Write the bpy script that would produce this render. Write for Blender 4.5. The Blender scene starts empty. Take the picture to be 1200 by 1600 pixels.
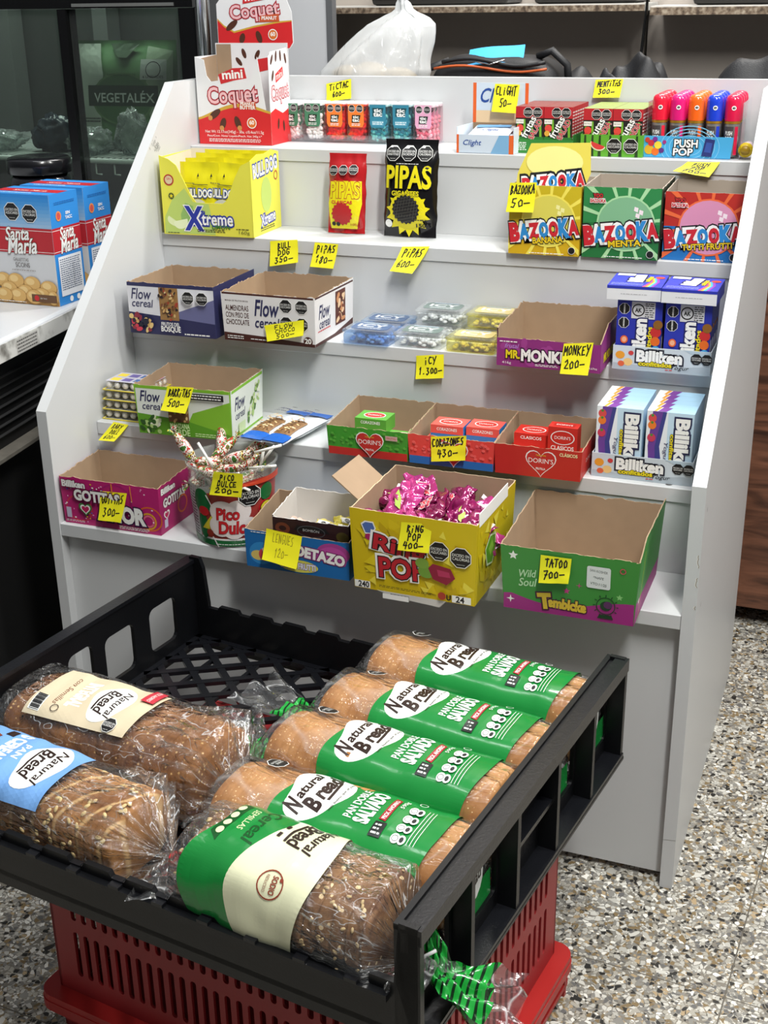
import bpy, bmesh, math, random
from mathutils import Vector, Matrix, noise
from mathutils.geometry import tessellate_polygon
random.seed(7)
SC = bpy.context.scene
COL = SC.collection
V = Vector

# ------------------------------------------------------------------ camera
cam_data = bpy.data.cameras.new('camera')
cam = bpy.data.objects.new('camera', cam_data)
COL.objects.link(cam)
SC.camera = cam
YAW, PITCH, ROLL = 0.3729, 0.3891, -0.0160
_f = V((-math.sin(YAW)*math.cos(PITCH), math.cos(YAW)*math.cos(PITCH), -math.sin(PITCH)))
_r = V((math.cos(YAW), math.sin(YAW), 0.0))
_u = _r.cross(_f)
_r2 = _r*math.cos(ROLL) + _u*math.sin(ROLL)
_u2 = -_r*math.sin(ROLL) + _u*math.cos(ROLL)
M4 = Matrix.Identity(4)
for i in range(3):
    M4[i][0] = _r2[i]; M4[i][1] = _u2[i]; M4[i][2] = -_f[i]
M4[0][3], M4[1][3], M4[2][3] = 1.1875, -1.5849, 1.2459
cam.matrix_world = M4
cam_data.sensor_fit = 'VERTICAL'
cam_data.sensor_height = 24.0
cam_data.lens = 1984.75/1600*24.0
cam_data.clip_start = 0.05
cam_data.clip_end = 30

# ------------------------------------------------------------------ light, world, exposure
SC.view_settings.view_transform = 'Standard'
SC.view_settings.look = 'None'
SC.view_settings.gamma = 1.0
SC.view_settings.use_curve_mapping = False
SC.view_settings.exposure = 0.0
SC.cycles.transparent_max_bounces = 40
W = bpy.data.worlds.new('room_ambient'); SC.world = W
W.use_nodes = True
_n = W.node_tree
_bg = _n.nodes['Background']; _bg.inputs[0].default_value = (0.84, 0.88, 0.92, 1)
# a pale ceiling overhead, dim shop below eye level
_tc = _n.nodes.new('ShaderNodeTexCoord'); _sx = _n.nodes.new('ShaderNodeSeparateXYZ'); _mr = _n.nodes.new('ShaderNodeMapRange')
_mr.interpolation_type = 'SMOOTHSTEP'
_mr.inputs['From Min'].default_value = 0.0; _mr.inputs['From Max'].default_value = 0.9
_mr.inputs['To Min'].default_value = 0.11; _mr.inputs['To Max'].default_value = 0.47
_n.links.new(_tc.outputs['Generated'], _sx.inputs[0]); _n.links.new(_sx.outputs['Z'], _mr.inputs['Value']); _my = _n.nodes.new('ShaderNodeMapRange'); _my.interpolation_type = 'SMOOTHSTEP'   # ambient dimmed on the camera side to keep front faces dark
_my.inputs['From Min'].default_value = -0.9; _my.inputs['From Max'].default_value = 0.2; _my.inputs['To Min'].default_value = 0.55; _my.inputs['To Max'].default_value = 1.0
_mm = _n.nodes.new('ShaderNodeMath'); _mm.operation = 'MULTIPLY'
_n.links.new(_sx.outputs['Y'], _my.inputs['Value']); _n.links.new(_mr.outputs[0], _mm.inputs[0]); _n.links.new(_my.outputs[0], _mm.inputs[1]); _n.links.new(_mm.outputs[0], _bg.inputs[1])

def area(name, loc, target, sx, sy, power, col=(1, 1, 1)):
    L = bpy.data.lights.new(name, 'AREA'); L.shape = 'RECTANGLE'
    L.size = sx; L.size_y = sy; L.energy = power; L.color = col
    o = bpy.data.objects.new(name, L); COL.objects.link(o)
    o.location = loc
    o.rotation_euler = (V(target)-V(loc)).to_track_quat('-Z', 'Y').to_euler()
    o['label'] = name.replace('_', ' ')
    return o
area('back_wall_fill_light', (1.45, -0.98, 2.75), (0.80, 0.0, 0.35), 0.16, 1.1, 66, (1.0, 0.99, 0.95))
area('back_wall_fill_light', (2.5, 0.0, 2.75), (1.1, 0.0, 0.3), 0.16, 1.3, 40, (1.0, 0.99, 0.95))
area('back_wall_fill_light', (0.3, -0.35, 2.75), (0.4, 0.2, 0.7), 1.3, 0.16, 10, (0.95, 0.98, 1.0))
area('back_wall_fill_light', (0.9, 1.2, 2.75), (0.6, 1.62, 1.1), 1.3, 0.16, 50, (1.0, 0.98, 0.94))  # fill light added overhead to brighten the back wall
area('fridge_fill_light', (-0.6, 1.0, 1.69), (-0.6, 1.02, 1.0), 0.8, 0.05, 9, (0.85, 0.95, 0.9))  # fill light added inside the fridge to bring out its contents

# ------------------------------------------------------------------ materials
def lin(h):
    h = h.lstrip('#')
    out = []
    for i in (0, 2, 4):
        c = int(h[i:i+2], 16)/255
        out.append(c/12.92 if c <= 0.04045 else ((c+0.055)/1.055)**2.4)
    return (*out, 1.0)
_MC = {}
def pmat(h, rough=0.45, var=0.05, metal=0.0, bump=0.0, bscale=60, nscale=25, coat=0.0, name=None, spec=0.5, trans=0.0, alpha=1.0):
    """procedural painted / printed surface: base colour broken up by a soft noise"""
    key = (h, rough, var, metal, bump, bscale, nscale, coat, spec, trans, alpha)
    if key in _MC: return _MC[key]
    m = bpy.data.materials.new(name or 'surface_'+h.strip('#'))
    m.use_nodes = True
    nt = m.node_tree; b = nt.nodes['Principled BSDF']
    b.inputs['Roughness'].default_value = rough
    b.inputs['Metallic'].default_value = metal
    b.inputs['Specular IOR Level'].default_value = spec
    b.inputs['Coat Weight'].default_value = coat
    b.inputs['Transmission Weight'].default_value = trans
    b.inputs['Alpha'].default_value = alpha
    tc = nt.nodes.new('ShaderNodeTexCoord')
    n = nt.nodes.new('ShaderNodeTexNoise'); n.inputs['Scale'].default_value = nscale
    n.inputs['Detail'].default_value = 3
    nt.links.new(tc.outputs['Object'], n.inputs['Vector'])
    mr = nt.nodes.new('ShaderNodeMapRange')
    mr.inputs['To Min'].default_value = 1-var; mr.inputs['To Max'].default_value = 1+var
    nt.links.new(n.outputs['Fac'], mr.inputs['Value'])
    mx = nt.nodes.new('ShaderNodeVectorMath'); mx.operation = 'SCALE'
    mx.inputs[0].default_value = lin(h)[:3]
    nt.links.new(mr.outputs[0], mx.inputs['Scale'])
    nt.links.new(mx.outputs[0], b.inputs['Base Color'])
    if bump:
        n2 = nt.nodes.new('ShaderNodeTexNoise'); n2.inputs['Scale'].default_value = bscale
        nt.links.new(tc.outputs['Object'], n2.inputs['Vector'])
        bp = nt.nodes.new('ShaderNodeBump'); bp.inputs['Strength'].default_value = bump
        bp.inputs['Distance'].default_value = 0.002
        nt.links.new(n2.outputs['Fac'], bp.inputs['Height'])
        nt.links.new(bp.outputs[0], b.inputs['Normal'])
    _MC[key] = m
    return m
def ink(h): return pmat(h, 0.5, 0.03)                 # matt print
def gloss(h): return pmat(h, 0.22, 0.03, coat=0.3)    # varnished print / plastic
WHITE = ink('#f2f2ee'); BLACK = ink('#131213'); KRAFT = pmat('#9e866c', 0.8, 0.10, nscale=40)
KRAFTD = pmat('#8d755c', 0.85, 0.1, nscale=40)

def film_mat(name, haze=0.06, tint='#ffffff', wrinkle=0.9, scale=18, streak=1.0, rough=0.08, gl=0.55, base=0.04, crease_glint=0.0, hub=None, cw=.035):
    """thin clear plastic film: see-through, glossy at the creases, slightly milky"""
    m = bpy.data.materials.new(name); m.use_nodes = True
    nt = m.node_tree; nt.nodes.clear()
    out = nt.nodes.new('ShaderNodeOutputMaterial')
    tr = nt.nodes.new('ShaderNodeBsdfTransparent'); tr.inputs[0].default_value = lin(tint)
    gls = nt.nodes.new('ShaderNodeBsdfGlossy'); gls.inputs['Roughness'].default_value = rough
    gls.inputs[0].default_value = (1, 1, 1, 1)
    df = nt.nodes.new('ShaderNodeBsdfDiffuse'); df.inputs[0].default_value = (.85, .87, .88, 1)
    tc = nt.nodes.new('ShaderNodeTexCoord')
    mp = nt.nodes.new('ShaderNodeMapping'); mp.inputs['Scale'].default_value = (1/streak, 1, 1)
    nt.links.new(tc.outputs['Object'], mp.inputs[0])
    vec = mp.outputs[0]
    if hub:   # creases and their painted glints fan out from the bag's tie
        sx = nt.nodes.new('ShaderNodeSeparateXYZ'); nt.links.new(tc.outputs['Object'], sx.inputs[0])
        ay = nt.nodes.new('ShaderNodeMath'); ay.operation = 'SUBTRACT'; ay.inputs[1].default_value = hub[0]; nt.links.new(sx.outputs['Y'], ay.inputs[0])
        az = nt.nodes.new('ShaderNodeMath'); az.operation = 'SUBTRACT'; az.inputs[1].default_value = hub[1]; nt.links.new(sx.outputs['Z'], az.inputs[0])
        at = nt.nodes.new('ShaderNodeMath'); at.operation = 'ARCTAN2'; nt.links.new(ay.outputs[0], at.inputs[0]); nt.links.new(az.outputs[0], at.inputs[1])
        cb = nt.nodes.new('ShaderNodeCombineXYZ'); m3 = nt.nodes.new('ShaderNodeMath'); m3.operation = 'MULTIPLY'; m3.inputs[1].default_value = 7.0 
        nt.links.new(sx.outputs['X'], m3.inputs[0]); nt.links.new(at.outputs[0], cb.inputs[0]); nt.links.new(m3.outputs[0], cb.inputs[1])
        vec = cb.outputs[0]
    n = nt.nodes.new('ShaderNodeTexNoise'); n.inputs['Scale'].default_value = scale if not hub else 4.5; n.inputs['Detail'].default_value = 4
    n.inputs['Distortion'].default_value = 1.2 if not hub else .3
    nt.links.new(vec, n.inputs['Vector'])
    bp = nt.nodes.new('ShaderNodeBump'); bp.inputs['Strength'].default_value = wrinkle; bp.inputs['Distance'].default_value = 0.02
    nt.links.new(n.outputs['Fac'], bp.inputs['Height'])
    nt.links.new(bp.outputs[0], gls.inputs['Normal'])
    lf = nt.nodes.new('ShaderNodeLayerWeight'); lf.inputs['Blend'].default_value = .5
    nt.links.new(bp.outputs[0], lf.inputs['Normal'])
    lw = nt.nodes.new('ShaderNodeMath'); lw.operation = 'POWER'; lw.inputs[1].default_value = 4.0
    nt.links.new(lf.outputs['Facing'], lw.inputs[0])
    mu = nt.nodes.new('ShaderNodeMath'); mu.operation = 'MULTIPLY_ADD'
    mu.inputs[1].default_value = gl*1.6; mu.inputs[2].default_value = base
    mu.use_clamp = True
    nt.links.new(lw.outputs[0], mu.inputs[0])
    m1 = nt.nodes.new('ShaderNodeMixShader'); m1.inputs[0].default_value = haze
    if crease_glint:  # diffuse white streaks painted into the film as highlights along its creases
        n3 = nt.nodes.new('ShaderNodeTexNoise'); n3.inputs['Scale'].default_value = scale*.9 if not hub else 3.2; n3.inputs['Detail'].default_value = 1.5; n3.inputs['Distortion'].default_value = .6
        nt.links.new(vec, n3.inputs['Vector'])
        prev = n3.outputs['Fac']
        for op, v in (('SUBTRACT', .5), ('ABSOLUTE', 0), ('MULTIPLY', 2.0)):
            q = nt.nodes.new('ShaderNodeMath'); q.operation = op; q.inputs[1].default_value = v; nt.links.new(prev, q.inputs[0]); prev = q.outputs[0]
        q = nt.nodes.new('ShaderNodeMapRange'); q.inputs['From Min'].default_value = 0.0; q.inputs['From Max'].default_value = cw; q.inputs['To Min'].default_value = crease_glint; q.inputs['To Max'].default_value = haze
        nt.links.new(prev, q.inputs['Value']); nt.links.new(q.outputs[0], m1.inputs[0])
    nt.links.new(tr.outputs[0], m1.inputs[1]); nt.links.new(df.outputs[0], m1.inputs[2])
    m2 = nt.nodes.new('ShaderNodeMixShader')
    nt.links.new(mu.outputs[0], m2.inputs[0])
    nt.links.new(m1.outputs[0], m2.inputs[1]); nt.links.new(gls.outputs[0], m2.inputs[2])
    nt.links.new(m2.outputs[0], out.inputs[0])
    return m
FILM = film_mat('clear_bag_film')
FILM2 = film_mat('clear_acrylic', 0.05, '#fbfdff', 0.1, 4, 1, 0.04, 0.5)
TUBF = film_mat('clear_tub_plastic', 0.12, '#f4f6f2', 0.1, 4, 1, 0.08, 0.6)

# ------------------------------------------------------------------ mesh helpers
class MB:
    """collects shapes that become ONE mesh object"""
    def __init__(s): s.v = []; s.f = []; s.mi = []; s.sm = []; s.slots = []
    def mat(s, m):
        if m not in s.slots: s.slots.append(m)
        return s.slots.index(m)
    def add(s, vs, fs, m, smooth=False):
        b = len(s.v); i = s.mat(m)
        s.v += [tuple(p) for p in vs]
        for f in fs: s.f.append([b+k for k in f]); s.mi.append(i); s.sm.append(smooth)
    def quad(s, a, b, c, d, m): s.add([a, b, c, d], [(0, 1, 2, 3)], m)
    def box(s, x0, y0, z0, x1, y1, z1, m, T=None):
        vs = [V((x, y, z)) for z in (z0, z1) for y in (y0, y1) for x in (x0, x1)]
        if T: vs = [T(p) if callable(T) else T @ p for p in vs]
        s.add(vs, [(0, 2, 3, 1), (4, 5, 7, 6), (0, 1, 5, 4), (2, 6, 7, 3), (0, 4, 6, 2), (1, 3, 7, 5)], m)
    def bbox(s, x0, y0, z0, x1, y1, z1, m, r=0.002, seg=2):
        """box with rounded edges"""
        bm = bmesh.new(); bmesh.ops.create_cube(bm, size=1)
        for v in bm.verts:
            v.co = V((x0+(v.co.x+.5)*(x1-x0), y0+(v.co.y+.5)*(y1-y0), z0+(v.co.z+.5)*(z1-z0)))
        bmesh.ops.bevel(bm, geom=bm.edges[:], offset=r, segments=seg, affect='EDGES', profile=.5)
        bm.verts.index_update()
        s.add([v.co.copy() for v in bm.verts], [[v.index for v in f.verts] for f in bm.faces], m)
        bm.free()
    def grid(s, fn, nu, nv, m, smooth=True, closeu=False, closev=False):
        vs = [fn(i/nu, j/nv) for j in range(nv+(0 if closev else 1)) for i in range(nu+(0 if closeu else 1))]
        cu = nu if closeu else nu+1; cv = nv if closev else nv+1
        fs = []
        for j in range(nv):
            for i in range(nu):
                i2 = (i+1) % cu; j2 = (j+1) % cv
                fs.append((j*cu+i, j*cu+i2, j2*cu+i2, j2*cu+i))
        s.add(vs, fs, m, smooth)
    def tube(s, path, r, m, seg=8, caps=True, smooth=True):
        path = [V(p) for p in path]; n = len(path)
        rr = r if isinstance(r, (list, tuple)) else [r]*n
        vs = []; up = V((0.123, 0.31, 0.94)).normalized()
        for i, p in enumerate(path):
            t = (path[min(i+1, n-1)]-path[max(i-1, 0)]).normalized()
            a = t.cross(up)
            if a.length < 1e-3: a = t.cross(V((1, 0, 0)))
            a.normalize(); b = t.cross(a); up = up if abs(t.dot(up)) < .95 else b
            for k in range(seg):
                q = 2*math.pi*k/seg
                vs.append(p+(a*math.cos(q)+b*math.sin(q))*rr[i])
        fs = []
        for i in range(n-1):
            for k in range(seg):
                fs.append((i*seg+k, i*seg+(k+1) % seg, (i+1)*seg+(k+1) % seg, (i+1)*seg+k))
        if caps: fs.append(list(range(seg))[::-1]); fs.append([(n-1)*seg+k for k in range(seg)])
        s.add(vs, fs, m, smooth)
    def lathe(s, prof, m, seg=32, c=(0, 0, 0), smooth=True):
        vs = []; n = len(prof)
        for r, z in prof:
            for k in range(seg):
                q = 2*math.pi*k/seg
                vs.append((c[0]+r*math.cos(q), c[1]+r*math.sin(q), c[2]+z))
        fs = [(i*seg+k, i*seg+(k+1) % seg, (i+1)*seg+(k+1) % seg, (i+1)*seg+k) for i in range(n-1) for k in range(seg)]
        s.add(vs, fs, m, smooth)
    def blob(s, c, r, m, su=10, sv=7, rot=None):
        """ellipsoid"""
        vs = []; c = V(c)
        r = (r, r, r) if not isinstance(r, (tuple, list)) else r
        for j in range(sv+1):
            a = math.pi*j/sv
            for i in range(su):
                b = 2*math.pi*i/su
                p = V((r[0]*math.sin(a)*math.cos(b), r[1]*math.sin(a)*math.sin(b), r[2]*math.cos(a)))
                if rot: p = rot @ p
                vs.append(c+p)
        fs = [(j*su+i, j*su+(i+1) % su, (j+1)*su+(i+1) % su, (j+1)*su+i) for j in range(sv) for i in range(su)]
        s.add(vs, [f[::-1] for f in fs], m, True)
    def plate(s, outer, holes, th, fr, m, mside=None):
        """flat plate with holes; fr maps (a, b, depth) to a point"""
        loops = [outer]+holes
        tris = tessellate_polygon([[V((p[0], p[1], 0)) for p in l] for l in loops])
        flat = [p for l in loops for p in l]
        n = len(flat)
        vs = [fr(a, b, 0) for a, b in flat]+[fr(a, b, th) for a, b in flat]
        fs = []
        for t in tris:
            fs.append(tuple(t)); fs.append(tuple(i+n for i in reversed(t)))
        k = 0
        s.add(vs, fs, m)
        side = []
        for l in loops:
            L = len(l)
            for i in range(L):
                side.append((k+i, k+(i+1) % L, k+(i+1) % L+n, k+i+n))
            k += L
        s.add(vs, side, mside or m)
    def build(s, name, parent=None, loc=None, rot=None, fix=False):
        me = bpy.data.meshes.new(name)
        me.from_pydata(s.v, [], s.f)
        for m in s.slots: me.materials.append(m)
        me.polygons.foreach_set('material_index', s.mi)
        me.polygons.foreach_set('use_smooth', s.sm)
        if fix:
            bm = bmesh.new(); bm.from_mesh(me)
            bmesh.ops.remove_doubles(bm, verts=bm.verts, dist=1e-6)
            bmesh.ops.recalc_face_normals(bm, faces=bm.faces); bm.to_mesh(me); bm.free()
        me.update()
        o = bpy.data.objects.new(name, me); COL.objects.link(o)
        if parent: o.parent = parent
        if loc is not None: o.location = loc
        if rot is not None: o.rotation_euler = rot if hasattr(rot, '__len__') else (0, 0, rot)
        return o
def tag(o, label, cat, group=None, kind=None):
    o['label'] = label; o['category'] = cat
    if group: o['group'] = group
    if kind: o['kind'] = kind
    return o
def empty(name, loc=(0, 0, 0), rot=0):
    o = bpy.data.objects.new(name, None); COL.objects.link(o)
    o.empty_display_size = 0.05
    o.location = loc; o.rotation_euler = rot if hasattr(rot, '__len__') else (0, 0, rot)
    return o
def dup(root, loc=None, rot=None, label=None):
    kids = list(root.children)
    r = root.copy(); COL.objects.link(r)
    if loc is not None: r.location = loc
    if rot is not None: r.rotation_euler = rot if hasattr(rot, '__len__') else (0, 0, rot)
    if label: r['label'] = label
    for ch in kids:
        c = ch.copy(); COL.objects.link(c); c.parent = r
        for g in ch.children:
            e = g.copy(); COL.objects.link(e); e.parent = c
    return r
def rrect(a0, b0, a1, b1, r, n=4):
    out = []
    for cx, cy, q in ((a1-r, b0+r, -90), (a1-r, b1-r, 0), (a0+r, b1-r, 90), (a0+r, b0+r, 180)):
        for k in range(n+1):
            t = math.radians(q+90*k/n); out.append((cx+r*math.cos(t), cy+r*math.sin(t)))
    return out

# ------------------------------------------------------------------ lettering
_TC = {}
def glyphs(txt, off=0.0, space=1.0, shear=0.0):
    key = (txt, round(off, 4), space, shear)
    if key in _TC: return _TC[key]
    cu = bpy.data.curves.new('t', 'FONT'); cu.body = txt; cu.size = 1.0; cu.resolution_u = 3
    cu.offset = off; cu.space_character = space; cu.shear = shear; cu.space_line = 0.85
    cu.align_x = 'CENTER'
    o = bpy.data.objects.new('t', cu)
    me = bpy.data.meshes.new_from_object(o)
    vs = [(v.co.x, v.co.y) for v in me.vertices]; fs = [tuple(p.vertices) for p in me.polygons]
    bpy.data.objects.remove(o); bpy.data.meshes.remove(me); bpy.data.curves.remove(cu)
    _TC[key] = (vs, fs); return _TC[key]

class Fr:
    """drawing frame on a surface: a to the right, b up, layers stacked outward"""
    E = 0.00022
    def __init__(s, mb, o, u, v, n=None, fn=None, sub=0):
        s.mb = mb; s.o = V(o) if o is not None else None; s.fn = fn; s.sub = sub; s.L = 1
        if fn is None:
            s.u = V(u); s.v = V(v); s.n = V(n) if n else s.u.cross(s.v).normalized()
    def pt(s, a, b, l):
        if s.fn: return s.fn(a, b, l*s.E)
        return s.o+s.u*a+s.v*b+s.n*(l*s.E)
    def _emit(s, v2, faces, m):
        l = s.L; s.L += 0.25
        if s.sub:
            tris = []
            for f in faces:
                for k in range(1, len(f)-1): tris.append([v2[f[0]], v2[f[k]], v2[f[k+1]]])
            out = []
            while tris:
                t = tris.pop()
                d = [math.dist(t[i], t[(i+1) % 3]) for i in range(3)]
                k = d.index(max(d))
                if d[k] > s.sub and len(out) < 60000:
                    mid = ((t[k][0]+t[(k+1) % 3][0])/2, (t[k][1]+t[(k+1) % 3][1])/2)
                    tris.append([t[k], mid, t[(k+2) % 3]]); tris.append([mid, t[(k+1) % 3], t[(k+2) % 3]])
                else: out.append(t)
            vs = [p for t in out for p in t]; faces = [(3*i, 3*i+1, 3*i+2) for i in range(len(out))]
            v2 = vs
        s.mb.add([s.pt(a, b, l) for a, b in v2], faces, m, bool(s.sub))
    def rect(s, a0, b0, a1, b1, m): s._emit([(a0, b0), (a1, b0), (a1, b1), (a0, b1)], [(0, 1, 2, 3)], m)
    def poly(s, pts, m):
        t = tessellate_polygon([[V((p[0], p[1], 0)) for p in pts]])
        # keep the winding facing out
        out = []
        for f in t:
            a, b, c = (pts[i] for i in f)
            out.append(f if (b[0]-a[0])*(c[1]-a[1])-(b[1]-a[1])*(c[0]-a[0]) > 0 else f[::-1])
        s._emit(pts, out, m)
    def ell(s, ca, cb, ra, rb, m, n=24, rot=0, a0=0, a1=360):
        c, q = math.cos(math.radians(rot)), math.sin(math.radians(rot))
        pts = []
        full = (a1-a0 >= 360)
        N = n if full else n+1
        for i in range(N):
            t = math.radians(a0+(a1-a0)*i/n)
            x, y = ra*math.cos(t), rb*math.sin(t)
            pts.append((ca+x*c-y*q, cb+x*q+y*c))
        s._emit(pts, [tuple(range(N))], m)
    def oct(s, ca, cb, r, lines=('EXCESO EN', 'CALORIAS'), edge=WHITE, rot=0):
        def o(rr): return [(ca+rr*math.cos(math.radians(22.5+45*i)), cb+rr*math.sin(math.radians(22.5+45*i))) for i in range(8)]
        s.poly(o(r), edge); s.poly(o(r*.93), BLACK)
        hh = r*.34
        for i, t in enumerate(lines):
            s.text(t, ca, cb+r*.22-i*hh, h=r*.26, w=r*1.5, m=WHITE, rot=rot)
        s.text('Ministerio de Salud', ca, cb-r*.62, h=r*.10, w=r*.7, m=WHITE, rot=rot)
    def text(s, t, ca, cb, h=None, w=None, m=WHITE, rot=0, bold=0.0, shear=0.0, out=None, ow=0.03, space=1.0, arc=0):
        for pas in ((1, 0) if out else (0,)):
            vs, fs = glyphs(t, bold+(ow if pas else 0), space, shear)
            if not vs: return
            b_ = glyphs(t, 0.0, space, shear)[0]
            x0 = min(p[0] for p in b_); x1 = max(p[0] for p in b_); y0 = min(p[1] for p in b_); y1 = max(p[1] for p in b_)
            sy = h/(y1-y0) if h else None; sx = w/(x1-x0) if w else None
            if sy is None: sy = sx
            if sx is None: sx = sy
            c, q = math.cos(math.radians(rot)), math.sin(math.radians(rot))
            pts = []
            for x, y in vs:
                x = (x-(x0+x1)/2)*sx; y = (y-(y0+y1)/2)*sy
                if arc: y += arc*(1-(2*x/((x1-x0)*sx))**2)-arc*.5
                pts.append((ca+x*c-y*q, cb+x*q+y*c))
            s._emit(pts, fs, out if pas else m)
    def heart(s, ca, cb, r, m, rot=0):
        pts = []
        for i in range(28):
            t = 2*math.pi*i/28
            x = 16*math.sin(t)**3; y = 13*math.cos(t)-5*math.cos(2*t)-2*math.cos(3*t)-math.cos(4*t)
            pts.append((ca+x*r/16, cb+(y+2)*r/16))
        s.poly(pts[::-1], m)
    def star(s, ca, cb, r, m, n=5, k=.45, rot=90):
        s.poly([(ca+(r if i % 2 == 0 else r*k)*math.cos(math.radians(rot+180*i/n)), cb+(r if i % 2 == 0 else r*k)*math.sin(math.radians(rot+180*i/n))) for i in range(2*n)], m)
    def line(s, pts, wd, m):
        for (a, b), (c, e) in zip(pts[:-1], pts[1:]):
            dx, dy = c-a, e-b; L = math.hypot(dx, dy) or 1
            nx, ny = -dy/L*wd/2, dx/L*wd/2; ex, ey = dx/L*wd*.3, dy/L*wd*.3
            s.L -= 0.24
            s._emit([(a-nx-ex, b-ny-ey), (c-nx+ex, e-ny+ey), (c+nx+ex, e+ny+ey), (a+nx-ex, b+ny-ey)], [(0, 1, 2, 3)], m)
    def ring(s, ca, cb, r, wd, m, n=24, k=1.0):
        pts = [(ca+r*math.cos(2*math.pi*i/n), cb+k*r*math.sin(2*math.pi*i/n)) for i in range(n+1)]
        s.line(pts, wd, m)
    def small(s, a0, b0, a1, b1, n, m):
        """block of fine print: broken thin lines"""
        rr = random.Random(int(a0*9999)+n)
        for i in range(n):
            b = b1-(i+.5)*(b1-b0)/n; hh = (b1-b0)/n*.42; a = a0
            while a < a1-.002:
                w_ = min(rr.uniform(.002, .007), a1-a); s.L -= .24
                s._emit([(a, b-hh/2), (a+w_, b-hh/2), (a+w_, b+hh/2), (a, b+hh/2)], [(0, 1, 2, 3)], m)
                a += w_+.0012

# pen strokes for the handwritten notes
HW = {'A': [[(0, 0), (.45, 1), (.8, 0)], [(.1, .4), (.85, .45)]], 'B': [[(.1, 0), (.15, 1), (.6, .85), (.2, .55), (.7, .3), (.1, 0)]],
 'C': [[(.8, .9), (.3, .95), (.05, .45), (.3, .02), (.8, .1)]], 'D': [[(.1, 0), (.15, 1), (.7, .7), (.7, .25), (.05, 0)]],
 'E': [[(.75, .95), (.15, .9), (.1, .05), (.75, .1)], [(.12, .5), (.6, .52)]], 'F': [[(.8, 1), (.15, .95), (.05, 0)], [(.1, .5), (.6, .55)]],
 'G': [[(.8, .9), (.3, 1), (.05, .4), (.4, 0), (.75, .2), (.75, .45), (.4, .45)]], 'H': [[(.1, 1), (.05, 0)], [(.7, 1), (.7, 0)], [(.05, .5), (.7, .55)]],
 'I': [[(.4, .95), (.35, 0)]], 'K': [[(.1, 1), (.1, 0)], [(.75, .95), (.12, .45), (.8, 0)]], 'L': [[(.15, 1), (.1, .05), (.7, .08)]],
 'M': [[(0, 0), (.1, 1), (.4, .4), (.75, 1), (.85, 0)]], 'N': [[(.05, 0), (.1, 1), (.7, .05), (.75, 1)]], 'O': [[(.4, 1), (.05, .6), (.25, .02), (.7, .2), (.7, .75), (.4, 1)]],
 'P': [[(.1, -.1), (.15, 1), (.65, .9), (.6, .55), (.12, .45)]], 'R': [[(.1, 0), (.15, 1), (.65, .85), (.15, .5), (.8, 0)]],
 'S': [[(.75, .95), (.2, .85), (.25, .55), (.65, .4), (.55, .05), (.05, .05)]], 'T': [[(0, .95), (.85, 1)], [(.45, .98), (.35, 0)]],
 'U': [[(.1, 1), (.1, .2), (.4, 0), (.7, .2), (.75, 1)]], 'W': [[(0, 1), (.2, 0), (.4, .6), (.65, 0), (.9, 1)]], 'Y': [[(.05, 1), (.4, .5)], [(.85, 1), (.2, -.15)]],
 'Z': [[(.1, .9), (.75, .95), (.05, .05), (.8, .1)]], 'i': [[(.35, .6), (.3, 0)], [(.38, .85), (.4, .9)]],
 '0': [[(.45, .8), (.08, .5), (.25, .02), (.75, .15), (.7, .65), (.4, .8)]], '1': [[(.25, .7), (.55, 1), (.4, 0)]], '2': [[(.1, .75), (.5, 1), (.65, .65), (.05, .05), (.85, .08)]],
 '3': [[(.1, .9), (.6, .9), (.3, .55), (.7, .3), (.3, -.05), (.05, .1)]], '4': [[(.3, 1), (.05, .4), (.8, .45)], [(.6, .9), (.5, -.1)]],
 '5': [[(.8, 1), (.25, .95), (.2, .55), (.7, .45), (.5, 0), (.05, .05)]], '6': [[(.6, 1), (.1, .5), (.2, .05), (.7, .15), (.55, .5), (.1, .3)]],
 '7': [[(.05, .9), (.8, 1), (.25, -.1)], [(.2, .45), (.7, .5)]], '8': [[(.7, .9), (.2, .8), (.65, .3), (.3, 0), (.1, .25), (.75, .75), (.5, 1)]], '.': [[(.3, .02), (.42, .08)]], '-': [[(.0, .35), (.95, .42)]], ' ': []}
PEN = ink('#1a1512')
def scrawl(fr, txt, a0, b0, w, h, wd, m=PEN, rr=random):
    n = len(txt); cw = w/n
    for i, ch in enumerate(txt):
        for st in HW.get(ch, []):
            jx, jy = rr.uniform(-.05, .05), rr.uniform(-.08, .08)
            fr.line([(a0+(i+(x+jx)*.92)*cw, b0+(y+jy)*h+(i/n)*h*.1) for x, y in st], wd, m)
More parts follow.
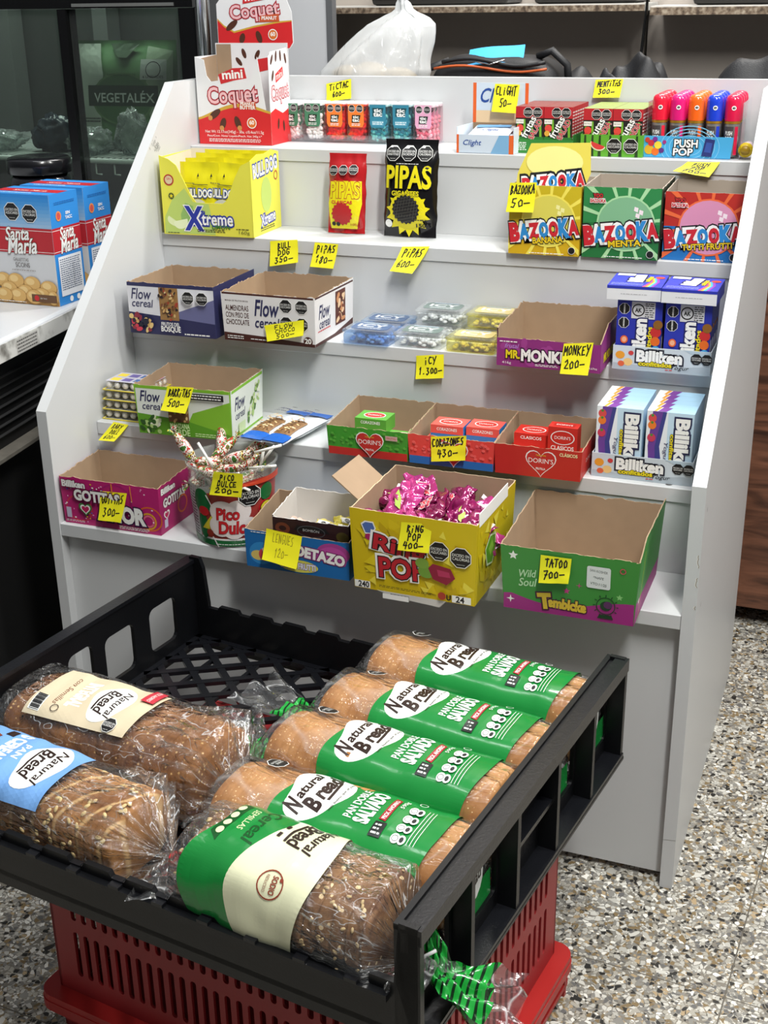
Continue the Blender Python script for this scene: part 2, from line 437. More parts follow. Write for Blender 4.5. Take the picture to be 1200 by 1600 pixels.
# ------------------------------------------------------------------ the room
def terrazzo():
    m = bpy.data.materials.new('terrazzo_floor'); m.use_nodes = True
    nt = m.node_tree; b = nt.nodes['Principled BSDF']; N = nt.nodes.new; K = nt.links.new
    tc = N('ShaderNodeTexCoord')
    warp = N('ShaderNodeTexNoise'); warp.inputs['Scale'].default_value = 40
    K(tc.outputs['Object'], warp.inputs['Vector'])
    wv = N('ShaderNodeVectorMath'); wv.operation = 'MULTIPLY_ADD'
    wv.inputs[1].default_value = (.012, .012, 0)
    K(warp.outputs['Color'], wv.inputs[0]); K(tc.outputs['Object'], wv.inputs[2])
    prev = None
    base = N('ShaderNodeTexNoise'); base.inputs['Scale'].default_value = 5; K(tc.outputs['Object'], base.inputs['Vector'])
    br = N('ShaderNodeValToRGB'); br.color_ramp.elements[0].color = lin('#6b675e'); br.color_ramp.elements[1].color = lin('#8a8478')
    K(base.outputs['Fac'], br.inputs[0]); prev = br.outputs[0]
    for sc, th, seedv in ((250, .30, 3.0), (150, .40, 0.0), (80, .30, 7.0)):
        mp = N('ShaderNodeMapping'); mp.inputs['Location'].default_value = (seedv, seedv*2, 0)
        K(wv.outputs[0], mp.inputs[0])
        vo = N('ShaderNodeTexVoronoi'); vo.inputs['Scale'].default_value = sc; vo.voronoi_dimensions = '2D'; vo.inputs['Randomness'].default_value = 1
        K(mp.outputs[0], vo.inputs['Vector'])
        ed = N('ShaderNodeTexVoronoi'); ed.feature = 'DISTANCE_TO_EDGE'; ed.voronoi_dimensions = '2D'; ed.inputs['Scale'].default_value = sc
        K(mp.outputs[0], ed.inputs['Vector'])
        sep = N('ShaderNodeSeparateColor'); K(vo.outputs['Color'], sep.inputs[0])
        cr = N('ShaderNodeValToRGB'); cr.color_ramp.interpolation = 'CONSTANT'
        cols = [(0, '#c9c7bf'), (.16, '#85837d'), (.30, '#a5a196'), (.44, '#292826'), (.56, '#7d6a4a'), (.66, '#b3b1a9'), (.78, '#646362'), (.88, '#a99473'), (.94, '#e4e2da')]
        cr.color_ramp.elements[0].position = 0; cr.color_ramp.elements[0].color = lin(cols[0][1])
        cr.color_ramp.elements[1].position = cols[1][0]; cr.color_ramp.elements[1].color = lin(cols[1][1])
        for p, c in cols[2:]:
            e = cr.color_ramp.elements.new(p); e.color = lin(c)
        K(sep.outputs[0], cr.inputs[0])
        g1 = N('ShaderNodeMath'); g1.operation = 'LESS_THAN'; g1.inputs[1].default_value = th if sc != 80 else .20
        K(sep.outputs[1], g1.inputs[0])
        g2 = N('ShaderNodeMath'); g2.operation = 'GREATER_THAN'; g2.inputs[1].default_value = .10 if sc != 80 else .2
        K(ed.outputs['Distance'], g2.inputs[0])
        if sc != 80: g1.inputs[1].default_value = .72
        mu = N('ShaderNodeMath'); mu.operation = 'MULTIPLY'; K(g1.outputs[0], mu.inputs[0]); K(g2.outputs[0], mu.inputs[1])
        mx = N('ShaderNodeMix'); mx.data_type = 'RGBA'
        K(mu.outputs[0], mx.inputs[0]); K(prev, mx.inputs[6]); K(cr.outputs[0], mx.inputs[7]); prev = mx.outputs[2]
    # tile joints
    bk = N('ShaderNodeTexBrick'); bk.offset = 0; bk.inputs['Scale'].default_value = 1.0
    bk.inputs['Brick Width'].default_value = .40; bk.inputs['Row Height'].default_value = .40
    bk.inputs['Mortar Size'].default_value = .0012; bk.inputs['Mortar Smooth'].default_value = .3
    mp = N('ShaderNodeMapping'); mp.inputs['Rotation'].default_value = (0, 0, .06); mp.inputs['Location'].default_value = (.07, .13, 0)
    K(tc.outputs['Object'], mp.inputs[0]); K(mp.outputs[0], bk.inputs['Vector'])
    mx = N('ShaderNodeMix'); mx.data_type = 'RGBA'; mx.inputs[7].default_value = lin('#5d584f')
    K(bk.outputs['Fac'], mx.inputs[0]); K(prev, mx.inputs[6])
    K(mx.outputs[2], b.inputs['Base Color'])
    b.inputs['Roughness'].default_value = .33; b.inputs['Specular IOR Level'].default_value = .4
    return m
mb = MB(); mb.add([(-3, -3, 0), (4, -3, 0), (4, 3, 0), (-3, 3, 0)], [(0, 1, 2, 3)], terrazzo())
o = mb.build('floor'); o['kind'] = 'structure'

wall_m = pmat('#a8a098', .7, .05, nscale=3, bump=.1, bscale=200)
mb = MB(); mb.box(-3, 1.62, 0, .612, 1.72, 3, wall_m); mb.box(.62, 1.62, 0, 4, 1.72, 3, wall_m)
mb.box(.612, 1.66, 0, .62, 1.70, 3, BLACK)
o = mb.build('wall_back'); o['kind'] = 'structure'

# wood-look counter behind the stand
def wood(name, a, b_, sc=3.5):
    m = bpy.data.materials.new(name); m.use_nodes = True
    nt = m.node_tree; b = nt.nodes['Principled BSDF']; N = nt.nodes.new; K = nt.links.new
    tc = N('ShaderNodeTexCoord'); mp = N('ShaderNodeMapping'); mp.inputs['Scale'].default_value = (1.2, 1.2, 9)
    K(tc.outputs['Object'], mp.inputs[0])
    n = N('ShaderNodeTexNoise'); n.inputs['Scale'].default_value = sc; n.inputs['Detail'].default_value = 8; n.inputs['Distortion'].default_value = 1.6
    K(mp.outputs[0], n.inputs['Vector'])
    cr = N('ShaderNodeValToRGB'); cr.color_ramp.elements[0].position = .32; cr.color_ramp.elements[0].color = lin(a)
    cr.color_ramp.elements[1].position = .68; cr.color_ramp.elements[1].color = lin(b_)
    K(n.outputs['Fac'], cr.inputs[0]); K(cr.outputs[0], b.inputs['Base Color'])
    b.inputs['Roughness'].default_value = .35
    return m
WOODM = wood('dark_wood_laminate', '#38221a', '#80543f')
wc = empty('wood_counter', (1.4, 1.0, 0))
tag(wc, 'dark wood-grain counter standing behind the white display stand at the right', 'counter')
mb = MB(); mb.box(-1.25, -.10, .045, 1.3, .40, .99, WOODM); mb.build('cabinet', wc)
mb = MB(); mb.box(-1.25, .0, 0, 1.3, .36, .044, pmat('#121110', .8)); mb.build('toe_kick', wc)
mb = MB(); mb.box(-1.26, -.115, .991, 1.32, .42, 1.02, pmat('#2a2523', .5)); mb.build('counter_top', wc)

# plank shelves on the back wall
plank_top = pmat('#c9c8c4', .5, .06, nscale=12)
def rough_edge():
    m = bpy.data.materials.new('chipped_plank_edge'); m.use_nodes = True
    nt = m.node_tree; b = nt.nodes['Principled BSDF']; N = nt.nodes.new; K = nt.links.new
    tc = N('ShaderNodeTexCoord'); n = N('ShaderNodeTexNoise'); n.inputs['Scale'].default_value = 90; n.inputs['Detail'].default_value = 5
    K(tc.outputs['Object'], n.inputs['Vector'])
    cr = N('ShaderNodeValToRGB'); e = cr.color_ramp.elements
    e[0].position = .35; e[0].color = lin('#4b3d31'); e[1].position = .72; e[1].color = lin('#b0a390')
    x = e.new(.5); x.color = lin('#7b6a58')
    K(n.outputs['Fac'], cr.inputs[0]); K(cr.outputs[0], b.inputs['Base Color']); b.inputs['Roughness'].default_value = .8
    return m
PEDGE = rough_edge()
for nm, x0, x1, z0, z1, lb in (('wall_shelf', -.30, .655, 1.197, 1.213, 'chipped pale plank shelf high on the wall, left of the black cable'),
                               ('wall_shelf', .668, 2.4, 1.188, 1.207, 'brown-edged plank shelf high on the wall, right of the black cable')):
    s = empty(nm, ((x0+x1)/2-.015, 1.535, z0)); tag(s, lb, 'shelf', 'plank shelves on the back wall')
    w = (x1-x0)/2
    mb = MB(); mb.box(-w, -.085, .0, w, .084, z1-z0, plank_top); mb.build('board', s)
    mb = MB(); mb.box(-w, -.090, 0, w, -.0852, z1-z0-.003, PEDGE); mb.build('edge_strip', s)
mb = MB(); mb.tube([(.6465, 1.45, 1.5), (.6465, 1.44, 1.2), (.640, 1.435, 1.10), (.638, 1.42, .9)], .0035, gloss('#0c0c0c'))
tag(mb.build('power_cable'), 'black cable hanging down between the two wall planks', 'cable')
for x, w, lb in ((.15, .34, 'long black case lying on the left wall plank'), (.50, .24, 'black case lying at the right end of the left wall plank'),
                 (.95, .42, 'dark brown case lying on the right wall plank')):
    mb = MB(); z = 1.213 if x < .6 else 1.207
    mb.bbox(-w/2, -.075, 0, w/2, .075, .07, pmat('#17130f', .5, bump=.3), .012)
    tag(mb.build('storage_case', loc=(x, 1.54, z+.0005)), lb, 'case', 'cases on the wall planks')

# tall white cabinet and aluminium strip at the left
wh_m = pmat('#c6c8cc', .45, .03, nscale=4)
tcab = empty('partition_panel', (0, 1.0, 0)); tag(tcab, 'tall plain white partition panel with an aluminium edge behind the chocolate wafer box', 'panel')
mb = MB(); mb.box(-.080, 0, 0, .066, .018, 1.9, wh_m); mb.build('board', tcab)
mb = MB(); mb.box(.0665, -.002, 0, .080, .020, 1.9, pmat('#85878b', .35, metal=.6)); mb.build('edge_strip', tcab)

# ------------------------------------------------------------------ glass-front fridge at the left
FB = gloss('#0d0d0e'); FI = pmat('#3c3f3c', .6, .12, nscale=6); FI2 = pmat('#6e706e', .5, .1, nscale=5)
fr = empty('glass_door_fridge', (-.65, 1.0, 0)); tag(fr, 'black framed glass-door fridge behind the white worktop at left', 'fridge')
mb = MB()
mb.box(-.62, .26, .70, .54, .28, 1.75, FI); mb.box(-.64, -.24, .70, -.62, .28, 1.75, FI2); mb.box(.54, -.24, .70, .56, .28, 1.75, FB)
mb.box(-.64, -.24, .70, .56, .28, .72, FB); mb.box(-.64, -.24, 1.72, .56, .28, 1.75, FB)
mb.box(-.30, .20, .93, -.22, .255, 1.7, FI2); mb.box(.02, .20, .93, .06, .255, 1.7, FI2); mb.box(-.50, .20, .93, -.42, .255, 1.7, FI2)
mb.build('body', fr)
mb = MB()
mb.box(-.64, -.281, 1.223, .56, -.245, 1.74, FB)          # header
mb.box(.253, -.281, .72, .273, -.245, 1.222, FB)           # mullion between the panes
mb.box(.528, -.281, .72, .565, -.245, 1.222, FB); mb.box(-.64, -.281, .70, .56, -.245, .745, FB)
mb.build('door_frame', fr)
mb = MB(); mb.box(.29, -.283, 1.226, .52, -.2812, 1.232, pmat('#8b8d8a', .3, metal=.5)); mb.build('header_trim', fr)
GL = film_mat('fridge_glass', .02, '#d4dcd6', .05, 2, 1, .03, .35, .02)
for x0, x1 in ((-.64, .252), (.274, .527)):
    mb = MB(); mb.box(x0, -.27, .746, x1, -.264, 1.222, GL); mb.build('glass_pane', fr)
SHW = pmat('#c9cccb', .4, .05)
mb = MB()
for y in (-.215, -.10, .02, .14, .22): mb.tube([(-.61, y, .922), (.53, y, .922)], .0045 if y > -.2 else .006, SHW, 6)
for i in range(76): mb.tube([(-.61+i*.0152, -.215, .928), (-.61+i*.0152, .23, .928)], .0016, SHW, 4)
for i in range(26): mb.tube([(-.60+i*.0455, -.213, .921), (-.60+i*.0455, -.213, .895), (-.588+i*.0455, -.21, .893)], .002, SHW, 5)
mb.build('wire_shelf', fr)
mb = MB(); mb.tube([(-.064, .712, 1.05), (-.064, .712, 1.7)], .0135, pmat('#c9cbcd', .18, .02, metal=1), 16)
mb.box(-.09, .700, .99, -.037, .724, 1.0499, FB)
tag(mb.build('chrome_pole', loc=(0, 0, 0)), 'shiny chrome pole rising beside the fridge, behind the wafer box', 'pole')

# frozen food bag in the fridge
def pillow(mb, w, h, d, m, seed=0, nx=18, nz=18, amp=.006, seal=.06, M=None):
    """pillow pouch, upright: flat seals at top and bottom"""
    for side in (1, -1):
        def f(a, b, side=side):
            x = (a-.5)*w; z = b*h
            t = max(0, min(1, min(b, 1-b)/.5)); e = max(0, 1-abs(2*a-1)**2.6)
            s_ = 0 if (b < seal or b > 1-seal) else (1-(abs(2*b-1)/(1-2*seal))**3)
            k = max(0, s_)*e**.6
            nn = noise.noise(V((a*5+seed, b*5, seed*1.7)))*amp*(e**.5)
            y = side*(d/2*k+.0006)+nn
            x += noise.noise(V((b*7, seed, 2)))*amp*.5*(2*a-1)
            p = V((x, y, z)); return M(p) if M else p
        mb.grid(f, nx, nz, m(a=side) if callable(m) else m)
vb = empty('frozen_food_bag', (-.385, .93, .935), (math.radians(-6), 0, .05))
tag(vb, 'green and white frozen food bag standing inside the fridge', 'bag')
mb = MB()
VG = pmat('#6f9a68', .35, .12, nscale=12)
pillow(mb, .24, .222, .05, VG, 3, amp=.004)
mb.build('bag_body', vb)
mb = MB()
def vf(a, b, l):
    e = max(0, 1-abs(a/.12)**2.6); k = max(0, 1-abs((b-.111)/.1)**3)
    return V((a, -.025*k*e**.6-.0055-l*3, b))
F = Fr(mb, None, 0, 0, fn=vf, sub=.02)
F.poly([(-.115, .215), (-.06, .215), (-.045, .15), (-.06, .02), (-.115, .02)], pmat('#c5cfc0', .4))
F.poly([(.055, .21), (.115, .2), (.115, .02), (.07, .02), (.06, .1)], pmat('#a9bd9e', .4))
F.poly([(-.035, .215), (.035, .215), (.01, .185), (-.012, .185)], pmat('#3d5a3a'))
F.ell(0, .10, .075, .055, pmat('#6f9560')); F.ell(0, .10, .070, .051, pmat('#4e7a4b'))
F.rect(-.085, .085, .085, .128, pmat('#1d3d25'))
F.text('VEGETALÉX', .004, .105, w=.145, h=.024, m=pmat('#e6ece4'), bold=.012)
F.text('HAMBURGUESAS DE', 0, .150, w=.07, m=pmat('#24402a'))
F.rect(.045, .140, .103, .182, pmat('#d5dad2')); F.ring(.074, .161, .016, .0015, BLACK); F.text('6 UNIDADES', .074, .146, w=.045, m=BLACK)
F.small(-.105, .05, -.055, .062, 2, BLACK)
mb.build('printed_front', vb)
# clutter in the fridge
CR = film_mat('crinkled_film', .22, '#c9d2d0', 1, 30, 1, .1, .8)
def lump(name, loc, r, m, label, cat, seed, grp=None, amp=.3, film=False):
    mb = MB()
    def f(a, b):
        th = 2*math.pi*a; ph = math.pi*b
        p = V((math.sin(ph)*math.cos(th), math.sin(ph)*math.sin(th), math.cos(ph)))
        k = 1+amp*noise.fractal(p*2.2+V((seed, seed, 0)), .7, 2.2, 4)
        q = V((p.x*r[0]*k, p.y*r[1]*k, p.z*r[2]*k)); q.z = max(q.z, -r[2]*.8); return q
    mb.grid(f, 40, 26, m, closeu=True)
    o = mb.build(name, loc=V(loc)+V((0, 0, r[2]*.8)))
    return tag(o, label, cat, grp)
lump('plastic_bundle', (-.53, .86, .93), (.048, .04, .042), pmat('#26303c', .25, .3, bump=.8, bscale=30, nscale=30), 'dark blue-grey plastic bundle on the fridge shelf', 'bundle', 2)
lump('plastic_wrap', (-.68, .85, .93), (.07, .05, .025), CR, 'crumpled clear plastic wrap lying at the far left of the fridge shelf', 'plastic wrap', 5, 'wrap on the fridge shelf')
lump('plastic_wrap', (-.42, .83, .93), (.05, .04, .03), CR, 'crumpled clear plastic wrap in front of the frozen food bag', 'plastic wrap', 9, 'wrap on the fridge shelf')
lump('plastic_wrap', (-.33, .85, .93), (.035, .035, .05), CR, 'bunched clear plastic wrap at the right of the fridge shelf', 'plastic wrap', 12, 'wrap on the fridge shelf')

# ------------------------------------------------------------------ white worktop and dark unit below
ca = math.radians(7)
ct = empty('serving_counter', (-.1, .15, 0), ca); tag(ct, 'worn white worktop over a black vented unit, at the left edge', 'counter')
def worn():
    m = bpy.data.materials.new('worn_white_edge'); m.use_nodes = True
    nt = m.node_tree; b = nt.nodes['Principled BSDF']; N = nt.nodes.new; K = nt.links.new
    tc = N('ShaderNodeTexCoord'); n = N('ShaderNodeTexNoise'); n.inputs['Scale'].default_value = 28; n.inputs['Detail'].default_value = 6
    K(tc.outputs['Object'], n.inputs['Vector']); cr = N('ShaderNodeValToRGB'); e = cr.color_ramp.elements
    e[0].position = .30; e[0].color = lin('#6d6b66'); e[1].position = .5; e[1].color = lin('#c3c3bf')
    K(n.outputs['Fac'], cr.inputs[0]); K(cr.outputs[0], b.inputs['Base Color']); b.inputs['Roughness'].default_value = .5
    return m
mb = MB(); mb.bbox(-1.3, -.75, .708, 0, .52, .745, pmat('#c3c6ca', .35, .05, nscale=6), .008, 3); mb.build('worktop', ct)
mb = MB(); mb.box(.0002, -.74, .711, .0022, .51, .739, worn())
F = Fr(mb, (.0024, 0, .71), (0, 1, 0), (0, 0, 1))
F.rect(-.09, .002, -.02, .026, pmat('#a9a8a4')); F.small(-.088, .003, -.022, .025, 4, pmat('#4b4a48'))
mb.build('worn_edge', ct)
mb = MB(); mb.box(-1.28, -.72, 0, -.06, .50, .7075, pmat('#0c0c0d', .6)); mb.build('unit_body', ct)
mb = MB()
for i in range(7): mb.box(-.058, -.70, .66-i*.016, -.052, .48, .6615-i*.016, pmat('#3a3a3b', .4))
mb.build('vent_grille', ct)
mb = MB(); mb.box(-.0595, -.70, .535, -.03, .49, .541, pmat('#6b675f', .6, .3, nscale=60)); mb.build('ledge', ct)
# ------------------------------------------------------------------ the white stepped display stand
T = .0186; TH = .0225
SY = [0, .0016, .1329, .2667, .391, .5152]; SZ = [0, .4522, .5858, .7189, .856, .992]
SWH = pmat('#cacccd', .38, .025, nscale=3)
SWE = pmat('#b9bbbe', .45, .05, nscale=8)
ST = empty('display_stand', (.5, .35, 0)); tag(ST, 'white stepped display stand with five candy shelves between slanted sides', 'display stand')
def lc(y): return y-.35
D = .69; ZT = 1.1034; ZC = .6419; YT = .4729
for side, x0, lb in ((-1, -T, None), (1, 1.0, None)):
    mb = MB()
    prof = [(0, 0), (D, 0), (D, ZT), (YT, ZT), (0, ZC)]
    mb.plate(prof, [], T, lambda a, b, d, x0=x0: V((x0-.5+d, lc(a), b)), SWH)
    o = mb.build('side_panel', ST)
    # chips and scratches on the front edge of the right panel
    if side == 1:
        mb = MB(); F = Fr(mb, (x0-.5, lc(0), 0), (1, 0, 0), (0, 0, 1))
        rr = random.Random(4)
        for z, s_ in ((.545, .018), (.512, .014), (.47, .005)):
            pts = []
            for k in range(8):
                t = k/7; pts.append((.0165+rr.uniform(-.0015, .001), z-s_*t))
            F.line(pts, .0011, pmat('#9a9184', .8)); F.line([(p[0]-.001, p[1]) for p in pts], .0006, pmat('#efefea', .8))
        F.line([(0, .085), (.018, .087)], .0006, pmat('#8d8c88'))
        mb.build('chipped_edge', o)
        mb = MB(); F = Fr(mb, (x0-.5+T, lc(0), 0), (0, 1, 0), (0, 0, 1))
        for a, b in ((.03, .60), (.09, .83), (.05, .45), (.16, .95)): F.ell(a, b, .0012, .004, pmat('#6c6a66'), 8)
        mb.build('scratches', o)
    else:
        mb = MB(); F = Fr(mb, (x0-.5+T, lc(0), 0), (0, 1, 0), (0, 0, 1))
        rr = random.Random(2)
        for k in range(26): 
            a, b = rr.gauss(.395, .006), rr.gauss(1.005, .006); F.line([(a, b), (a+rr.uniform(-.006, .006), b+rr.uniform(-.006, .006))], .0012, pmat('#8b8c8d'))
        mb.build('scuff_mark', o)
for i in range(1, 6):
    y1 = SY[i+1]+.016 if i < 5 else .669
    mb = MB(); mb.bbox(-.4999, lc(SY[i]), SZ[i]-TH, .4999, lc(y1), SZ[i], SWH, .0012, 1)
    o = mb.build('shelf', ST)
    if i == 1:
        pass
for i in range(1, 5):
    mb = MB(); mb.box(-.4998, lc(SY[i+1])+.0022, SZ[i]+.0003, .4998, lc(SY[i+1])+.0155, SZ[i+1]-TH-.0004, SWH); mb.build('riser', ST)
mb = MB(); mb.box(-.4998, lc(.670), .93, .4998, lc(.6895), ZT, SWH); mb.build('back_panel', ST)
mb = MB(); mb.box(-.4998, lc(.019), .012, .4998, lc(.035), SZ[1]-TH-.0005, SWH); mb.build('front_panel', ST)
# screw holes in the lower shelves
mb = MB()
for i, x in ((2, .95), (3, .935), (2, .62)):
    F = Fr(mb, (x-.5, lc(SY[i])+.012, SZ[i]), (1, 0, 0), (0, 1, 0)); F.ell(0, 0, .005, .005, pmat('#4a4642')); 
mb.build('screw_hole', ST)
# ------------------------------------------------------------------ open cardboard display boxes
def open_box(name, label, cat, loc, w, d, h, cf, cs=None, hf=None, hb=None, hs=None, rot=0, group=None, inner=None, flare=0.0,
             rag=.0022, th=.0016, seed=1, front_profile=None, art=None, edge=None, lefth=None, rs=None):
    """tray with torn rim; cf front colour, cs side colour. art(front frame, right side frame, mb) draws the print"""
    inner = inner or KRAFT; cf = ink(cf) if isinstance(cf, str) else cf
    cs = cf if cs is None else (ink(cs) if isinstance(cs, str) else cs)
    hf = hf or h; hb = hb or h; hs = hs or h
    mb = MB(); rr = random.Random(seed)
    def P(x, y, z, inset):
        k = flare*z/h
        cx, cy = w/2, d/2
        px = x+(x-cx)/(w/2)*k; py = y+(y-cy)/(d/2)*k
        if inset:
            px += (th if px < cx else -th) if abs(abs(x-cx)-w/2) < 1e-6 else 0
            py += (th if py < cy else -th) if abs(abs(y-cy)-d/2) < 1e-6 else 0
        return V((px, py, z))
    def wall(x0, y0, x1, y1, prof, m):
        N = 40; vo = []; vi = []; to = []; ti = []
        off = rr.uniform(0, 50)
        for i in range(N+1):
            t = i/N; x = x0+(x1-x0)*t; y = y0+(y1-y0)*t
            z = prof(t)+(noise.noise(V((t*9+off, 1, 2)))*rag+noise.noise(V((t*31+off, 7, 2)))*rag*.6 if rag else 0)
            vo.append(P(x, y, 0, 0)); to.append(P(x, y, z, 0))
            # inside face is shifted along the wall normal only
            L = math.hypot(x1-x0, y1-y0); nx, ny = -(y1-y0)/L, (x1-x0)/L
            vi.append(P(x, y, 0, 0)+V((nx, ny, 0))*th); ti.append(P(x, y, z, 0)+V((nx, ny, 0))*th)
        n = N+1
        mb.add(vo+to, [(i, i+1, n+i+1, n+i) for i in range(N)], m)
        mb.add(vi+ti, [(i+1, i, n+i, n+i+1) for i in range(N)], inner)
        mb.add(to+ti, [(i, i+1, n+i+1, n+i) for i in range(N)], edge or inner)
    def lp(a, b):
        return lambda t: a+(b-a)*t
    wall(0, 0, w, 0, front_profile or lp(hf, hf), cf)
    wall(w, 0, w, d, rs or lp(hf if hs == h else hs, hb if hs == h else hs), cs)
    wall(w, d, 0, d, lp(hb, hb), cf)
    wall(0, d, 0, 0, lp(hb, lefth or hf) if hs == h else lp(hs, hs), cs)
    mb.box(0, 0, 0, w, d, th, inner)
    if art:
        sl = flare/h
        Ff = Fr(mb, (0, 0, 0), (1, 0, 0), (0, -sl, 1)); Fs = Fr(mb, (w, 0, 0), (0, 1, 0), (sl, 0, 1))
        Ff.w, Ff.h = w, hf; Fs.w, Fs.h = d, hf
        art(Ff, Fs)
    o = mb.build(name, loc=loc, rot=rot)
    return tag(o, label, cat, group)
def carton(mb, x0, y0, z0, w, d, h, cf, cs=None, ct=None):
    cf = ink(cf) if isinstance(cf, str) else cf
    cs = cf if cs is None else (ink(cs) if isinstance(cs, str) else cs); ct = cf if ct is None else (ink(ct) if isinstance(ct, str) else ct)
    a, b, c = x0+w, y0+d, z0+h
    mb.quad((x0, y0, z0), (a, y0, z0), (a, y0, c), (x0, y0, c), cf); mb.quad((a, b, z0), (x0, b, z0), (x0, b, c), (a, b, c), cf)
    mb.quad((a, y0, z0), (a, b, z0), (a, b, c), (a, y0, c), cs); mb.quad((x0, b, z0), (x0, y0, z0), (x0, y0, c), (x0, b, c), cs)
    mb.quad((x0, y0, c), (a, y0, c), (a, b, c), (x0, b, c), ct); mb.quad((x0, b, z0), (a, b, z0), (a, y0, z0), (x0, y0, z0), ct)
def on_front(mb, x0=0, y0=0, z0=0): return Fr(mb, (x0, y0, z0), (1, 0, 0), (0, 0, 1))
def on_side(mb, x1, y0=0, z0=0): return Fr(mb, (x1, y0, z0), (0, 1, 0), (0, 0, 1))
def on_top(mb, x0, y0, z1): return Fr(mb, (x0, y0, z1), (1, 0, 0), (0, 1, 0))
RED = ink('#c92a2e'); YEL = ink('#e6d21c'); NAVY = ink('#23264f'); BRN = ink('#4a2a1e'); GRN = ink('#3f9a2e'); LG = ink('#8cc63f')

# ---- row 5: wafer box
cq = empty('chocolate_wafer_box', (.004, .545, SZ[5]+.0003)); tag(cq, 'tall red and white chocolate wafer box with raised header, left end of top shelf', 'candy box')
CQW = ink('#e4e4e6'); CQR = ink('#cf2328'); CQG = ink('#caa23a'); CHO = ink('#4f2a1c'); W_, H_, D_ = .146, .155, .082
mb = MB()
mb.plate([(0, 0), (W_, 0), (W_-.022, .150), (W_-.035, .112), (.10, .108), (.06, .112), (.03, .108), (.022, .118), (.018, .145), (.0, .15)], [], .001, lambda a, b, d: V((a, d, b)), CQW)
mb.build('front_panel', cq)
def wave(F, w, hb, bump, m, x0=0, base=0):
    F.poly([(x0, base), (x0+w, base)]+[(x0+w-w*i/24, hb+bump*math.sin(math.pi*(i/24))**1.2+.006*math.cos(math.pi*i/24)) for i in range(25)], m)
mb = MB(); F = on_front(mb)
wave(F, W_, .052, .018, CQG); wave(F, W_, .048, .016, CQR)
F.text('Coquet', .072, .082, w=.098, h=.036, m=ink('#e9b9bd'), bold=.02, out=ink('#a41c2c'), ow=.06, rot=3)
F.poly([(.050, .104), (.046, .120), (.075, .131), (.098, .132), (.102, .114), (.075, .110)], RED)
F.text('mini', .074, .1205, w=.040, h=.0135, m=WHITE, bold=.03, rot=4)
F.poly([(.083, .062), (.085, .073), (.117, .075), (.118, .062)], ink('#c4552f')); F.text('PEANUT', .101, .071, w=.028, m=WHITE, bold=.03); F.text('BUTTER', .101, .0645, w=.03, m=WHITE, bold=.03)
for a, b, r_, q in ((.034, .052, .014, 35), (.050, .036, .0105, 70), (.080, .038, .012, 110)):
    F.ell(a, b, r_, .0058, CHO, rot=q); F.ell(a-r_*.8*math.cos(math.radians(q)), b-r_*.8*math.sin(math.radians(q)), .0045, .0045, ink('#c98a4c'))
F.ell(.108, .038, .0095, .0095, WHITE); F.ell(.108, .038, .008, .008, ink('#d8722e')); F.text('60', .108, .039, w=.009, m=WHITE, bold=.03)
F.text('Net Wt 12.17oz(345g) - 30u. c/0.4oz/11.5g', .072, .0215, w=.118, h=.0065, m=WHITE)
F.text('Peso/Cont. Neto/ Liquido/Pesch. Net 345g t.*', .072, .0145, w=.11, h=.005, m=WHITE); F.small(.02, .004, .125, .0105, 3, WHITE)
mb.build('front_print', cq)
mb = MB()
mb.plate([(0, 0), (D_, 0), (D_+.002, .163), (.01, .158), (0, .15)], [], .001, lambda a, b, d: V((W_-d-.0201*0+ .000, a, b)), CQW)
F = on_side(mb, W_)
F.poly([(0, 0), (D_, 0), (D_, .06), (.05, .052), (.02, .062), (0, .056)], CQR)
F.text('Coquet', .042, .086, w=.07, h=.032, m=ink('#e9b9bd'), bold=.02, out=ink('#a41c2c'), ow=.05, rot=4)
F.poly([(.026, .105), (.025, .12), (.056, .132), (.058, .116)], RED); F.text('mini', .041, .118, w=.026, h=.011, m=WHITE, rot=14)
for a, b, q in ((.012, .145, 60), (.03, .15, 80), (.048, .15, 95), (.068, .145, 110), (.014, .118, 70), (.03, .035, 80), (.052, .03, 95)): F.ell(a, b, .0095, .0035, CHO, rot=q)
mb.build('side_panel', cq)
mb = MB(); mb.box(0, .001, 0, .001, D_, .150, CQW); mb.add([(.0012, .0015, .0005), (.0012, D_-.001, .0005), (.0012, D_-.001, .15), (.0012, .0015, .145)], [(0, 1, 2, 3)], KRAFT); mb.build('side_panel', cq)
mb = MB(); mb.box(0, D_-.001, 0, W_, D_, .17, CQW)
F = on_front(mb, 0, D_-.001, 0)
for a, b, q in ((.058, .152, 110), (.047, .138, 130), (.085, .150, 60), (.11, .145, 80)): F.ell(a, b, .009, .004, CHO, rot=q)
F.poly([(.087, .12), (.085, .142), (.11, .146), (.112, .125)], RED)
mb.add([(.002, D_-.0018, .112), (.032, D_-.0018, .112), (.032, D_-.0018, .168), (.002, D_-.0018, .168)], [(0, 1, 2, 3)], KRAFT)
mb.build('back_panel', cq)
mb = MB()
mb.plate([(.006, .163), (.150, .160), (.158, .170), (.156, .222), (.15, .236), (.14, .262), (.03, .262), (.006, .236)], [], .001, lambda a, b, d: V((a, D_+.001-.0006+d*1, b)), CQW)
F = Fr(mb, (0, D_+.0002, 0), (1, 0, 0), (0, 0, 1))
F.poly([(.007, .164), (.150, .161), (.157, .171), (.156, .208), (.125, .206), (.08, .199), (.04, .190), (.02, .200), (.007, .212)], CQG)
F.poly([(.007, .164), (.150, .161), (.157, .171), (.156, .206), (.125, .203), (.08, .196), (.04, .187), (.02, .197), (.007, .209)], CQR)
F.text('Coquet', .083, .222, w=.098, h=.030, m=ink('#e9b9bd'), bold=.02, out=ink('#a41c2c'), ow=.06, rot=5)
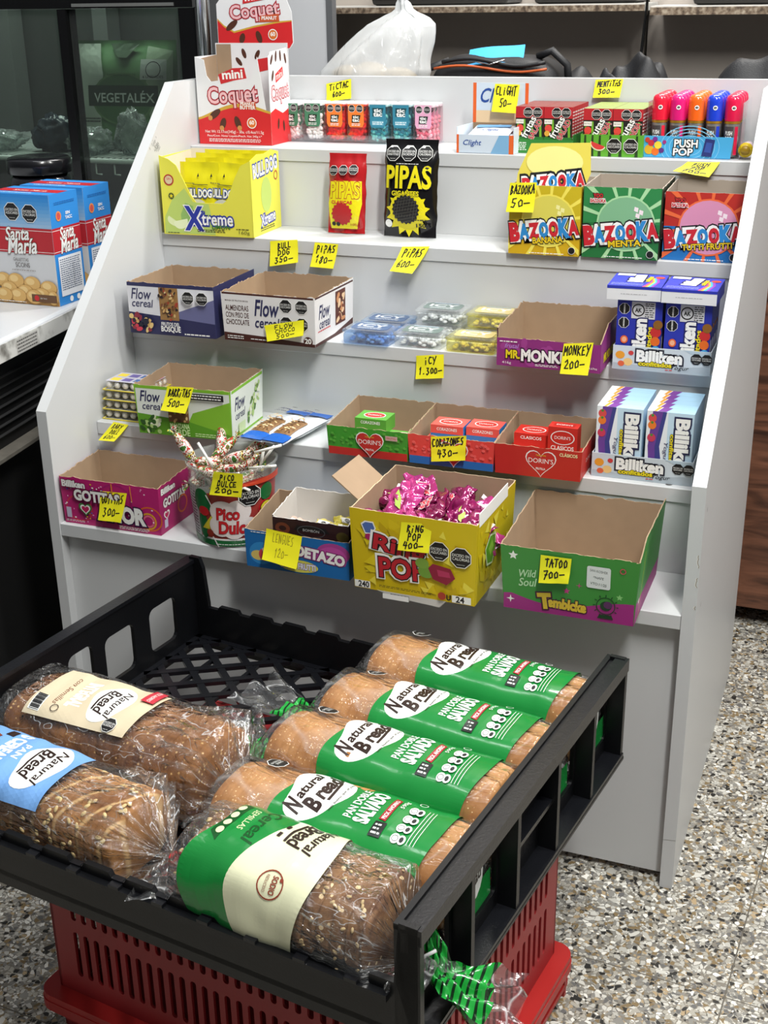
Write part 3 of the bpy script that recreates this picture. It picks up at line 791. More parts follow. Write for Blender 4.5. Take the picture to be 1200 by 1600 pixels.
F.poly([(.060, .236), (.062, .253), (.105, .259), (.105, .243)], RED); F.text('mini', .083, .248, w=.036, h=.011, m=WHITE, bold=.03, rot=6)
F.poly([(.092, .205), (.094, .216), (.131, .219), (.132, .206)], ink('#c4552f')); F.text('PEANUT', .112, .212, w=.03, m=WHITE, bold=.03)
for a, b, r_, q in ((.036, .200, .014, 35), (.056, .178, .009, 70), (.090, .180, .011, 110)):
    F.ell(a, b, r_, .0055, CHO, rot=q)
F.ell(.118, .184, .0095, .0095, WHITE); F.ell(.118, .184, .008, .008, ink('#d8722e')); F.text('60', .118, .185, w=.009, m=WHITE, bold=.03)
mb.build('header_card', cq)
mb = MB(); mb.box(.001, .001, 0, W_-.001, D_-.001, .001, KRAFT); mb.build('base', cq)

# ---- row 5: small mint dispensers
def tic_box(capc, candies, film_tint, n_seed, lab=None):
    t = empty('mint_box')
    mb = MB(); rr = random.Random(n_seed)
    w, d, h = .0385, .0155, .0635
    for k in range(96):
        a = rr.uniform(.006, w-.006); b = rr.uniform(.005, d-.004); z = .004+rr.random()*.040
        mb.blob((a, b, z), (.0052, .0033, .0033), candies[k % len(candies)], 8, 5, Matrix.Rotation(rr.uniform(0, 3.1), 3, V((rr.uniform(-.4, .4), 1, rr.uniform(-.3, .3))).normalized()))
    o = mb.build('mints', t); o['kind'] = 'stuff'
    mb = MB(); mb.bbox(0, 0, 0, w, d, h, film_mat('mint_box_'+film_tint.strip('#'), .04, film_tint, .05, 3, 1, .05, .5), .0015, 2); mb.build('clear_shell', t)
    mb = MB(); mb.bbox(.001, .0008, h-.004, w-.001, d-.0008, h+.0028, pmat('#e8e9ea', .3, .02), .001, 1); mb.build('lid', t)
    mb = MB(); F = Fr(mb, (0, -.0003, 0), (1, 0, 0), (0, 0, 1)); LB = ink(capc)
    z0 = .024
    F.poly([(.004, z0+.006), (.007, z0), (w-.007, z0), (w-.004, z0+.006), (w-.004, h), (.004, h)], LB)
    if lab == 'plain':
        F.poly([(.009, z0+.019), (w-.012, z0+.019), (w-.008, z0+.034), (.009, z0+.034)], ink('#12444d')); F.text('tic', w/2, z0+.0295, w=.014, h=.006, m=WHITE, bold=.03); F.text('tac', w/2, z0+.0225, w=.016, h=.006, m=WHITE, bold=.03)
        F.rect(.008, z0+.004, w-.008, z0+.012, ink('#5d9fb5')); F.small(.009, z0+.005, w-.009, z0+.011, 2, WHITE)
    else:
        F.oct(.0115, z0+.032, .0068, ('EXCESO EN', 'AZUCARES')); F.oct(.0265, z0+.032, .0068)
        F.poly([(.011, z0+.008), (w-.013, z0+.008), (w-.010, z0+.021), (.012, z0+.021)], ink('#10251a')); F.text('tic', w/2, z0+.0175, w=.011, h=.0045, m=WHITE, bold=.03); F.text('tac', w/2, z0+.0118, w=.013, h=.0045, m=WHITE, bold=.03)
        F.small(.011, z0+.002, w-.011, z0+.007, 2, WHITE)
    mb.build('paper_label', t)
    return t
TW = [pmat('#e8dcd8', .3), pmat('#e2c0bc', .3), pmat('#f0eeea', .3)]
kinds = [('#3e7d5c', TW, '#ffffff', None, 'white and pale pink mints, green label'), ('#3e7d5c', [pmat('#f1efe9', .3)], '#ffffff', None, 'white mints, green label'),
         ('#ec7a2c', [pmat('#e2371c', .3)], '#ff8a72', None, 'red-orange mints, left of the two'), ('#ec7a2c', [pmat('#e2371c', .3)], '#ff8a72', None, 'red-orange mints, right of the two'),
         ('#2f7d95', [pmat('#2c95a0', .3), pmat('#8ed3c8', .3), pmat('#1e7f97', .3)], '#dff6f6', 'plain', 'teal mints, left of the two'), ('#2f7d95', [pmat('#2c95a0', .3), pmat('#8ed3c8', .3), pmat('#1e7f97', .3)], '#dff6f6', 'plain', 'teal mints, right of the two'),
         ('#dca0bd', [pmat('#efc6cc', .3), pmat('#e58a9a', .3), pmat('#e0697f', .3)], '#fff0f4', None, 'pink mints and pink label')]
xs = [.134, .1775, .222, .263, .306, .349, .392]
first = {}
for i, (c, cd, ft, lb, nm) in enumerate(kinds):
    y0 = .620+.002*(i % 2)
    for k, where in enumerate(('front', 'middle', 'rear')):
        label = 'clear flat mint box, %s, %s box of its file' % (nm, where)
        key = (c, ft, i < 1)
        if key not in first:
            t = first[key] = tic_box(c, cd, ft, i+3, lb); t.location = (xs[i], y0, SZ[5]+.0035)
            tag(t, label, 'mint box', 'clear mint boxes on the top shelf')
        else: dup(first[key], (xs[i]+.0007*k, y0+.0165*k, SZ[5]+.0035), label=label)
tr_ = MB(); a0, a1 = .131, .434
tr_.box(a0, .612, SZ[5]+.0005, a1, .668, SZ[5]+.003, FILM2); tr_.box(a0, .612, SZ[5]+.003, a1, .6135, SZ[5]+.014, FILM2)
tag(tr_.build('acrylic_tray'), 'shallow clear acrylic tray holding the row of mint boxes', 'tray')

# ---- row 5: drink powder box
cl = empty('drink_powder_box', (.505, .522, SZ[5]+.0003), -.04); tag(cl, 'pale blue drink powder box with an orange-edged header card', 'candy box')
PB = ink('#cfdbe8'); OR = ink('#e4652b'); BL = ink('#2a4f9a')
mb = MB(); w, d = .100, .080
mb.box(0, 0, 0, w, .001, .030, PB); mb.box(0, 0, 0, .001, d, .042, PB); mb.box(w-.001, 0, 0, w, d, .042, PB); mb.box(0, 0, 0, w, d, .001, PB); mb.box(0, d-.001, 0, w, d, .042, KRAFTD)
F = on_front(mb); F.rect(0, 0, .004, .03, OR); F.rect(w-.008, 0, w, .03, OR); F.poly([(.06, 0), (.092, 0), (.092, .03), (.075, .03)], ink('#7fb0d6'))
F.text('Clight', .028, .016, w=.032, h=.011, m=BL, shear=.3, bold=.01)
F = on_side(mb, w); F.rect(0, 0, d, .042, ink('#d9e2ea')); 
mb.build('tray_box', cl)
mb = MB(); mb.plate([(0, 0), (w-.001, 0), (w-.001, .107), (0, .107)], [], .001, lambda a, b, e: V((a, d+.0005+e, b)), PB)
F = on_front(mb, 0, d+.0005, 0); F.rect(0, 0, .006, .107, OR); F.rect(w-.007, 0, w-.001, .107, OR); F.rect(.006, .042, w-.007, .062, ink('#e9c9a0'))
F.text('Clight', .045, .083, w=.062, h=.030, m=BL, shear=.35, bold=.015); mb.build('header_card', cl)
mb = MB()
def sachet(w, h, t, m, art=None, seed=0):
    mb = MB(); pillow(mb, w, h, t, m, seed, 12, 14, .002, .09)
    return mb
sa = None
for i in range(8):
    if sa is None:
        mb = sachet(.072, .058, .006, pmat('#dfe6ee', .3)); F = Fr(mb, (0, -.0045, 0), (1, 0, 0), (0, 0, 1)); F.poly([(-.03, .03), (.03, .035), (.03, .045), (-.03, .042)], ink('#6fa3cf')); F.text('Clight', 0, .02, w=.03, m=BL, shear=.3)
        sa = mb.build('drink_sachet'); o = sa; tag(o, 'x', 'sachet', 'drink powder sachets lying in the pale blue box')
    else: o = sa.copy(); COL.objects.link(o)
    o.location = (.553+random.uniform(-.004, .004), .532+.0026*i, SZ[5]+.006+i*.0026); o.rotation_euler = (math.radians(-78+random.uniform(-4, 4)), 0, random.uniform(-.12, .06))
    o['label'] = 'blue and white drink powder sachet in the pale blue box, %s from the bottom' % ('lowest', 'second', 'third', 'fourth', 'fifth', 'sixth', 'seventh', 'eighth')[i]
    if i == 7: o['label'] = 'topmost blue and white drink powder sachet in the pale blue box'

# ---- row 5: watermelon and dark candy-stick packs
def stick_pack(dark):
    mb = MB(); w, d, h = .0475, .0165, .072
    base = ink('#1b1a18'); red = ink('#b8242c')
    carton(mb, 0, 0, 0, w, d, h, base, red if dark else '#8a2a2c', '#7c3a34' if dark else '#8b9a5c')
    F = on_front(mb); g = ink('#6fae2e'); W2 = ink('#e8e4da')
    F.rect(0, h-.018, w, h, red)
    F.rect(0, 0, w, .024 if dark else .028, ink('#2e7d33') if dark else ink('#5ea52f'))
    for a in (.003, .014, .027, .041): F.poly([(a, .024), (a+.004, .024), (a+.0025, h-.02), (a-.001, h-.02)], g)
    if not dark:
        for a in (.006, .018, .031): F.poly([(a, 0), (a+.005, 0), (a+.0045, .026), (a+.001, .026)], ink('#233b16'))
    F.oct(.021, h-.009, .0085, ('EXCESO EN', 'AZUCARES')); F.oct(.037, h-.009, .0085)
    F.rect(.001, h-.027, .014, h-.020, W2); F.text('SIN TACC', .0075, h-.0235, w=.011, m=BLACK)
    F.text('frutas', .022, .040, w=.036, h=.012, m=WHITE, rot=62, bold=.02, out=BLACK, ow=.03)
    F.text('SALAD' if dark else 'SANDIA', .034, .036, w=.034, h=.009, m=red, rot=62, bold=.03, out=WHITE, ow=.03)
    F.ell(.008, .038, .006, .006, ink('#d8453a')); F.ell(.006, .030, .0045, .0045, ink('#d9a23a') if dark else ink('#c9352f'))
    F.small(.002, .004, .016, .018, 5, WHITE)
    F = on_side(mb, w); F.rect(0, 0, d, h*.35, ink('#4d8a2b')); F.small(.002, .02, d-.002, h-.006, 9, WHITE)
    return tag(mb.build('stick_candy_pack'), 'x', 'candy pack')
for dark, x0, yy, nm in ((True, .598, .545, 'dark red fruit candy pack'), (False, .716, .528, 'green watermelon candy pack')):
    src = stick_pack(dark)
    for c in range(2):
        for k in range(7 if dark else 8):
            o = src if (c == 0 and k == 0) else src.copy()
            if o is not src: COL.objects.link(o)
            o.location = (x0+.0018+c*.0482, yy+.002+k*.0168, SZ[5]+.0022); o['group'] = 'dark fruit candy packs' if dark else 'watermelon candy packs'
    
            o['label'] = '%s, %s column, %s counted from the front' % (nm, 'left' if c == 0 else 'right', ('front', 'second', 'third', 'fourth', 'fifth', 'sixth', 'seventh', 'eighth')[k])
    if dark:
        mb = MB(); L = .121; mb.box(0, 0, 0, .1, L, .0015, ink('#2e7d33')); mb.box(0, -.001, 0, .1, 0, .022, ink('#2e7d33')); mb.box(-.001, -.001, 0, 0, L, .03, ink('#2e7d33')); mb.box(.1, -.001, 0, .101, L, .03, ink('#2e7d33'))
        F = on_front(mb, 0, -.001); F.small(.004, .004, .022, .018, 5, WHITE)
    else:
        mb = MB(); L = .137; g = ink('#5da630'); mb.box(0, 0, 0, .0995, L, .0015, g); mb.box(0, -.001, 0, .0995, 0, .034, g); mb.box(-.001, -.001, 0, 0, L, .034, g); mb.box(.0995, -.001, 0, .1005, L, .034, g)
        F = on_front(mb, 0, -.001)
        for a in (.004, .016, .028, .045, .062, .088): F.poly([(a, 0), (a+.005, 0), (a+.004, .033), (a+.001, .033)], ink('#1f3b15'))
        F.ell(.028, .019, .013, .010, ink('#d7e0b8'), rot=-20, a0=180, a1=360); F.ell(.028, .0195, .0115, .0085, ink('#d43a3a'), rot=-20, a0=180, a1=360)
        F.oct(.054, .017, .0125, ('EXCESO EN', 'AZUCARES')); F.oct(.081, .017, .0125)
        F.small(.002, .006, .010, .02, 3, WHITE)
    tag(mb.build('display_tray', loc=(x0, yy, SZ[5]+.0003)), ('dark green cardboard tray under the dark red candy packs' if dark else 'green striped cardboard tray with octagons under the watermelon packs'), 'tray')

# ---- row 5: push-up lollipops
def pushpop(cap, seed):
    t = empty('push_up_lollipop')
    C_ = pmat(cap, .18, .03, coat=.5); r = .0128
    mb = MB(); mb.lathe([(0, 0), (r*.93, 0), (r*.93, .050)], pmat('#a9a6a4', .25, .1, metal=.6), 20)
    F = Fr(mb, None, 0, 0, fn=lambda a, b, l: V((math.sin(a/r)*(r*.935+l), -math.cos(a/r)*(r*.935+l), b)), sub=.004)
    F.rect(-.012, .003, .004, .046, pmat('#4a4446', .3)); F.text('PUSH', -.004, .036, w=.012, h=.006, m=WHITE, bold=.03); F.text('POP', -.004, .028, w=.011, h=.006, m=WHITE, bold=.03)
    F.small(-.010, .006, .003, .024, 5, WHITE)
    F.rect(.006, .003, .012, .046, C_)
    mb.build('printed_barrel', t)
    mb = MB(); mb.lathe([(r*.97, .0502), (r*.97, .054)], pmat('#d8a43a', .3, metal=.7), 20); mb.build('gold_ring', t)
    mb = MB(); mb.lathe([(r, .0542), (r, .082), (r*.92, .0885), (r*.7, .092), (r*.35, .0935), (0, .094)], C_, 20)
    F = Fr(mb, None, 0, 0, fn=lambda a, b, l: V((math.sin(a/r)*(r+l+.0002), -math.cos(a/r)*(r+l+.0002), b)), sub=.004)
    F.ell(.002, .074, .0035, .0035, WHITE); F.ell(.002, .074, .0022, .0018, BLACK)
    mb.build('cap', t)
    tag(t, 'x', 'lollipop', 'push-up lollipops in the clear display'); return t
PX, PY = .836, .555
src = {}
for c, (cap, nm) in enumerate((('#e0203a', 'bright red'), ('#d81e74', 'magenta'), ('#f0641c', 'orange'), ('#1f3fc8', 'blue'), ('#d81a48', 'crimson'))):
    for k in range(4):
        if cap not in src: t = src[cap] = pushpop(cap, c)
        else: t = dup(src[cap])
        t.location = (PX+c*.0285, PY+k*.0285, SZ[5]+.003); t.rotation_euler = (0, 0, random.uniform(-.5, .5)*(k > 0))
        t['label'] = '%s capped push-up lollipop, %s of its file' % (nm, ('front one', 'second one', 'third one', 'rear one')[k])
mb = MB(); z = SZ[5]+.0004
mb.box(PX-.017, PY-.017, z, PX+.131, PY+.101, z+.0015, FILM2); mb.box(PX-.017, PY-.017, z, PX-.016, PY+.101, z+.085, FILM2); mb.box(PX+.130, PY-.017, z, PX+.131, PY+.101, z+.085, FILM2)
t = mb.build('lollipop_display'); tag(t, 'clear plastic lollipop display with a bright blue printed front strip', 'display tray')
mb = MB(); mb.plate([(-.002, 0), (.134, 0), (.137, .033), (-.004, .033)], [], .001, lambda a, b, e: V((PX-.017+a, PY-.0185+e, z+.0001+b)), ink('#46a6d8'))
F = Fr(mb, (PX-.017, PY-.0187, z), (1, 0, 0), (0, 0, 1))
for i in range(5): F.ring(.07, .017, .018+.007*i, .0012, ink('#7cc4e8'), 30, .7)
F.rect(-.006, 0, .134, .0005, ink('#2a78b5'))
for a, b, r_, c in ((.006, .012, .0075, '#d8a52a'), (.016, .009, .006, '#e06a22'), (.009, .022, .005, '#c22a3a'), (.020, .019, .006, '#e8ce3a'), (.026, .011, .004, '#5a2a78'), (.015, .028, .004, '#7a2a8a'), (.003, .027, .004, '#c23a2a'), (.03, .024, .003, '#a02a7a')): F.ell(a, b, r_, r_, ink(c), 14)
F.text('PUSH', .064, .0225, w=.036, h=.0115, m=WHITE, bold=.03, out=BLACK, ow=.08); F.text('POP', .060, .0095, w=.030, h=.0105, m=WHITE, bold=.03, out=BLACK, ow=.08)
F.poly([(.089, .004), (.105, .003), (.109, .029), (.094, .031)], ink('#24306e'))
F.poly([(.093, .010), (.103, .009), (.105, .024), (.096, .025)], ink('#34509c'))
mb.build('printed_strip', t)
mb = MB(); mb.tube([(.975, .575, 1.0065), (.975, .545, 1.0065)], [.0105, .0108], pmat('#c8b8c0', .3), 18); 
t = mb.build('sweet_tube'); tag(t, 'small candy tube with a yellow cap lying at the right end of the top shelf', 'candy tube')
mb = MB(); mb.tube([(.975, .545, 1.0065), (.975, .538, 1.0065)], [.0115, .0110], pmat('#d8b81a', .25), 18); mb.tube([(.975, .5376, 1.0065), (.975, .5374, 1.0065)], [.0075, .0075], pmat('#a8861a', .3), 16); mb.build('yellow_cap', t)
# ---- row 4: lemon candy box with sachets
z4 = SZ[4]+.0003
bd = empty('lemon_candy_box', (.012, .381, z4), math.radians(2)); tag(bd, 'pale yellow lemon sour candy box with a cut-away front, full of yellow sachets', 'candy box')
BY = ink('#e3de4c'); w, d, h = .172, .120, .136
mb = MB()
mb.plate([(0, 0), (w, 0), (w-.001, .128), (w-.018, .12), (w-.030, .1), (w-.047, .062), (w-.055, .056), (.066, .056), (.056, .070), (.032, .118), (.018, .128), (0, .134)], [], .0012, lambda a, b, e: V((a, e, b)), BY)
F = on_front(mb)
F.poly([(.002, .002), (.10, .002), (.09, .054), (.06, .057), (.045, .08), (.02, .06), (.004, .03)], ink('#b9cf6a'))
F.poly([(.036, .012), (.058, .018), (.060, .05), (.045, .055), (.035, .035)], ink('#8fb765'))
F.ell(.024, .024, .016, .010, ink('#dfe9b4'), rot=-12, a0=150, a1=330); F.ell(.034, .022, .014, .012, ink('#e6efc4'), rot=25, a0=150, a1=360)
F.ring(.016, .093, .0085, .0022, ink('#b5322f')); F.ell(.016, .093, .007, .007, ink('#d9c7a0')); F.text('SIN', .016, .095, w=.008, m=RED); F.ell(.019, .066, .0055, .0055, ink('#4c5a22')); F.star(.019, .066, .004, YEL)
F.text('Xtreme', .096, .029, w=.076, h=.021, m=WHITE, bold=.02, out=ink('#23339a'), ow=.09)
F.text('X', .060, .029, w=.03, h=.038, m=ink('#23339a'), bold=.04, out=WHITE, ow=.03); F.text('LIMON', .111, .0155, w=.034, h=.0065, m=ink('#3e7a2a'), bold=.03); F.small(.066, .006, .12, .0115, 2, BLACK)
F.small(.008, .002, .03, .0045, 1, BLACK); F.text('160g', .155, .0075, w=.020, h=.007, m=ink('#6d6f2a')); F.small(.14, .012, .165, .015, 1, BLACK)
mb.build('front_panel', bd)
mb = MB()
mb.plate([(0, 0), (d, 0), (d, .131), (.09, .138), (.06, .134), (.03, .136), (0, .128)], [], .0012, lambda a, b, e: V((w-e, a, b)), BY)
mb.add([(w-.0013, .0015, .001), (w-.0013, d-.001, .001), (w-.0013, d-.001, .13), (w-.0013, .0015, .127)], [(0, 1, 2, 3)], pmat('#d8cdb4', .7))
F = on_side(mb, w)
F.text('BULL DOG', .06, .112, w=.10, h=.022, m=WHITE, bold=.03, out=ink('#3a4f9a'), ow=.08, rot=4)
F.ell(.06, .065, .022, .030, ink('#b9cf6a')); F.text('Xtreme', .064, .025, w=.06, h=.018, m=WHITE, bold=.02, out=ink('#23339a'), ow=.09, rot=4); F.small(.03, .005, .09, .012, 2, BLACK); F.ring(.103, .093, .007, .002, ink('#b5322f'))
mb.build('side_panel', bd)
mb = MB(); mb.box(0, .0012, 0, .0012, d, .131, BY); mb.add([(.0014, .0015, .001), (.0014, d-.001, .001), (.0014, d-.001, .131), (.0014, .0015, .128)], [(0, 1, 2, 3)], pmat('#ded4bd', .7)); mb.build('side_panel', bd)
mb = MB(); mb.box(.001, d-.0012, 0, w-.001, d, .133, pmat('#dcd3bf', .7)); mb.box(.001, .001, 0, w-.001, d-.001, .001, pmat('#dcd3bf', .7)); mb.build('back_panel', bd)
YS = pmat('#d9cf1e', .25, .06, bump=.2); first_s = None
spots = [(.058, .030, 0, .0), (.100, .034, .06, .03), (.062, .050, -.03, .0), (.112, .056, .03, 0), (.065, .074, .02, 0), (.118, .080, -.02, 0), (.07, .1, .02, 0), (.12, .104, 0, 0)]
for i, (a, b, r_, tl) in enumerate(spots):
    if first_s is None:
        mb = MB(); pillow(mb, .074, .118, .016, YS, 4, 16, 16, .003, .10)
        def sf(a_, b_, l):
            e = max(0, 1-abs(a_/.035)**2.6); k = max(0, 1-(abs(2*b_/.118-1)/.8)**3)
            return V((a_, -.008*k*e**.6-.0025-l*3, b_))
        F = Fr(mb, None, 0, 0, fn=sf, sub=.012)
        F.text('BULL DOG', 0, .066, w=.052, h=.013, m=WHITE, bold=.04, out=ink('#3a4f9a'), ow=.10)
        F.ell(0, .043, .017, .013, ink('#c9cbc8')); F.ell(-.016, .036, .008, .007, ink('#a8332e')); F.ell(.016, .036, .008, .007, ink('#a8332e')); F.rect(-.008, .046, .009, .049, ink('#a8332e'))
        F.small(-.03, .080, -.005, .085, 1, ink('#8d8a3a')); F.rect(-.008, .08, .02, .0815, ink('#6b6a2a'))
        for q in (-.001, .024): F.poly([(q, .094), (q+.004, .094), (q+.002, .1)], BLACK)
        o = first_s = mb.build('candy_sachet'); tag(o, 'x', 'sachet', 'yellow sour candy sachets in the lemon box')
    else: o = first_s.copy(); COL.objects.link(o)
    M_ = Matrix.Rotation(math.radians(2), 3, 'Z') @ V((a, b, 0))
    o.location = V((.012, .381, z4+(.002, .007, .012, .015)[i//2]))+M_; o.rotation_euler = (-.06, r_, tl+.035)
    o['label'] = 'yellow sour candy sachet in the lemon box, %s row, %s' % (('front', 'second', 'third', 'rear')[i//2], 'left' if i % 2 == 0 else 'right')

# ---- row 4: seed bags
def seedbag(w, h, d, body, loc, rotz, lean, label, red):
    t = empty('sunflower_seed_bag', loc, (lean, 0, rotz)); tag(t, label, 'snack bag')
    mb = MB(); pillow(mb, w, h, d, pmat(body, .2, .08, bump=.25, bscale=40, coat=.3), 3 if red else 8, 20, 26, .004, .07); mb.build('bag_body', t)
    def sf(a, b, l):
        e = max(0, 1-abs(a/(w/2))**2.6); k = max(0, 1-(abs(2*b/h-1)/.86)**3)
        return V((a, -d/2*k*e**.6-.0043-l*3, b))
    mb = MB(); F = Fr(mb, None, 0, 0, fn=sf, sub=.014); Y = pmat('#e3d61f', .25)
    if red:
        n = 18
        F.poly([(-.026, .008), (.022, .008), (.031, .05), (.030, .088), (-.022, .088), (-.030, .05)], Y)
        F.text('PIPAS', .001, .073, w=.052, h=.026, m=Y, bold=.03, out=ink('#b01e22'), ow=.03); F.text('CLASICAS', -.004, .0525, w=.038, h=.005, m=RED, bold=.03)
        F.star(-.004, .033, .020, ink('#b01e22'), 16, .86); F.text('100g', .018, .0145, w=.014, h=.005, m=ink('#b01e22')); F.ell(-.020, .016, .0035, .0035, BLACK); F.ell(-.012, .0155, .0035, .0035, BLACK)
        for i in range(3): F.oct(-.021+.0185*i, .105+.001*i, .0088, (('EXCESO EN', 'GRASAS'), ('EXCESO EN', 'SODIO'), ('EXCESO EN', 'CALORIAS'))[i])
    else:
        F.star(.0, .040, .040, Y, 14, .72); F.ell(0, .045, .032, .03, Y)
        F.text('PIPAS', .0, .099, w=.078, h=.035, m=Y, bold=.03, out=BLACK, ow=.02); F.text('GIGANTES', -.004, .0725, w=.048, h=.0075, m=Y, bold=.03, out=BLACK, ow=.06)
        F.star(-.003, .046, .025, BLACK, 20, .88); g = ink('#4c4a45')
        for i in range(-4, 5):
            L = math.sqrt(max(0, .022**2-(i*.005)**2)); F.line([(-.003+i*.005-L*.2, .046-L), (-.003+i*.005+L*.2, .046+L)], .0007, g); F.line([(-.003-L, .046+i*.005-L*.2), (-.003+L, .046+i*.005+L*.2)], .0007, g)
        F.ell(-.035, .022, .0065, .0065, WHITE); F.text('150g', .026, .019, w=.022, h=.008, m=BLACK, bold=.03); F.small(.012, .027, .035, .031, 1, BLACK)
        for i in range(3): F.oct(-.029+.0285*i, .137+.0005*i, .0135, (('EXCESO EN', 'GRASAS TOTALES'), ('EXCESO EN', 'SODIO'), ('EXCESO EN', 'CALORIAS'))[i])
        F.small(-.02, .1195, .02, .1215, 1, WHITE)
    mb.build('printed_front', t)
seedbag(.068, .134, .026, '#b01e22', (.322, .470, z4+.001), .03, -.13, 'small red and yellow sunflower seed bag standing on the second shelf', True)
seedbag(.094, .160, .030, '#131214', (.440, .468, z4+.001), .0, -.10, 'large black and yellow sunflower seed bag beside the smaller red one', False)

# ---- row 4: bubble gum boxes
def gum_art(flavour, base, dk, ball, ex, has_logo=True):
    def art(F, S):
        w, h = F.w, F.h
        F.rect(0, 0, w, h, ink(base))
        F.poly([(0, h*.5), (w, h*.5), (w, h), (0, h)], ink(dk))
        cx, cy = w*.56, h*.50
        for i in range(14):
            t = math.radians(i*360/14+8); 
            p1 = (cx+.2*math.cos(t-.05), cy+.2*math.sin(t-.05)); p2 = (cx+.2*math.cos(t+.05), cy+.2*math.sin(t+.05))
            def clip(p):
                k = 1
                for c_, lo, hi, v in ((cx, 0, w, p[0]-cx), (cy, 0, h, p[1]-cy)):
                    if c_+v > hi: k = min(k, (hi-c_)/v)
                    if c_+v < lo: k = min(k, (lo-c_)/v)
                return (cx+(p[0]-cx)*k, cy+(p[1]-cy)*k)
            F.poly([(cx, cy), clip(p1), clip(p2)], ink(ex))
        R = w*.36
        F.ell(cx, cy, R*1.06, R*1.0, ink(ex)); F.ell(cx, cy, R, R*.94, ink(ball))
        for a, b in ((.30, .62), (.48, .52), (.36, .40)): F.poly([(cx+R*a, cy+R*b), (cx+R*(a+.14), cy+R*(b-.04)), (cx+R*(a+.12), cy+R*(b-.2)), (cx+R*(a-.02), cy+R*(b-.14))], ink('#f3e3e8') if ball != '#d9cf5a' else ink('#f2eda0'))
        F.text('BAZOOKA', w*.5, h*.37, w=w*.94, h=h*.25, m=WHITE, bold=.09, out=BLACK, ow=.06, rot=7)
        for ch, i, c in zip('BAZOOKA', range(7), ('#c7222f', '#2a86c8', '#c7222f', '#2a86c8', '#c7222f', '#2a86c8', '#c7222f')):
            t = (i-3)/7*w*.97
            F.text(ch, w*.5+t*math.cos(math.radians(7)), h*.37+t*math.sin(math.radians(7)), w=w*.112, h=h*(.24 if i in (0, 5) else .19), m=ink(c), bold=.07, rot=7)
        F.text(flavour, w*.56, h*.225, w=w*(.42 if len(flavour) < 9 else .62), h=h*.085, m=ink('#e8c51c'), bold=.03, out=BLACK, ow=.07, rot=5)
        if has_logo:
            F.text('YOO', w*.19, h*.88, w=w*.12, h=h*.055, m=RED, bold=.05, out=BLACK, ow=.1); F.text('BAZOOKA', w*.19, h*.81, w=w*.2, h=h*.05, m=ink('#c7222f'), bold=.04, out=WHITE, ow=.1)
        F.ell(w*.90, h*.085, w*.05, w*.05, WHITE); F.ell(w*.90, h*.085, w*.045, w*.045, BLACK); F.small(w*.3, .0015, w*.8, .0045, 1, WHITE)
        S.text('YOO', .03, h*.88, w=.02, h=.007, m=RED, out=WHITE, ow=.08); S.text('BAZOOKA', .06, h*.4, w=.08, h=.02, m=RED, bold=.04, out=WHITE, ow=.1)
    return art
KRW = pmat('#a3978a', .8, .06)
open_box('bubble_gum_box', 'yellow banana bubble gum box with a folded-up card lid, left of the three', 'candy box', (.638, .382, z4), .114, .120, .107, '#d9bb1e', '#c7a51c', rag=0, inner=KRW, seed=3, art=gum_art('BANANA', '#cfa714', '#c9b21c', '#d9cf5a', '#f0e05a', False))
lid = bpy.data.objects['bubble_gum_box']
mb = MB(); GY = ink('#d8c84e')
mb.plate([(.004, .0), (.110, .0), (.122, .030), (.118, .075), (.024, .072), (.006, .028)], [], .0012, lambda a, b, e: V((a, .018+.22*b+e, .094+b)), GY)
F = Fr(mb, (0, .0175, .094), (1, 0, 0), (0, .22, 1)); F.ell(.064, .045, .045, .024, ink('#e9e08a')); 
F.text('BAZOOKA', .064, .016, w=.098, h=.022, m=WHITE, bold=.08, out=BLACK, ow=.12, rot=7)
for ch, i, c in zip('BAZOOKA', range(7), ('#c7222f', '#2a86c8')*4):
    tt = (i-3)/7*.1; F.text(ch, .064+tt*.992, .016+tt*.12, w=.011, h=.017, m=ink('#c7222f' if i % 2 == 0 else '#2a86c8'), bold=.07, rot=7)
mb.build('card_lid', lid)
open_box('bubble_gum_box', 'green mint bubble gum box, middle of the three', 'candy box', (.756, .386, z4), .118, .117, .108, '#1f6a38', '#1a2a1c', rag=.0012, hb=.112, inner=KRW, seed=4, flare=.001, art=gum_art('MENTA', '#1f7038', '#2c8346', '#7fb58a', '#a9d8a2'))
open_box('bubble_gum_box', 'red fruit bubble gum box, right of the three, partly behind blue candy cartons', 'candy box', (.878, .400, z4), .1195, .104, .103, '#b3241e', '#7c1a18', rag=.001, hb=.108, inner=KRW, seed=5, art=gum_art('TUTTI FRUTTI', '#1d6fb5', '#b52a20', '#d68fb0', '#e86a3a'))

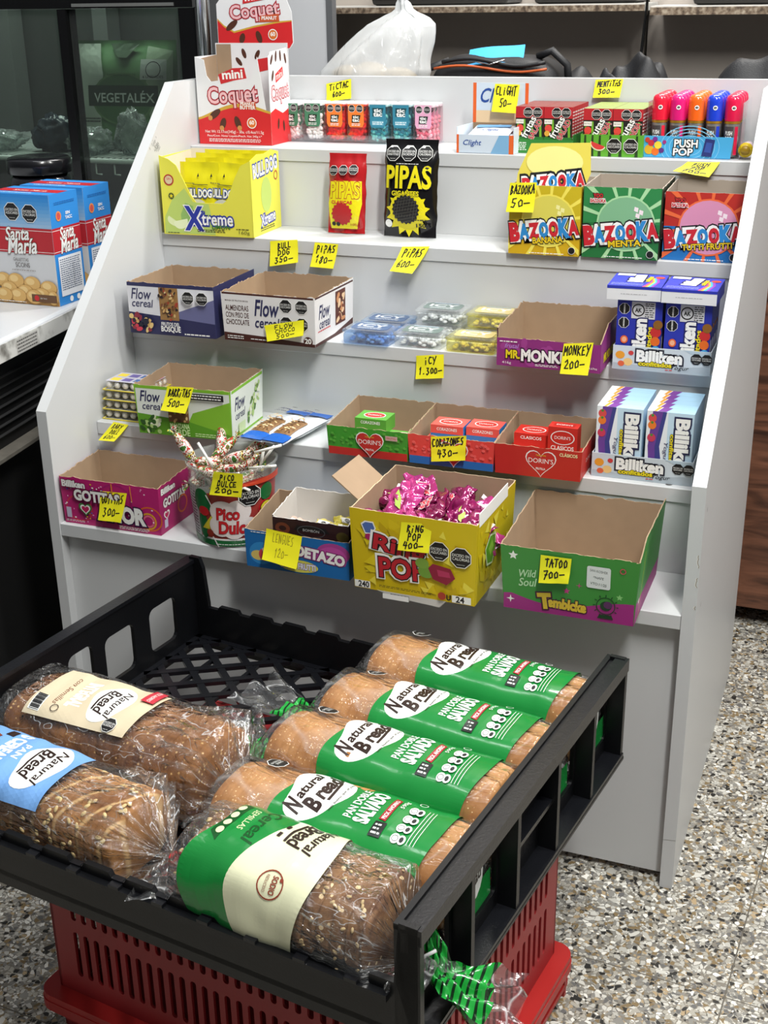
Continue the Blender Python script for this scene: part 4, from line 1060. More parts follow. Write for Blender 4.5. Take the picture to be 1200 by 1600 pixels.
# ---- row 3: cereal bar boxes
z3 = SZ[3]+.0003
def flow_art(kind):
    def art(F, S):
        w, h = F.w, F.h
        NV = ink('#2b2c55'); 
        if kind == 'bosque':
            F.rect(0, 0, w, h, ink('#d9d9de')); F.poly([(w*.45, h*.38), (w, h*.75), (w, 0), (w*.45, 0)], ink('#686a94')); F.poly([(0, 0), (w, 0), (w, h*.28), (w*.45, h*.36), (0, h*.42)], NV); F.rect(0, h-.006, w, h, NV)
            F.text('Flow', w*.16, h*.78, w=.038, h=.018, m=NV, shear=.25, bold=.01); F.text('cereal', w*.17, h*.60, w=.040, h=.013, m=NV, shear=.2, bold=.01)
            F.rect(w*.37, h*.30, w*.59, h*.93, ink('#9c7544'))
            rr = random.Random(5)
            for k in range(60): F.ell(rr.uniform(w*.38, w*.58), rr.uniform(h*.31, h*.91), rr.uniform(.002, .004), rr.uniform(.0015, .003), ink(rr.choice(['#d9b87c', '#c9a064', '#7a4a2c', '#2b1c22', '#e4cc98', '#a8432e'])), 8, rr.uniform(0, 90))
            for k in range(26): F.ell(rr.uniform(w*.03, w*.30), rr.uniform(h*.08, h*.38), rr.uniform(.003, .0065), rr.uniform(.0025, .005), ink(rr.choice(['#e0c07c', '#c9364a', '#1c1a2e', '#8a2a3a', '#caa060'])), 10, rr.uniform(0, 90))
            F.text('FRUTOS DEL', w*.50, h*.235, w=.034, h=.006, m=WHITE, bold=.02); F.text('BOSQUE', w*.50, h*.13, w=.036, h=.0105, m=WHITE, bold=.03)
            F.oct(w*.72, h*.77, .0115, ('EXCESO EN', 'AZUCARES')); F.oct(w*.88, h*.77, .0115, ('EXCESO EN', 'CALORIAS'))
            F.small(w*.66, .003, w*.95, .008, 1, WHITE); S.rect(0, h-.006, S.w, h, NV); S.rect(0, 0, S.w, h*.4, NV)
        if kind == 'choco':
            F.rect(0, 0, w, h, ink('#e2e0df')); B_ = ink('#46201a')
            F.poly([(0, 0), (w, 0), (w, h*.06), (w*.5, h*.13), (0, h*.17)], B_); F.rect(0, h-.003, w, h, B_)
            for i, t in enumerate(('MANIJA DE FRUTOS SECOS', 'ALMENDRAS', 'CON PISO DE', 'CHOCOLATE')): F.text(t, w*.16, h*(.83-.145*i), w=.042, h=(.003, .009, .0085, .0085)[i], m=B_, bold=.01)
            F.text('Flow', w*.49, h*.72, w=.044, h=.026, m=NV, shear=.25, bold=.02); F.text('cereal', w*.49, h*.42, w=.044, h=.017, m=NV, shear=.2, bold=.015)
            for a, b, t in ((.70, .80, 'AZUCARES'), (.87, .80, 'GRASAS TOTALES'), (.70, .45, 'GRASAS'), (.87, .45, 'CALORIAS')): F.oct(w*a, h*b, .0118, ('EXCESO EN', t))
            F.small(w*.04, .003, w*.22, .010, 2, WHITE); F.ell(w*.93, .009, .008, .008, B_); F.text('20', w*.93, .010, w=.011, h=.008, m=WHITE, bold=.03); F.small(w*.3, .004, w*.5, .007, 1, WHITE)
            S.rect(0, 0, S.w, h, ink('#e2e0df')); S.rect(0, h-.003, S.w, h, B_); S.poly([(0, 0), (S.w, 0), (S.w, h*.2), (S.w*.5, h*.07), (0, h*.06)], B_)
            S.text('Flow', .035, h*.66, w=.042, h=.022, m=NV, shear=.25, bold=.02); S.text('cereal', .037, h*.42, w=.042, h=.015, m=NV, shear=.2, bold=.015); S.small(.01, .02, .06, .025, 1, RED)
            S.rect(.078, .018, .118, h-.006, ink('#5a2a1c')); rr = random.Random(8)
            for k in range(16): S.ell(rr.uniform(.084, .112), rr.uniform(.024, h-.012), rr.uniform(.005, .009), rr.uniform(.003, .005), ink(rr.choice(['#c98a5a', '#e6c39a', '#7a3f28', '#f0e0c8'])), 12, rr.uniform(0, 180))
        if kind == 'verde':
            F.rect(0, 0, w, h, ink('#dfe5dc')); G1 = ink('#7fb82f'); G2 = ink('#5d9c25')
            F.poly([(w*.52, 0), (w, 0), (w, h*.78), (w*.60, h*.5), (w*.52, h*.2)], G1); F.poly([(0, 0), (w, 0), (w, h*.10), (w*.5, h*.34), (0, h*.42)], G2); F.rect(0, h-.005, w, h, G1)
            F.text('Flow', w*.15, h*.78, w=.036, h=.018, m=NV, shear=.25, bold=.015); F.text('cereal', w*.17, h*.58, w=.036, h=.012, m=NV, shear=.2, bold=.01)
            rr = random.Random(6)
            for k in range(26): F.ell(rr.uniform(w*.03, w*.28), rr.uniform(h*.06, h*.36), rr.uniform(.003, .006), rr.uniform(.002, .004), ink(rr.choice(['#d8e2b8', '#3c6a24', '#e8ecd8', '#2c5420', '#a8c878'])), 10, rr.uniform(0, 180))
            F.rect(w*.34, h*.30, w*.56, h*.80, ink('#7a5530'))
            for k in range(36): F.ell(rr.uniform(w*.35, w*.55), rr.uniform(h*.31, h*.79), rr.uniform(.002, .004), .002, ink(rr.choice(['#c8a468', '#5d3a1e', '#e0c890', '#8aa04a'])), 8, rr.uniform(0, 90))
            F.text('MANZANA', w*.46, h*.23, w=.034, h=.008, m=ink('#cfe8a8'), bold=.02); F.text('VERDE', w*.46, h*.10, w=.034, h=.010, m=ink('#cfe8a8'), bold=.02)
            F.rect(w*.60, h*.80, w*.95, h*.93, BLACK); F.small(w*.61, h*.81, w*.94, h*.92, 2, WHITE); F.small(w*.62, .003, w*.95, .01, 2, ink('#cfe8a8'))
            S.rect(0, 0, S.w, h, ink('#dfe5dc')); S.rect(0, h-.005, S.w, h, G1); S.poly([(0, 0), (S.w, 0), (S.w, h*.04), (0, h*.05)], G1)
            S.text('Flow', .032, h*.68, w=.040, h=.021, m=NV, shear=.25, bold=.02); S.text('cereal', .033, h*.44, w=.038, h=.013, m=NV, shear=.2, bold=.01)
            for k in range(30):
                a = rr.uniform(.060, .108); S.ell(a, h*(.15+.7*(a-.05)/.06)*rr.uniform(.55, 1.2), rr.uniform(.003, .007), rr.uniform(.0025, .0045), ink(rr.choice(['#d8e2b8', '#4c7a2c', '#e8ecd8', '#6a8a3a', '#a8c878'])), 10, rr.uniform(0, 180))
            S.rect(.022, .006, .048, .022, ink('#c8dcaa'))
    return art
open_box('cereal_bar_box', 'open navy and white cereal bar box with forest fruits print, at the left', 'cereal bar box', (.028, .220, z3), .160, .155, .086, '#2b2c55', '#2b2c55', rot=.02, hb=.084, seed=11, rag=.003, art=flow_art('bosque'))
open_box('cereal_bar_box', 'open brown and white cereal bar box with almond print, overlapping the shelf edge', 'cereal bar box', (.203, .226, z3), .164, .150, .080, '#e2e0df', '#e2e0df', rot=-.02, hb=.083, seed=12, rag=.004, flare=.002, art=flow_art('choco'))
# ---- row 3: clear mint tins
def icy(tint, cd, card):
    t = empty('mint_case'); w, d, h = .079, .058, .024
    mb = MB(); rr = random.Random(3)
    for k in range(70): mb.blob((rr.uniform(.008, w-.008), rr.uniform(.007, d-.007), rr.uniform(.004, .013)), (.0055, .004, .003), cd, 7, 4, Matrix.Rotation(rr.uniform(0, 3), 3, 'Z'))
    o = mb.build('mints', t); o['kind'] = 'stuff'
    mb = MB(); mb.bbox(0, 0, 0, w, d, .0185, film_mat('case_'+tint.strip('#'), .12, tint, .05, 3, 1, .06, .6), .004, 3); mb.build('clear_base', t)
    mb = MB(); mb.bbox(-.001, -.001, .0187, w+.001, d+.001, h, film_mat('caselid_'+tint.strip('#'), .10, tint, .05, 3, 1, .06, .6), .0025, 2); mb.build('clear_lid', t)
    mb = MB(); F = on_top(mb, 0, 0, h+.0002); F.poly([(.013, .009), (w-.013, .009), (w-.008, .016), (w-.008, d-.016), (w-.013, d-.009), (.013, d-.009), (.008, d-.016), (.008, .016)], pmat(card, .35, .05))
    F.text('ICY', w/2, .033, w=.046, h=.015, m=ink('#d9dde0'), bold=.03); F.small(.02, .012, .06, .022, 3, ink('#c8ccd0')); F.rect(.018, .045, .06, .050, ink('#9aa8b2'))
    mb.build('card_insert', t); return t
A = icy('#d2e4f6', pmat('#a9c8ee', .4), '#4d6488'); B = icy('#fbfcfc', pmat('#f4f6f5', .4), '#6d7d78'); Cc = icy('#fbf8c8', pmat('#f0e89c', .4), '#cdbb7c')
spots = [(A, .398, .262, 0, 'blue', 'front row'), (A, .404, .326, 0, 'blue', 'back row'), (B, .484, .268, 0, 'clear white', 'front row'), (B, .496, .330, 0, 'clear white', 'back row, lower'), (B, .498, .331, 1, 'clear white', 'back row, stacked on top'),
         (Cc, .572, .266, 0, 'yellow', 'front row'), (Cc, .584, .329, 0, 'yellow', 'back row, lower'), (Cc, .586, .330, 1, 'yellow', 'back row, stacked on top')]
used = set()
for s_, x, y, lv, c, ps in spots:
    t = s_ if s_ not in used else dup(s_)
    used.add(s_); t.location = (x, y, z3+lv*.0243); t.rotation_euler = (0, 0, random.uniform(-.02, .02))
    tag(t, 'flat clear case of %s mints, %s' % (c, ps), 'mint case', 'flat clear mint cases on the middle shelf')
# ---- row 3: monkey candy box
def mk(F, S):
    w, h = F.w, F.h; PU = ink('#8a2c78')
    F.rect(0, 0, w, h, PU)
    rr = random.Random(3)
    for k in range(10): F.ell(rr.uniform(.01, w-.01), rr.uniform(.006, h-.006), .008, .005, ink('#9c3c8a'), 12, rr.uniform(0, 180))
    F.text('MR.', w*.16, h*.44, w=.021, h=.012, m=YEL, bold=.04, out=ink('#3c1238'), ow=.08); F.text('MONKEY', w*.50, h*.44, w=.080, h=.0165, m=WHITE, bold=.05, out=ink('#3c1238'), ow=.08)
    F.text('frutal', w*.15, h*.74, w=.022, h=.007, m=ink('#b58ad8'), shear=.3); F.text('416g', w*.10, h*.12, w=.014, h=.005, m=WHITE); F.small(w*.38, .003, w*.6, .007, 2, WHITE); F.text('14.67oz', w*.93, h*.16, w=.014, m=WHITE)
    F.small(w*.03, h*.84, w*.2, h*.93, 1, WHITE)
    S.rect(0, 0, S.w, h, PU); S.text('MR.MONKEY', .06, h*.4, w=.075, h=.013, m=YEL, bold=.04, out=ink('#3c1238'), ow=.08); S.ell(.11, .015, .008, .008, ink('#5d8a2c'))
open_box('candy_box', 'open purple candy box with a cut-down front, on the middle shelf', 'candy box', (.670, .216, z3), .158, .145, .046, '#8a2c78', hf=.043, hb=.066, rs=lambda t: .043+.02*min(1, t*3), lefth=.058, rag=.0035, seed=13, inner=KRAFT, art=mk)

# ---- rows 3 and 2: comfit cartons in white trays
def comfit(kind):
    mb = MB(); w, d, h = .066, .0205, .104
    if kind == 'yogur':
        carton(mb, 0, 0, 0, w, d, h, '#c5dff0', '#bcd6ea', '#a9d0e8'); F = on_front(mb)
        F.rect(0, 0, w*.45, h, ink('#e9eef2')); F.poly([(w*.12, 0), (w*.40, 0), (w*.22, h*.5), (w*.35, h), (w*.12, h), (w*.05, h*.5)], ink('#6a3f95'))
        F.poly([(w*.26, 0), (w*.42, 0), (w*.30, h*.5), (w*.42, h), (w*.34, h), (w*.20, h*.5)], ink('#3c3f86'))
        for b, c in ((.90, '#d84a4a'), (.80, '#e87a2c'), (.62, '#c93a5a'), (.18, '#e0b53a')): F.ell(w*.12, h*b, .0058, .0062, ink(c)); F.ell(w*.12, h*b+.004, .002, .002, ink('#4a8a3a'))
        F.poly([(w*.05, h*.04), (w*.25, h*.02), (w*.28, h*.12), (w*.10, h*.14)], ink('#e6c88a'))
        F.text('Billiken', w*.77, h*.5, w=h*.82, h=w*.27, m=WHITE, rot=-90, bold=.05, out=ink('#23254a'), ow=.09)
        F.text('confitados', w*.565, h*.43, w=h*.52, h=w*.085, m=YEL, rot=-90, bold=.03, out=ink('#4a4a20'), ow=.05); F.text('Yogur', w*.43, h*.42, w=h*.30, h=w*.11, m=ink('#2c3060'), rot=-90, shear=.3)
        T_ = on_top(mb, 0, 0, h); T_.rect(0, 0, w*.3, d, ink('#f0ece8')); T_.poly([(w*.22, 0), (w*.40, 0), (w*.50, d), (w*.3, d)], ink('#7a3f95')); T_.poly([(w*.14, 0), (w*.2, 0), (w*.28, d), (w*.2, d)], ink('#e8a03a'))
    else:
        BL_ = ink('#2733a8'); carton(mb, 0, 0, 0, w, d, h, BL_, ink('#232b88'), ink('#2733a8')); F = on_front(mb)
        F.rect(w*.06, h*.60, w*.28, h*.97, BL_)
        F.oct(w*.16, h*.86, .0085, ('EXCESO EN', 'AZUCARES'), rot=90); F.oct(w*.16, h*.66, .0085, rot=90)
        F.rect(w*.32, h*.73, w*.84, h*.97, ink('#d6d6d8')); F.ring(w*.47, h*.85, .0085, .0018, BLACK); F.text('AK', w*.47, h*.85, w=.009, h=.006, m=BLACK, bold=.04); F.small(w*.62, h*.75, w*.82, h*.96, 7, BLACK)
        F.text('Billiken', w*.52, h*.37, w=h*.70, h=w*.28, m=WHITE, rot=90, bold=.05, out=ink('#191c5a'), ow=.07); F.text('confitados', w*.74, h*.36, w=h*.52, h=w*.11, m=YEL, rot=90, bold=.03, out=BLACK, ow=.04)
        F.ell(w*.19, h*.42, .0055, .006, ink('#e2622c')); F.ell(w*.19, h*.42, .0035, .004, ink('#f2b08a'))
        for a, b, c, r_ in ((.88, .55, '#c42a2a', .008), (.88, .42, '#e0681c', .007), (.9, .3, '#3aa0d8', .006), (.93, .2, '#e8b81c', .006), (.86, .12, '#2f9a4a', .006), (.92, .66, '#8a5a1c', .007)): F.ell(w*a, h*b, min(r_, w*(.99-a)+.003), r_, ink(c), 12)
        S = on_side(mb, w); S.rect(0, 0, d, h, ink('#232b88')); S.rect(.003, .02, .012, .05, ink('#e4e4e6'))
    return tag(mb.build('candy_carton'), 'x', 'candy carton')
def comfit_tray(x, y, z, w, d, label):
    mb = MB(); G_ = ink('#c9d3da')
    mb.box(0, 0, 0, w, d, .0012, G_); mb.box(0, -.001, 0, w, 0, .036, G_); mb.box(-.001, -.001, 0, 0, d, .036, G_); mb.box(w, -.001, 0, w+.001, d, .036, G_)
    F = on_front(mb, 0, -.001); F.poly([(0, 0), (w, 0), (w, .014), (w*.5, .006), (0, .010)], ink('#aeb9c1')); F.poly([(w*.72, .036), (w, .02), (w, .036)], ink('#b4c6d2'))
    for a, b, r_, c in ((.010, .022, .007, '#e39a2c'), (.022, .012, .007, '#e8c07a'), (.012, .009, .005, '#d8603a'), (.026, .026, .004, '#c93a3a')): F.ell(a, b, r_, r_*.85, ink(c), 12)
    F.text('Billiken', w*.48, .0225, w=w*.46, h=.016, m=WHITE, bold=.05, out=ink('#1f2030'), ow=.10); F.text('confitados', w*.44, .0115, w=w*.34, h=.0065, m=YEL, bold=.04, out=ink('#3a3410'), ow=.08); F.text('Yogur', w*.70, .008, w=.026, h=.008, m=BLACK, shear=.3)
    F.oct(w*.86, .024, .0085, ('EXCESO EN', 'AZUCARES'), edge=BLACK); F.oct(w*.965, .024, .0085, edge=BLACK); F.small(w*.55, .003, w*.62, .006, 1, RED)
    return tag(mb.build('display_tray', loc=(x, y, z)), label, 'tray')
comfit_tray(.840, .252, z3, .141, .105, 'white printed tray holding the blue comfit cartons')
comfit_tray(.838, .146, SZ[2]+.0003, .143, .112, 'white printed tray holding the pale blue yogurt comfit cartons')
cb = comfit('blue'); cyo = comfit('yogur')
for c in range(2):
    for k in range(4):
        o = cb if (c == 0 and k == 0) else cb.copy()
        if o is not cb: COL.objects.link(o)
        o.location = (.8415+c*.0705, .2545+k*.0208, z3+.0015); o['group'] = 'standing blue comfit cartons'
        o['label'] = 'standing blue comfit carton, %s column, %s' % (('left', 'right')[c], ('front', 'second', 'third', 'rear')[k])
for c in range(2):
    for k in range(5):
        o = cyo if (c == 0 and k == 0) else cyo.copy()
        if o is not cyo: COL.objects.link(o)
        o.location = (.8405+c*.0715, .149+k*.0209, SZ[2]+.0018); o['group'] = 'pale blue yogurt comfit cartons'
        o['label'] = 'pale blue yogurt comfit carton, %s column, %s from the front' % (('left', 'right')[c], ('first', 'second', 'third', 'fourth', 'fifth')[k])
# lying cartons
for i, (x, y, rz, lb) in enumerate(((.905, .243, .04, 'blue comfit carton lying on top of the left standing column'), (.984, .243, 0.0, 'blue comfit carton lying on top of the right standing column'))):
    o = cb.copy(); COL.objects.link(o)
    me = None
    mb = MB(); w, d, h = .066, .0205, .104
    carton(mb, 0, 0, 0, .078, .088, .0205, ink('#dedfe2'), ink('#2733a8'), ink('#2733a8'))
    F = on_front(mb); F.rect(0, .0165, .078, .0205, ink('#2733a8')); F.small(.02, .008, .06, .010, 1, ink('#a8a8aa'))
    Tt = on_top(mb, 0, 0, .0205)
    Tt.rect(.0, .0, .078, .088, ink('#2f3ab4'))
    for q, c in enumerate(('#e0457a', '#e8a82c', '#3ab0d8', '#8a3ab0')): Tt.poly([(.050+.004*q, 0), (.054+.004*q, 0), (.062+.003*q, .035), (.058+.003*q, .062), (.054+.003*q, .062), (.058+.003*q, .035)], ink(c))
    Tt.text('Billiken', .036, .055, w=.05, h=.020, m=WHITE, rot=90 if i == 0 else 82, bold=.05, out=ink('#191c5a'), ow=.08)
    Tt.text('confitados', .053, .052, w=.036, h=.008, m=YEL, rot=86, bold=.03, out=BLACK, ow=.04); Tt.ell(.068, .065, .007, .007, ink('#d8452c')); Tt.small(.004, .004, .05, .02, 5, ink('#8a92d8'))
    Tt.rect(.004, .07, .03, .084, WHITE)
    bpy.data.objects.remove(o)
    o = mb.build('candy_carton', loc=(x-.078, y, z3+.1058), rot=(0, 0, rz))
    tag(o, lb, 'candy carton', 'lying blue comfit cartons')
# ---- row 2
z2 = SZ[2]+.0003
# blister packs at the far left
bp = None
for k in range(4):
    if bp is None:
        t = bp = empty('candy_blister_pack')
        mb = MB(); mb.bbox(0, 0, 0, .095, .060, .0012, film_mat('blister_sheet', .3, '#f6f2da', .05, 3), .0004, 1)
        mb.tube([(0, 0, .001), (.095, 0, .001), (.095, .06, .001), (0, .06, .001), (0, 0, .001)], .0011, pmat('#e0cc3c', .4), 5); mb.build('backing_sheet', t)
        mb = MB(); rr = random.Random(2); BF = film_mat('blister_dome', .25, '#f4f2ee', .05, 3)
        for i in range(6):
            for j in range(4): mb.blob((.009+i*.0155, .008+j*.0148, .0085), (.0062, .006, .0062), BF, 10, 6); mb.blob((.009+i*.0155, .008+j*.0148, .007), .0045, pmat(rr.choice(['#efe8da', '#e4d8c8', '#f0ead0']), .4), 8, 5)
        o = mb.build('candies', t)
        mb = MB(); F = on_top(mb, 0, 0, .0155); F.rect(.004, .004, .09, .056, ink('#b9b7c4'))
        for a, c in ((.008, '#e0c93c'), (.030, '#6a5f9a'), (.052, '#4f6a9a'), (.072, '#c95a8a')): F.rect(a, .010, a+.017, .026, ink(c)); F.rect(a, .034, a+.017, .05, ink(c))
        mb.build('paper_card', t)
    else: t = dup(bp)
    t.location = (.004+.0012*k, .147+.001*k, z2+.0166*k)
    tag(t, 'clear yellow-rimmed candy blister pack beside the green cereal box, %s of the stack' % (('bottom', 'second', 'third', 'top')[k]), 'blister pack', 'blister packs at the left of the fourth shelf')
open_box('cereal_bar_box', 'open green and white cereal bar box with apple print, on the second shelf from below', 'cereal bar box', (.102, .104, z2), .164, .124, .082, '#8cc63f', '#dfe5dc', rot=.06, hb=.083, seed=21, rag=.0035, flare=.003, art=flow_art('verde'))
# cereal bars
cbw = None
for i, (x, y, rz, zz, lb) in enumerate(((.318, .168, math.radians(-7), .004, 'blue and white wrapped cereal bar lying on the shelf, left of the pair'), (.358, .166, math.radians(-8), .004, 'blue and white wrapped cereal bar lying on the shelf, right of the pair'))):
    if cbw is None:
        t = cbw = empty('cereal_bar')
        mb = MB(); L, w, h = .152, .042, .019
        M_ = lambda p: V((p.x, p.z-L/2, p.y+h/2))
        WW = pmat('#dfe3ea', .2, .04, bump=.3, bscale=50)
        pillow(mb, w, L, h, WW, 6, 12, 26, .0015, .10, M=M_); mb.build('wrapper', t)
        def sf(a, b, l):
            k = max(0, 1-(abs(2*b/L)/.8)**3); e = max(0, 1-abs(a/(w/2))**2.6)
            return V((a, b, h/2+h/2*k*e**.6+.0022+l*3))
        mb = MB(); F = Fr(mb, None, 0, 0, fn=sf, sub=.008); B2 = pmat('#1f5fb8', .2)
        F.rect(-.020, -.076, .020, -.050, B2); F.rect(-.020, .054, .020, .076, B2)
        F.rect(-.016, -.050, .016, .005, ink('#8a6844')); rr = random.Random(3)
        for k in range(60): F.ell(rr.uniform(-.014, .014), rr.uniform(-.048, .003), rr.uniform(.0015, .003), .0015, ink(rr.choice(['#d8b884', '#5a3a22', '#e8d4a8', '#a87a48'])), 7)
        F.text('Flow', 0, .030, w=.024, h=.010, m=ink('#2b2c55'), shear=.2, bold=.02); F.text('cereal', 0, .017, w=.024, h=.007, m=ink('#2b2c55'), shear=.2); F.oct(.005, .050, .005)
        mb.build('printed_top', t)
    else: t = dup(cbw)
    t.location = (x, y, z2+zz); t.rotation_euler = (0, 0, rz); tag(t, lb, 'cereal bar', 'cereal bars on the second shelf from below')
# heart candy boxes
def dorin(base, strip, kind):
    def art(F, S):
        w, h = F.w, F.h; HR = ink('#c42a24')
        F.rect(0, 0, w, h, ink(base))
        if kind != 'red':
            F.rect(0, 0, w, h*.27, ink(strip))
            rr = random.Random(4); c = ink('#57ab3a' if kind == 'green' else '#f0655c')
            for k in range(46): F.ell(rr.uniform(.003, w-.003), rr.uniform(h*.36, h*.93), .0028, .0024, c, 7)
        F.heart(w*.54, h*.47, h*.50, WHITE); F.heart(w*.54, h*.47, h*.465, HR)
        F.text("DORIN'S", w*.54, h*.57, w=h*.80, h=h*.16, m=WHITE); F.text('FRUTAL' if kind == 'green' else 'FRUTILLA', w*.54, h*.30, w=h*.3, h=h*.07, m=WHITE, bold=.02); F.text('Corazoncitos', w*.54, h*.76, w=h*.32, h=h*.06, m=YEL)
        if kind == 'red': F.text('CLÁSICOS', w*.86, h*.86, w=.026, h=.006, m=ink('#f2e8b0'), bold=.03); S.heart(.10, h*.5, h*.3, ink('#2a1a18')); S.text("DORIN'S", .05, h*.5, w=.04, h=.006, m=WHITE)
        if kind == 'green': F.rect(w*.74, h*.70, w*.89, h*.86, ink('#c9a8a0')); F.text('FRUTAL', w*.815, h*.78, w=.015, m=RED)
        if kind == 'blue': S.rect(0, 0, S.w, h*.27, ink(strip))
    return art
def small_box(c, side, label, loc, rz=0, tilt=0, name='heart_candy_box'):
    mb = MB(); w, d, h = .052, .040, .022
    carton(mb, 0, 0, 0, w, d, h, c, side, c); T_ = on_top(mb, 0, 0, h)
    T_.ell(w/2, d/2, .018, .013, WHITE); T_.ell(w/2, d/2, .0165, .0115, ink('#c8342a')); T_.text("DORIN'S", w/2, d/2, w=.022, h=.005, m=WHITE)
    F = on_front(mb); F.text('CLASICOS' if c == '#c92c22' else 'CORAZONES', w/2, h*.72, w=.032, h=.0045, m=WHITE, bold=.02)
    if side == '#b8ccdd' or c == '#e25a50': F.rect(0, 0, w, h*.4, ink('#2f7cc0'))
    o = mb.build(name, loc=loc, rot=(tilt, 0, rz)); return tag(o, label, 'candy box')
for (x, w_, base, strip, kind, nm, sd) in ((.434, .129, '#3f9a2c', '#c42a24', 'green', 'open green and red heart-logo candy box, left of the three', 31), (.5665, .131, '#e0493f', '#1f6cb5', 'blue', 'open coral and blue candy box, middle of the three', 32), (.701, .127, '#c22a20', '#c22a20', 'red', 'open all-red heart-logo candy box, right of the three', 33)):
    open_box('candy_box', nm, 'candy box', (x, .112, z2), w_, .128, .046, base, base if kind != 'green' else '#3f9a2c', hb=.055, lefth=.046, rag=.0022, seed=sd, flare=.002, art=dorin(base, strip, kind))
G_, R_, C_ = '#5aa23a', '#c92c22', '#e25a50'
lst = [(G_, G_, 'small green heart candy box in the green tray, bottom left', .455, .150, 0), (G_, G_, 'small green heart candy box in the green tray, stacked on top', .460, .156, 1), (G_, G_, 'small green heart candy box in the green tray, right of the stack', .509, .140, 0),
       (C_, '#2f7cc0', 'small coral and blue candy box in the middle tray, bottom left', .575, .150, 0), (C_, '#2f7cc0', 'small coral and blue candy box in the middle tray, on top at left', .583, .162, 1), (C_, '#2f7cc0', 'small coral and blue candy box in the middle tray, bottom right', .632, .142, 0), (C_, '#2f7cc0', 'small coral and blue candy box in the middle tray, on top at right', .638, .168, 1),
       (R_, R_, 'small red heart candy box in the red tray, bottom left', .708, .142, 0), (R_, R_, 'small red heart candy box in the red tray, on top at left', .714, .165, 1), (R_, R_, 'small red heart candy box in the red tray, bottom right', .764, .150, 0)]
for c, s_, lb, x, y, lv in lst: small_box(c, s_, lb, (x, y, z2+.0022+lv*.0223))
mb = MB(); carton(mb, 0, 0, 0, .044, .024, .040, R_, R_, R_); F = on_front(mb); F.text('CLASICOS', .022, .008, w=.034, h=.006, m=WHITE, bold=.02); F.ell(.022, .024, .018, .011, WHITE); F.ell(.022, .024, .0165, .0098, ink(R_)); F.text("DORIN'S", .022, .024, w=.024, h=.005, m=WHITE)
T_ = on_top(mb, 0, 0, .040); T_.rect(.006, .005, .038, .019, ink('#b0241c')); T_.text("DORIN'S", .022, .012, w=.024, h=.005, m=WHITE)
tag(mb.build('heart_candy_box', loc=(.768, .156, z2+.0247)), 'small red heart candy box standing upright on top in the red tray', 'candy box')

# ---- row 1
z1 = SZ[1]+.0003
def goti(F, S):
    w, h = F.w, F.h; PK = ink('#b51f6c'); F.rect(0, 0, w, h, PK); rr = random.Random(3)
    for a, b, r_, c in ((.03, .028, .024, '#c8364a'), (.16, .026, .022, '#d8642a'), (.10, .05, .03, '#a3186a'), (.055, .03, .02, '#8a1a58')):
        F.ring(a, b, r_, .0025, ink(c), 26, .9)
    F.ring(.158, .022, .013, .003, ink('#e0a02c')); F.ring(.158, .022, .009, .003, ink('#e86a8a'))
    for k in range(60):
        F.ell(rr.uniform(.004, w-.004), rr.uniform(.004, h-.004), rr.uniform(.0008, .002), .0012, ink(rr.choice(['#f0d8e8', '#e8a0c8', '#2a5ac8', '#e8c02c', '#ffffff'])), 7)
    F.text('Billiken', .026, h*.89, w=.042, h=.0105, m=WHITE, bold=.05, out=ink('#6a1040'), ow=.08)
    F.text('GOTITAS', .068, h*.665, w=.084, h=.017, m=WHITE, bold=.05, out=ink('#5a1038'), ow=.08); F.heart(.044, h*.36, .0125, ink('#3f7a3a')); F.heart(.044, h*.36, .0095, WHITE); F.heart(.044, h*.36, .007, ink('#c2205c'))
    F.text('AMOR', .110, h*.36, w=.085, h=.026, m=WHITE, bold=.06, out=ink('#3c1040'), ow=.07)
    F.poly([(.008, .012), (.017, .012), (.017, .030), (.008, .030)], ink('#c9c2d8')); F.small(.105, .004, .16, .010, 3, WHITE); F.small(.006, .005, .04, .009, 2, WHITE)
    F.line([(.098, h), (.098, h-.016)], .002, ink('#e08a2c')); F.line([(.132, h), (.133, h-.026)], .0015, ink('#e08a2c'))
    S.rect(0, 0, S.w, h, ink('#a81c64')); S.text('Billiken', .028, h*.88, w=.042, h=.0095, m=WHITE, bold=.05, out=ink('#6a1040'), ow=.08); S.text('GOTITAS', .045, h*.62, w=.066, h=.014, m=WHITE, bold=.05, out=ink('#5a1038'), ow=.08)
    S.heart(.02, h*.35, .009, WHITE); S.heart(.02, h*.35, .006, ink('#c2205c')); S.ring(.07, .03, .014, .003, ink('#d8642a')); S.rect(.012, .008, .022, .022, ink('#c9c2d8'))
open_box('candy_box', 'open magenta candy box with heart print, at the left end of the lowest shelf', 'candy box', (.006, .010, z1), .178, .112, .080, '#b51f6c', '#a81c64', hb=.086, lefth=.080, rag=.003, seed=41, flare=.002, art=goti)
PKC = pmat('#c8286e', .15, .35, nscale=35, bump=.6, coat=.5)
def crumple(w, h, t, m, seed, mb=None, amp=.010, M=None):
    mb = mb or MB()
    for side in (1, -1):
        def f(a, b, side=side):
            x = (a-.5)*w; z = (b-.5)*h; e = max(0, 1-abs(2*a-1)**3)*max(0, 1-abs(2*b-1)**3)
            n = V((noise.noise(V((a*4+seed, b*4, 0))), noise.noise(V((a*4, b*4+seed, 5))), noise.noise(V((a*6+seed, b*6+seed, 9)))))
            p = V((x+n.x*amp, z+n.y*amp, side*(t/2*e**.5+.0006)+n.z*amp*1.1)); return M(p) if M else p
        mb.grid(f, 16, 16, m)
    return mb
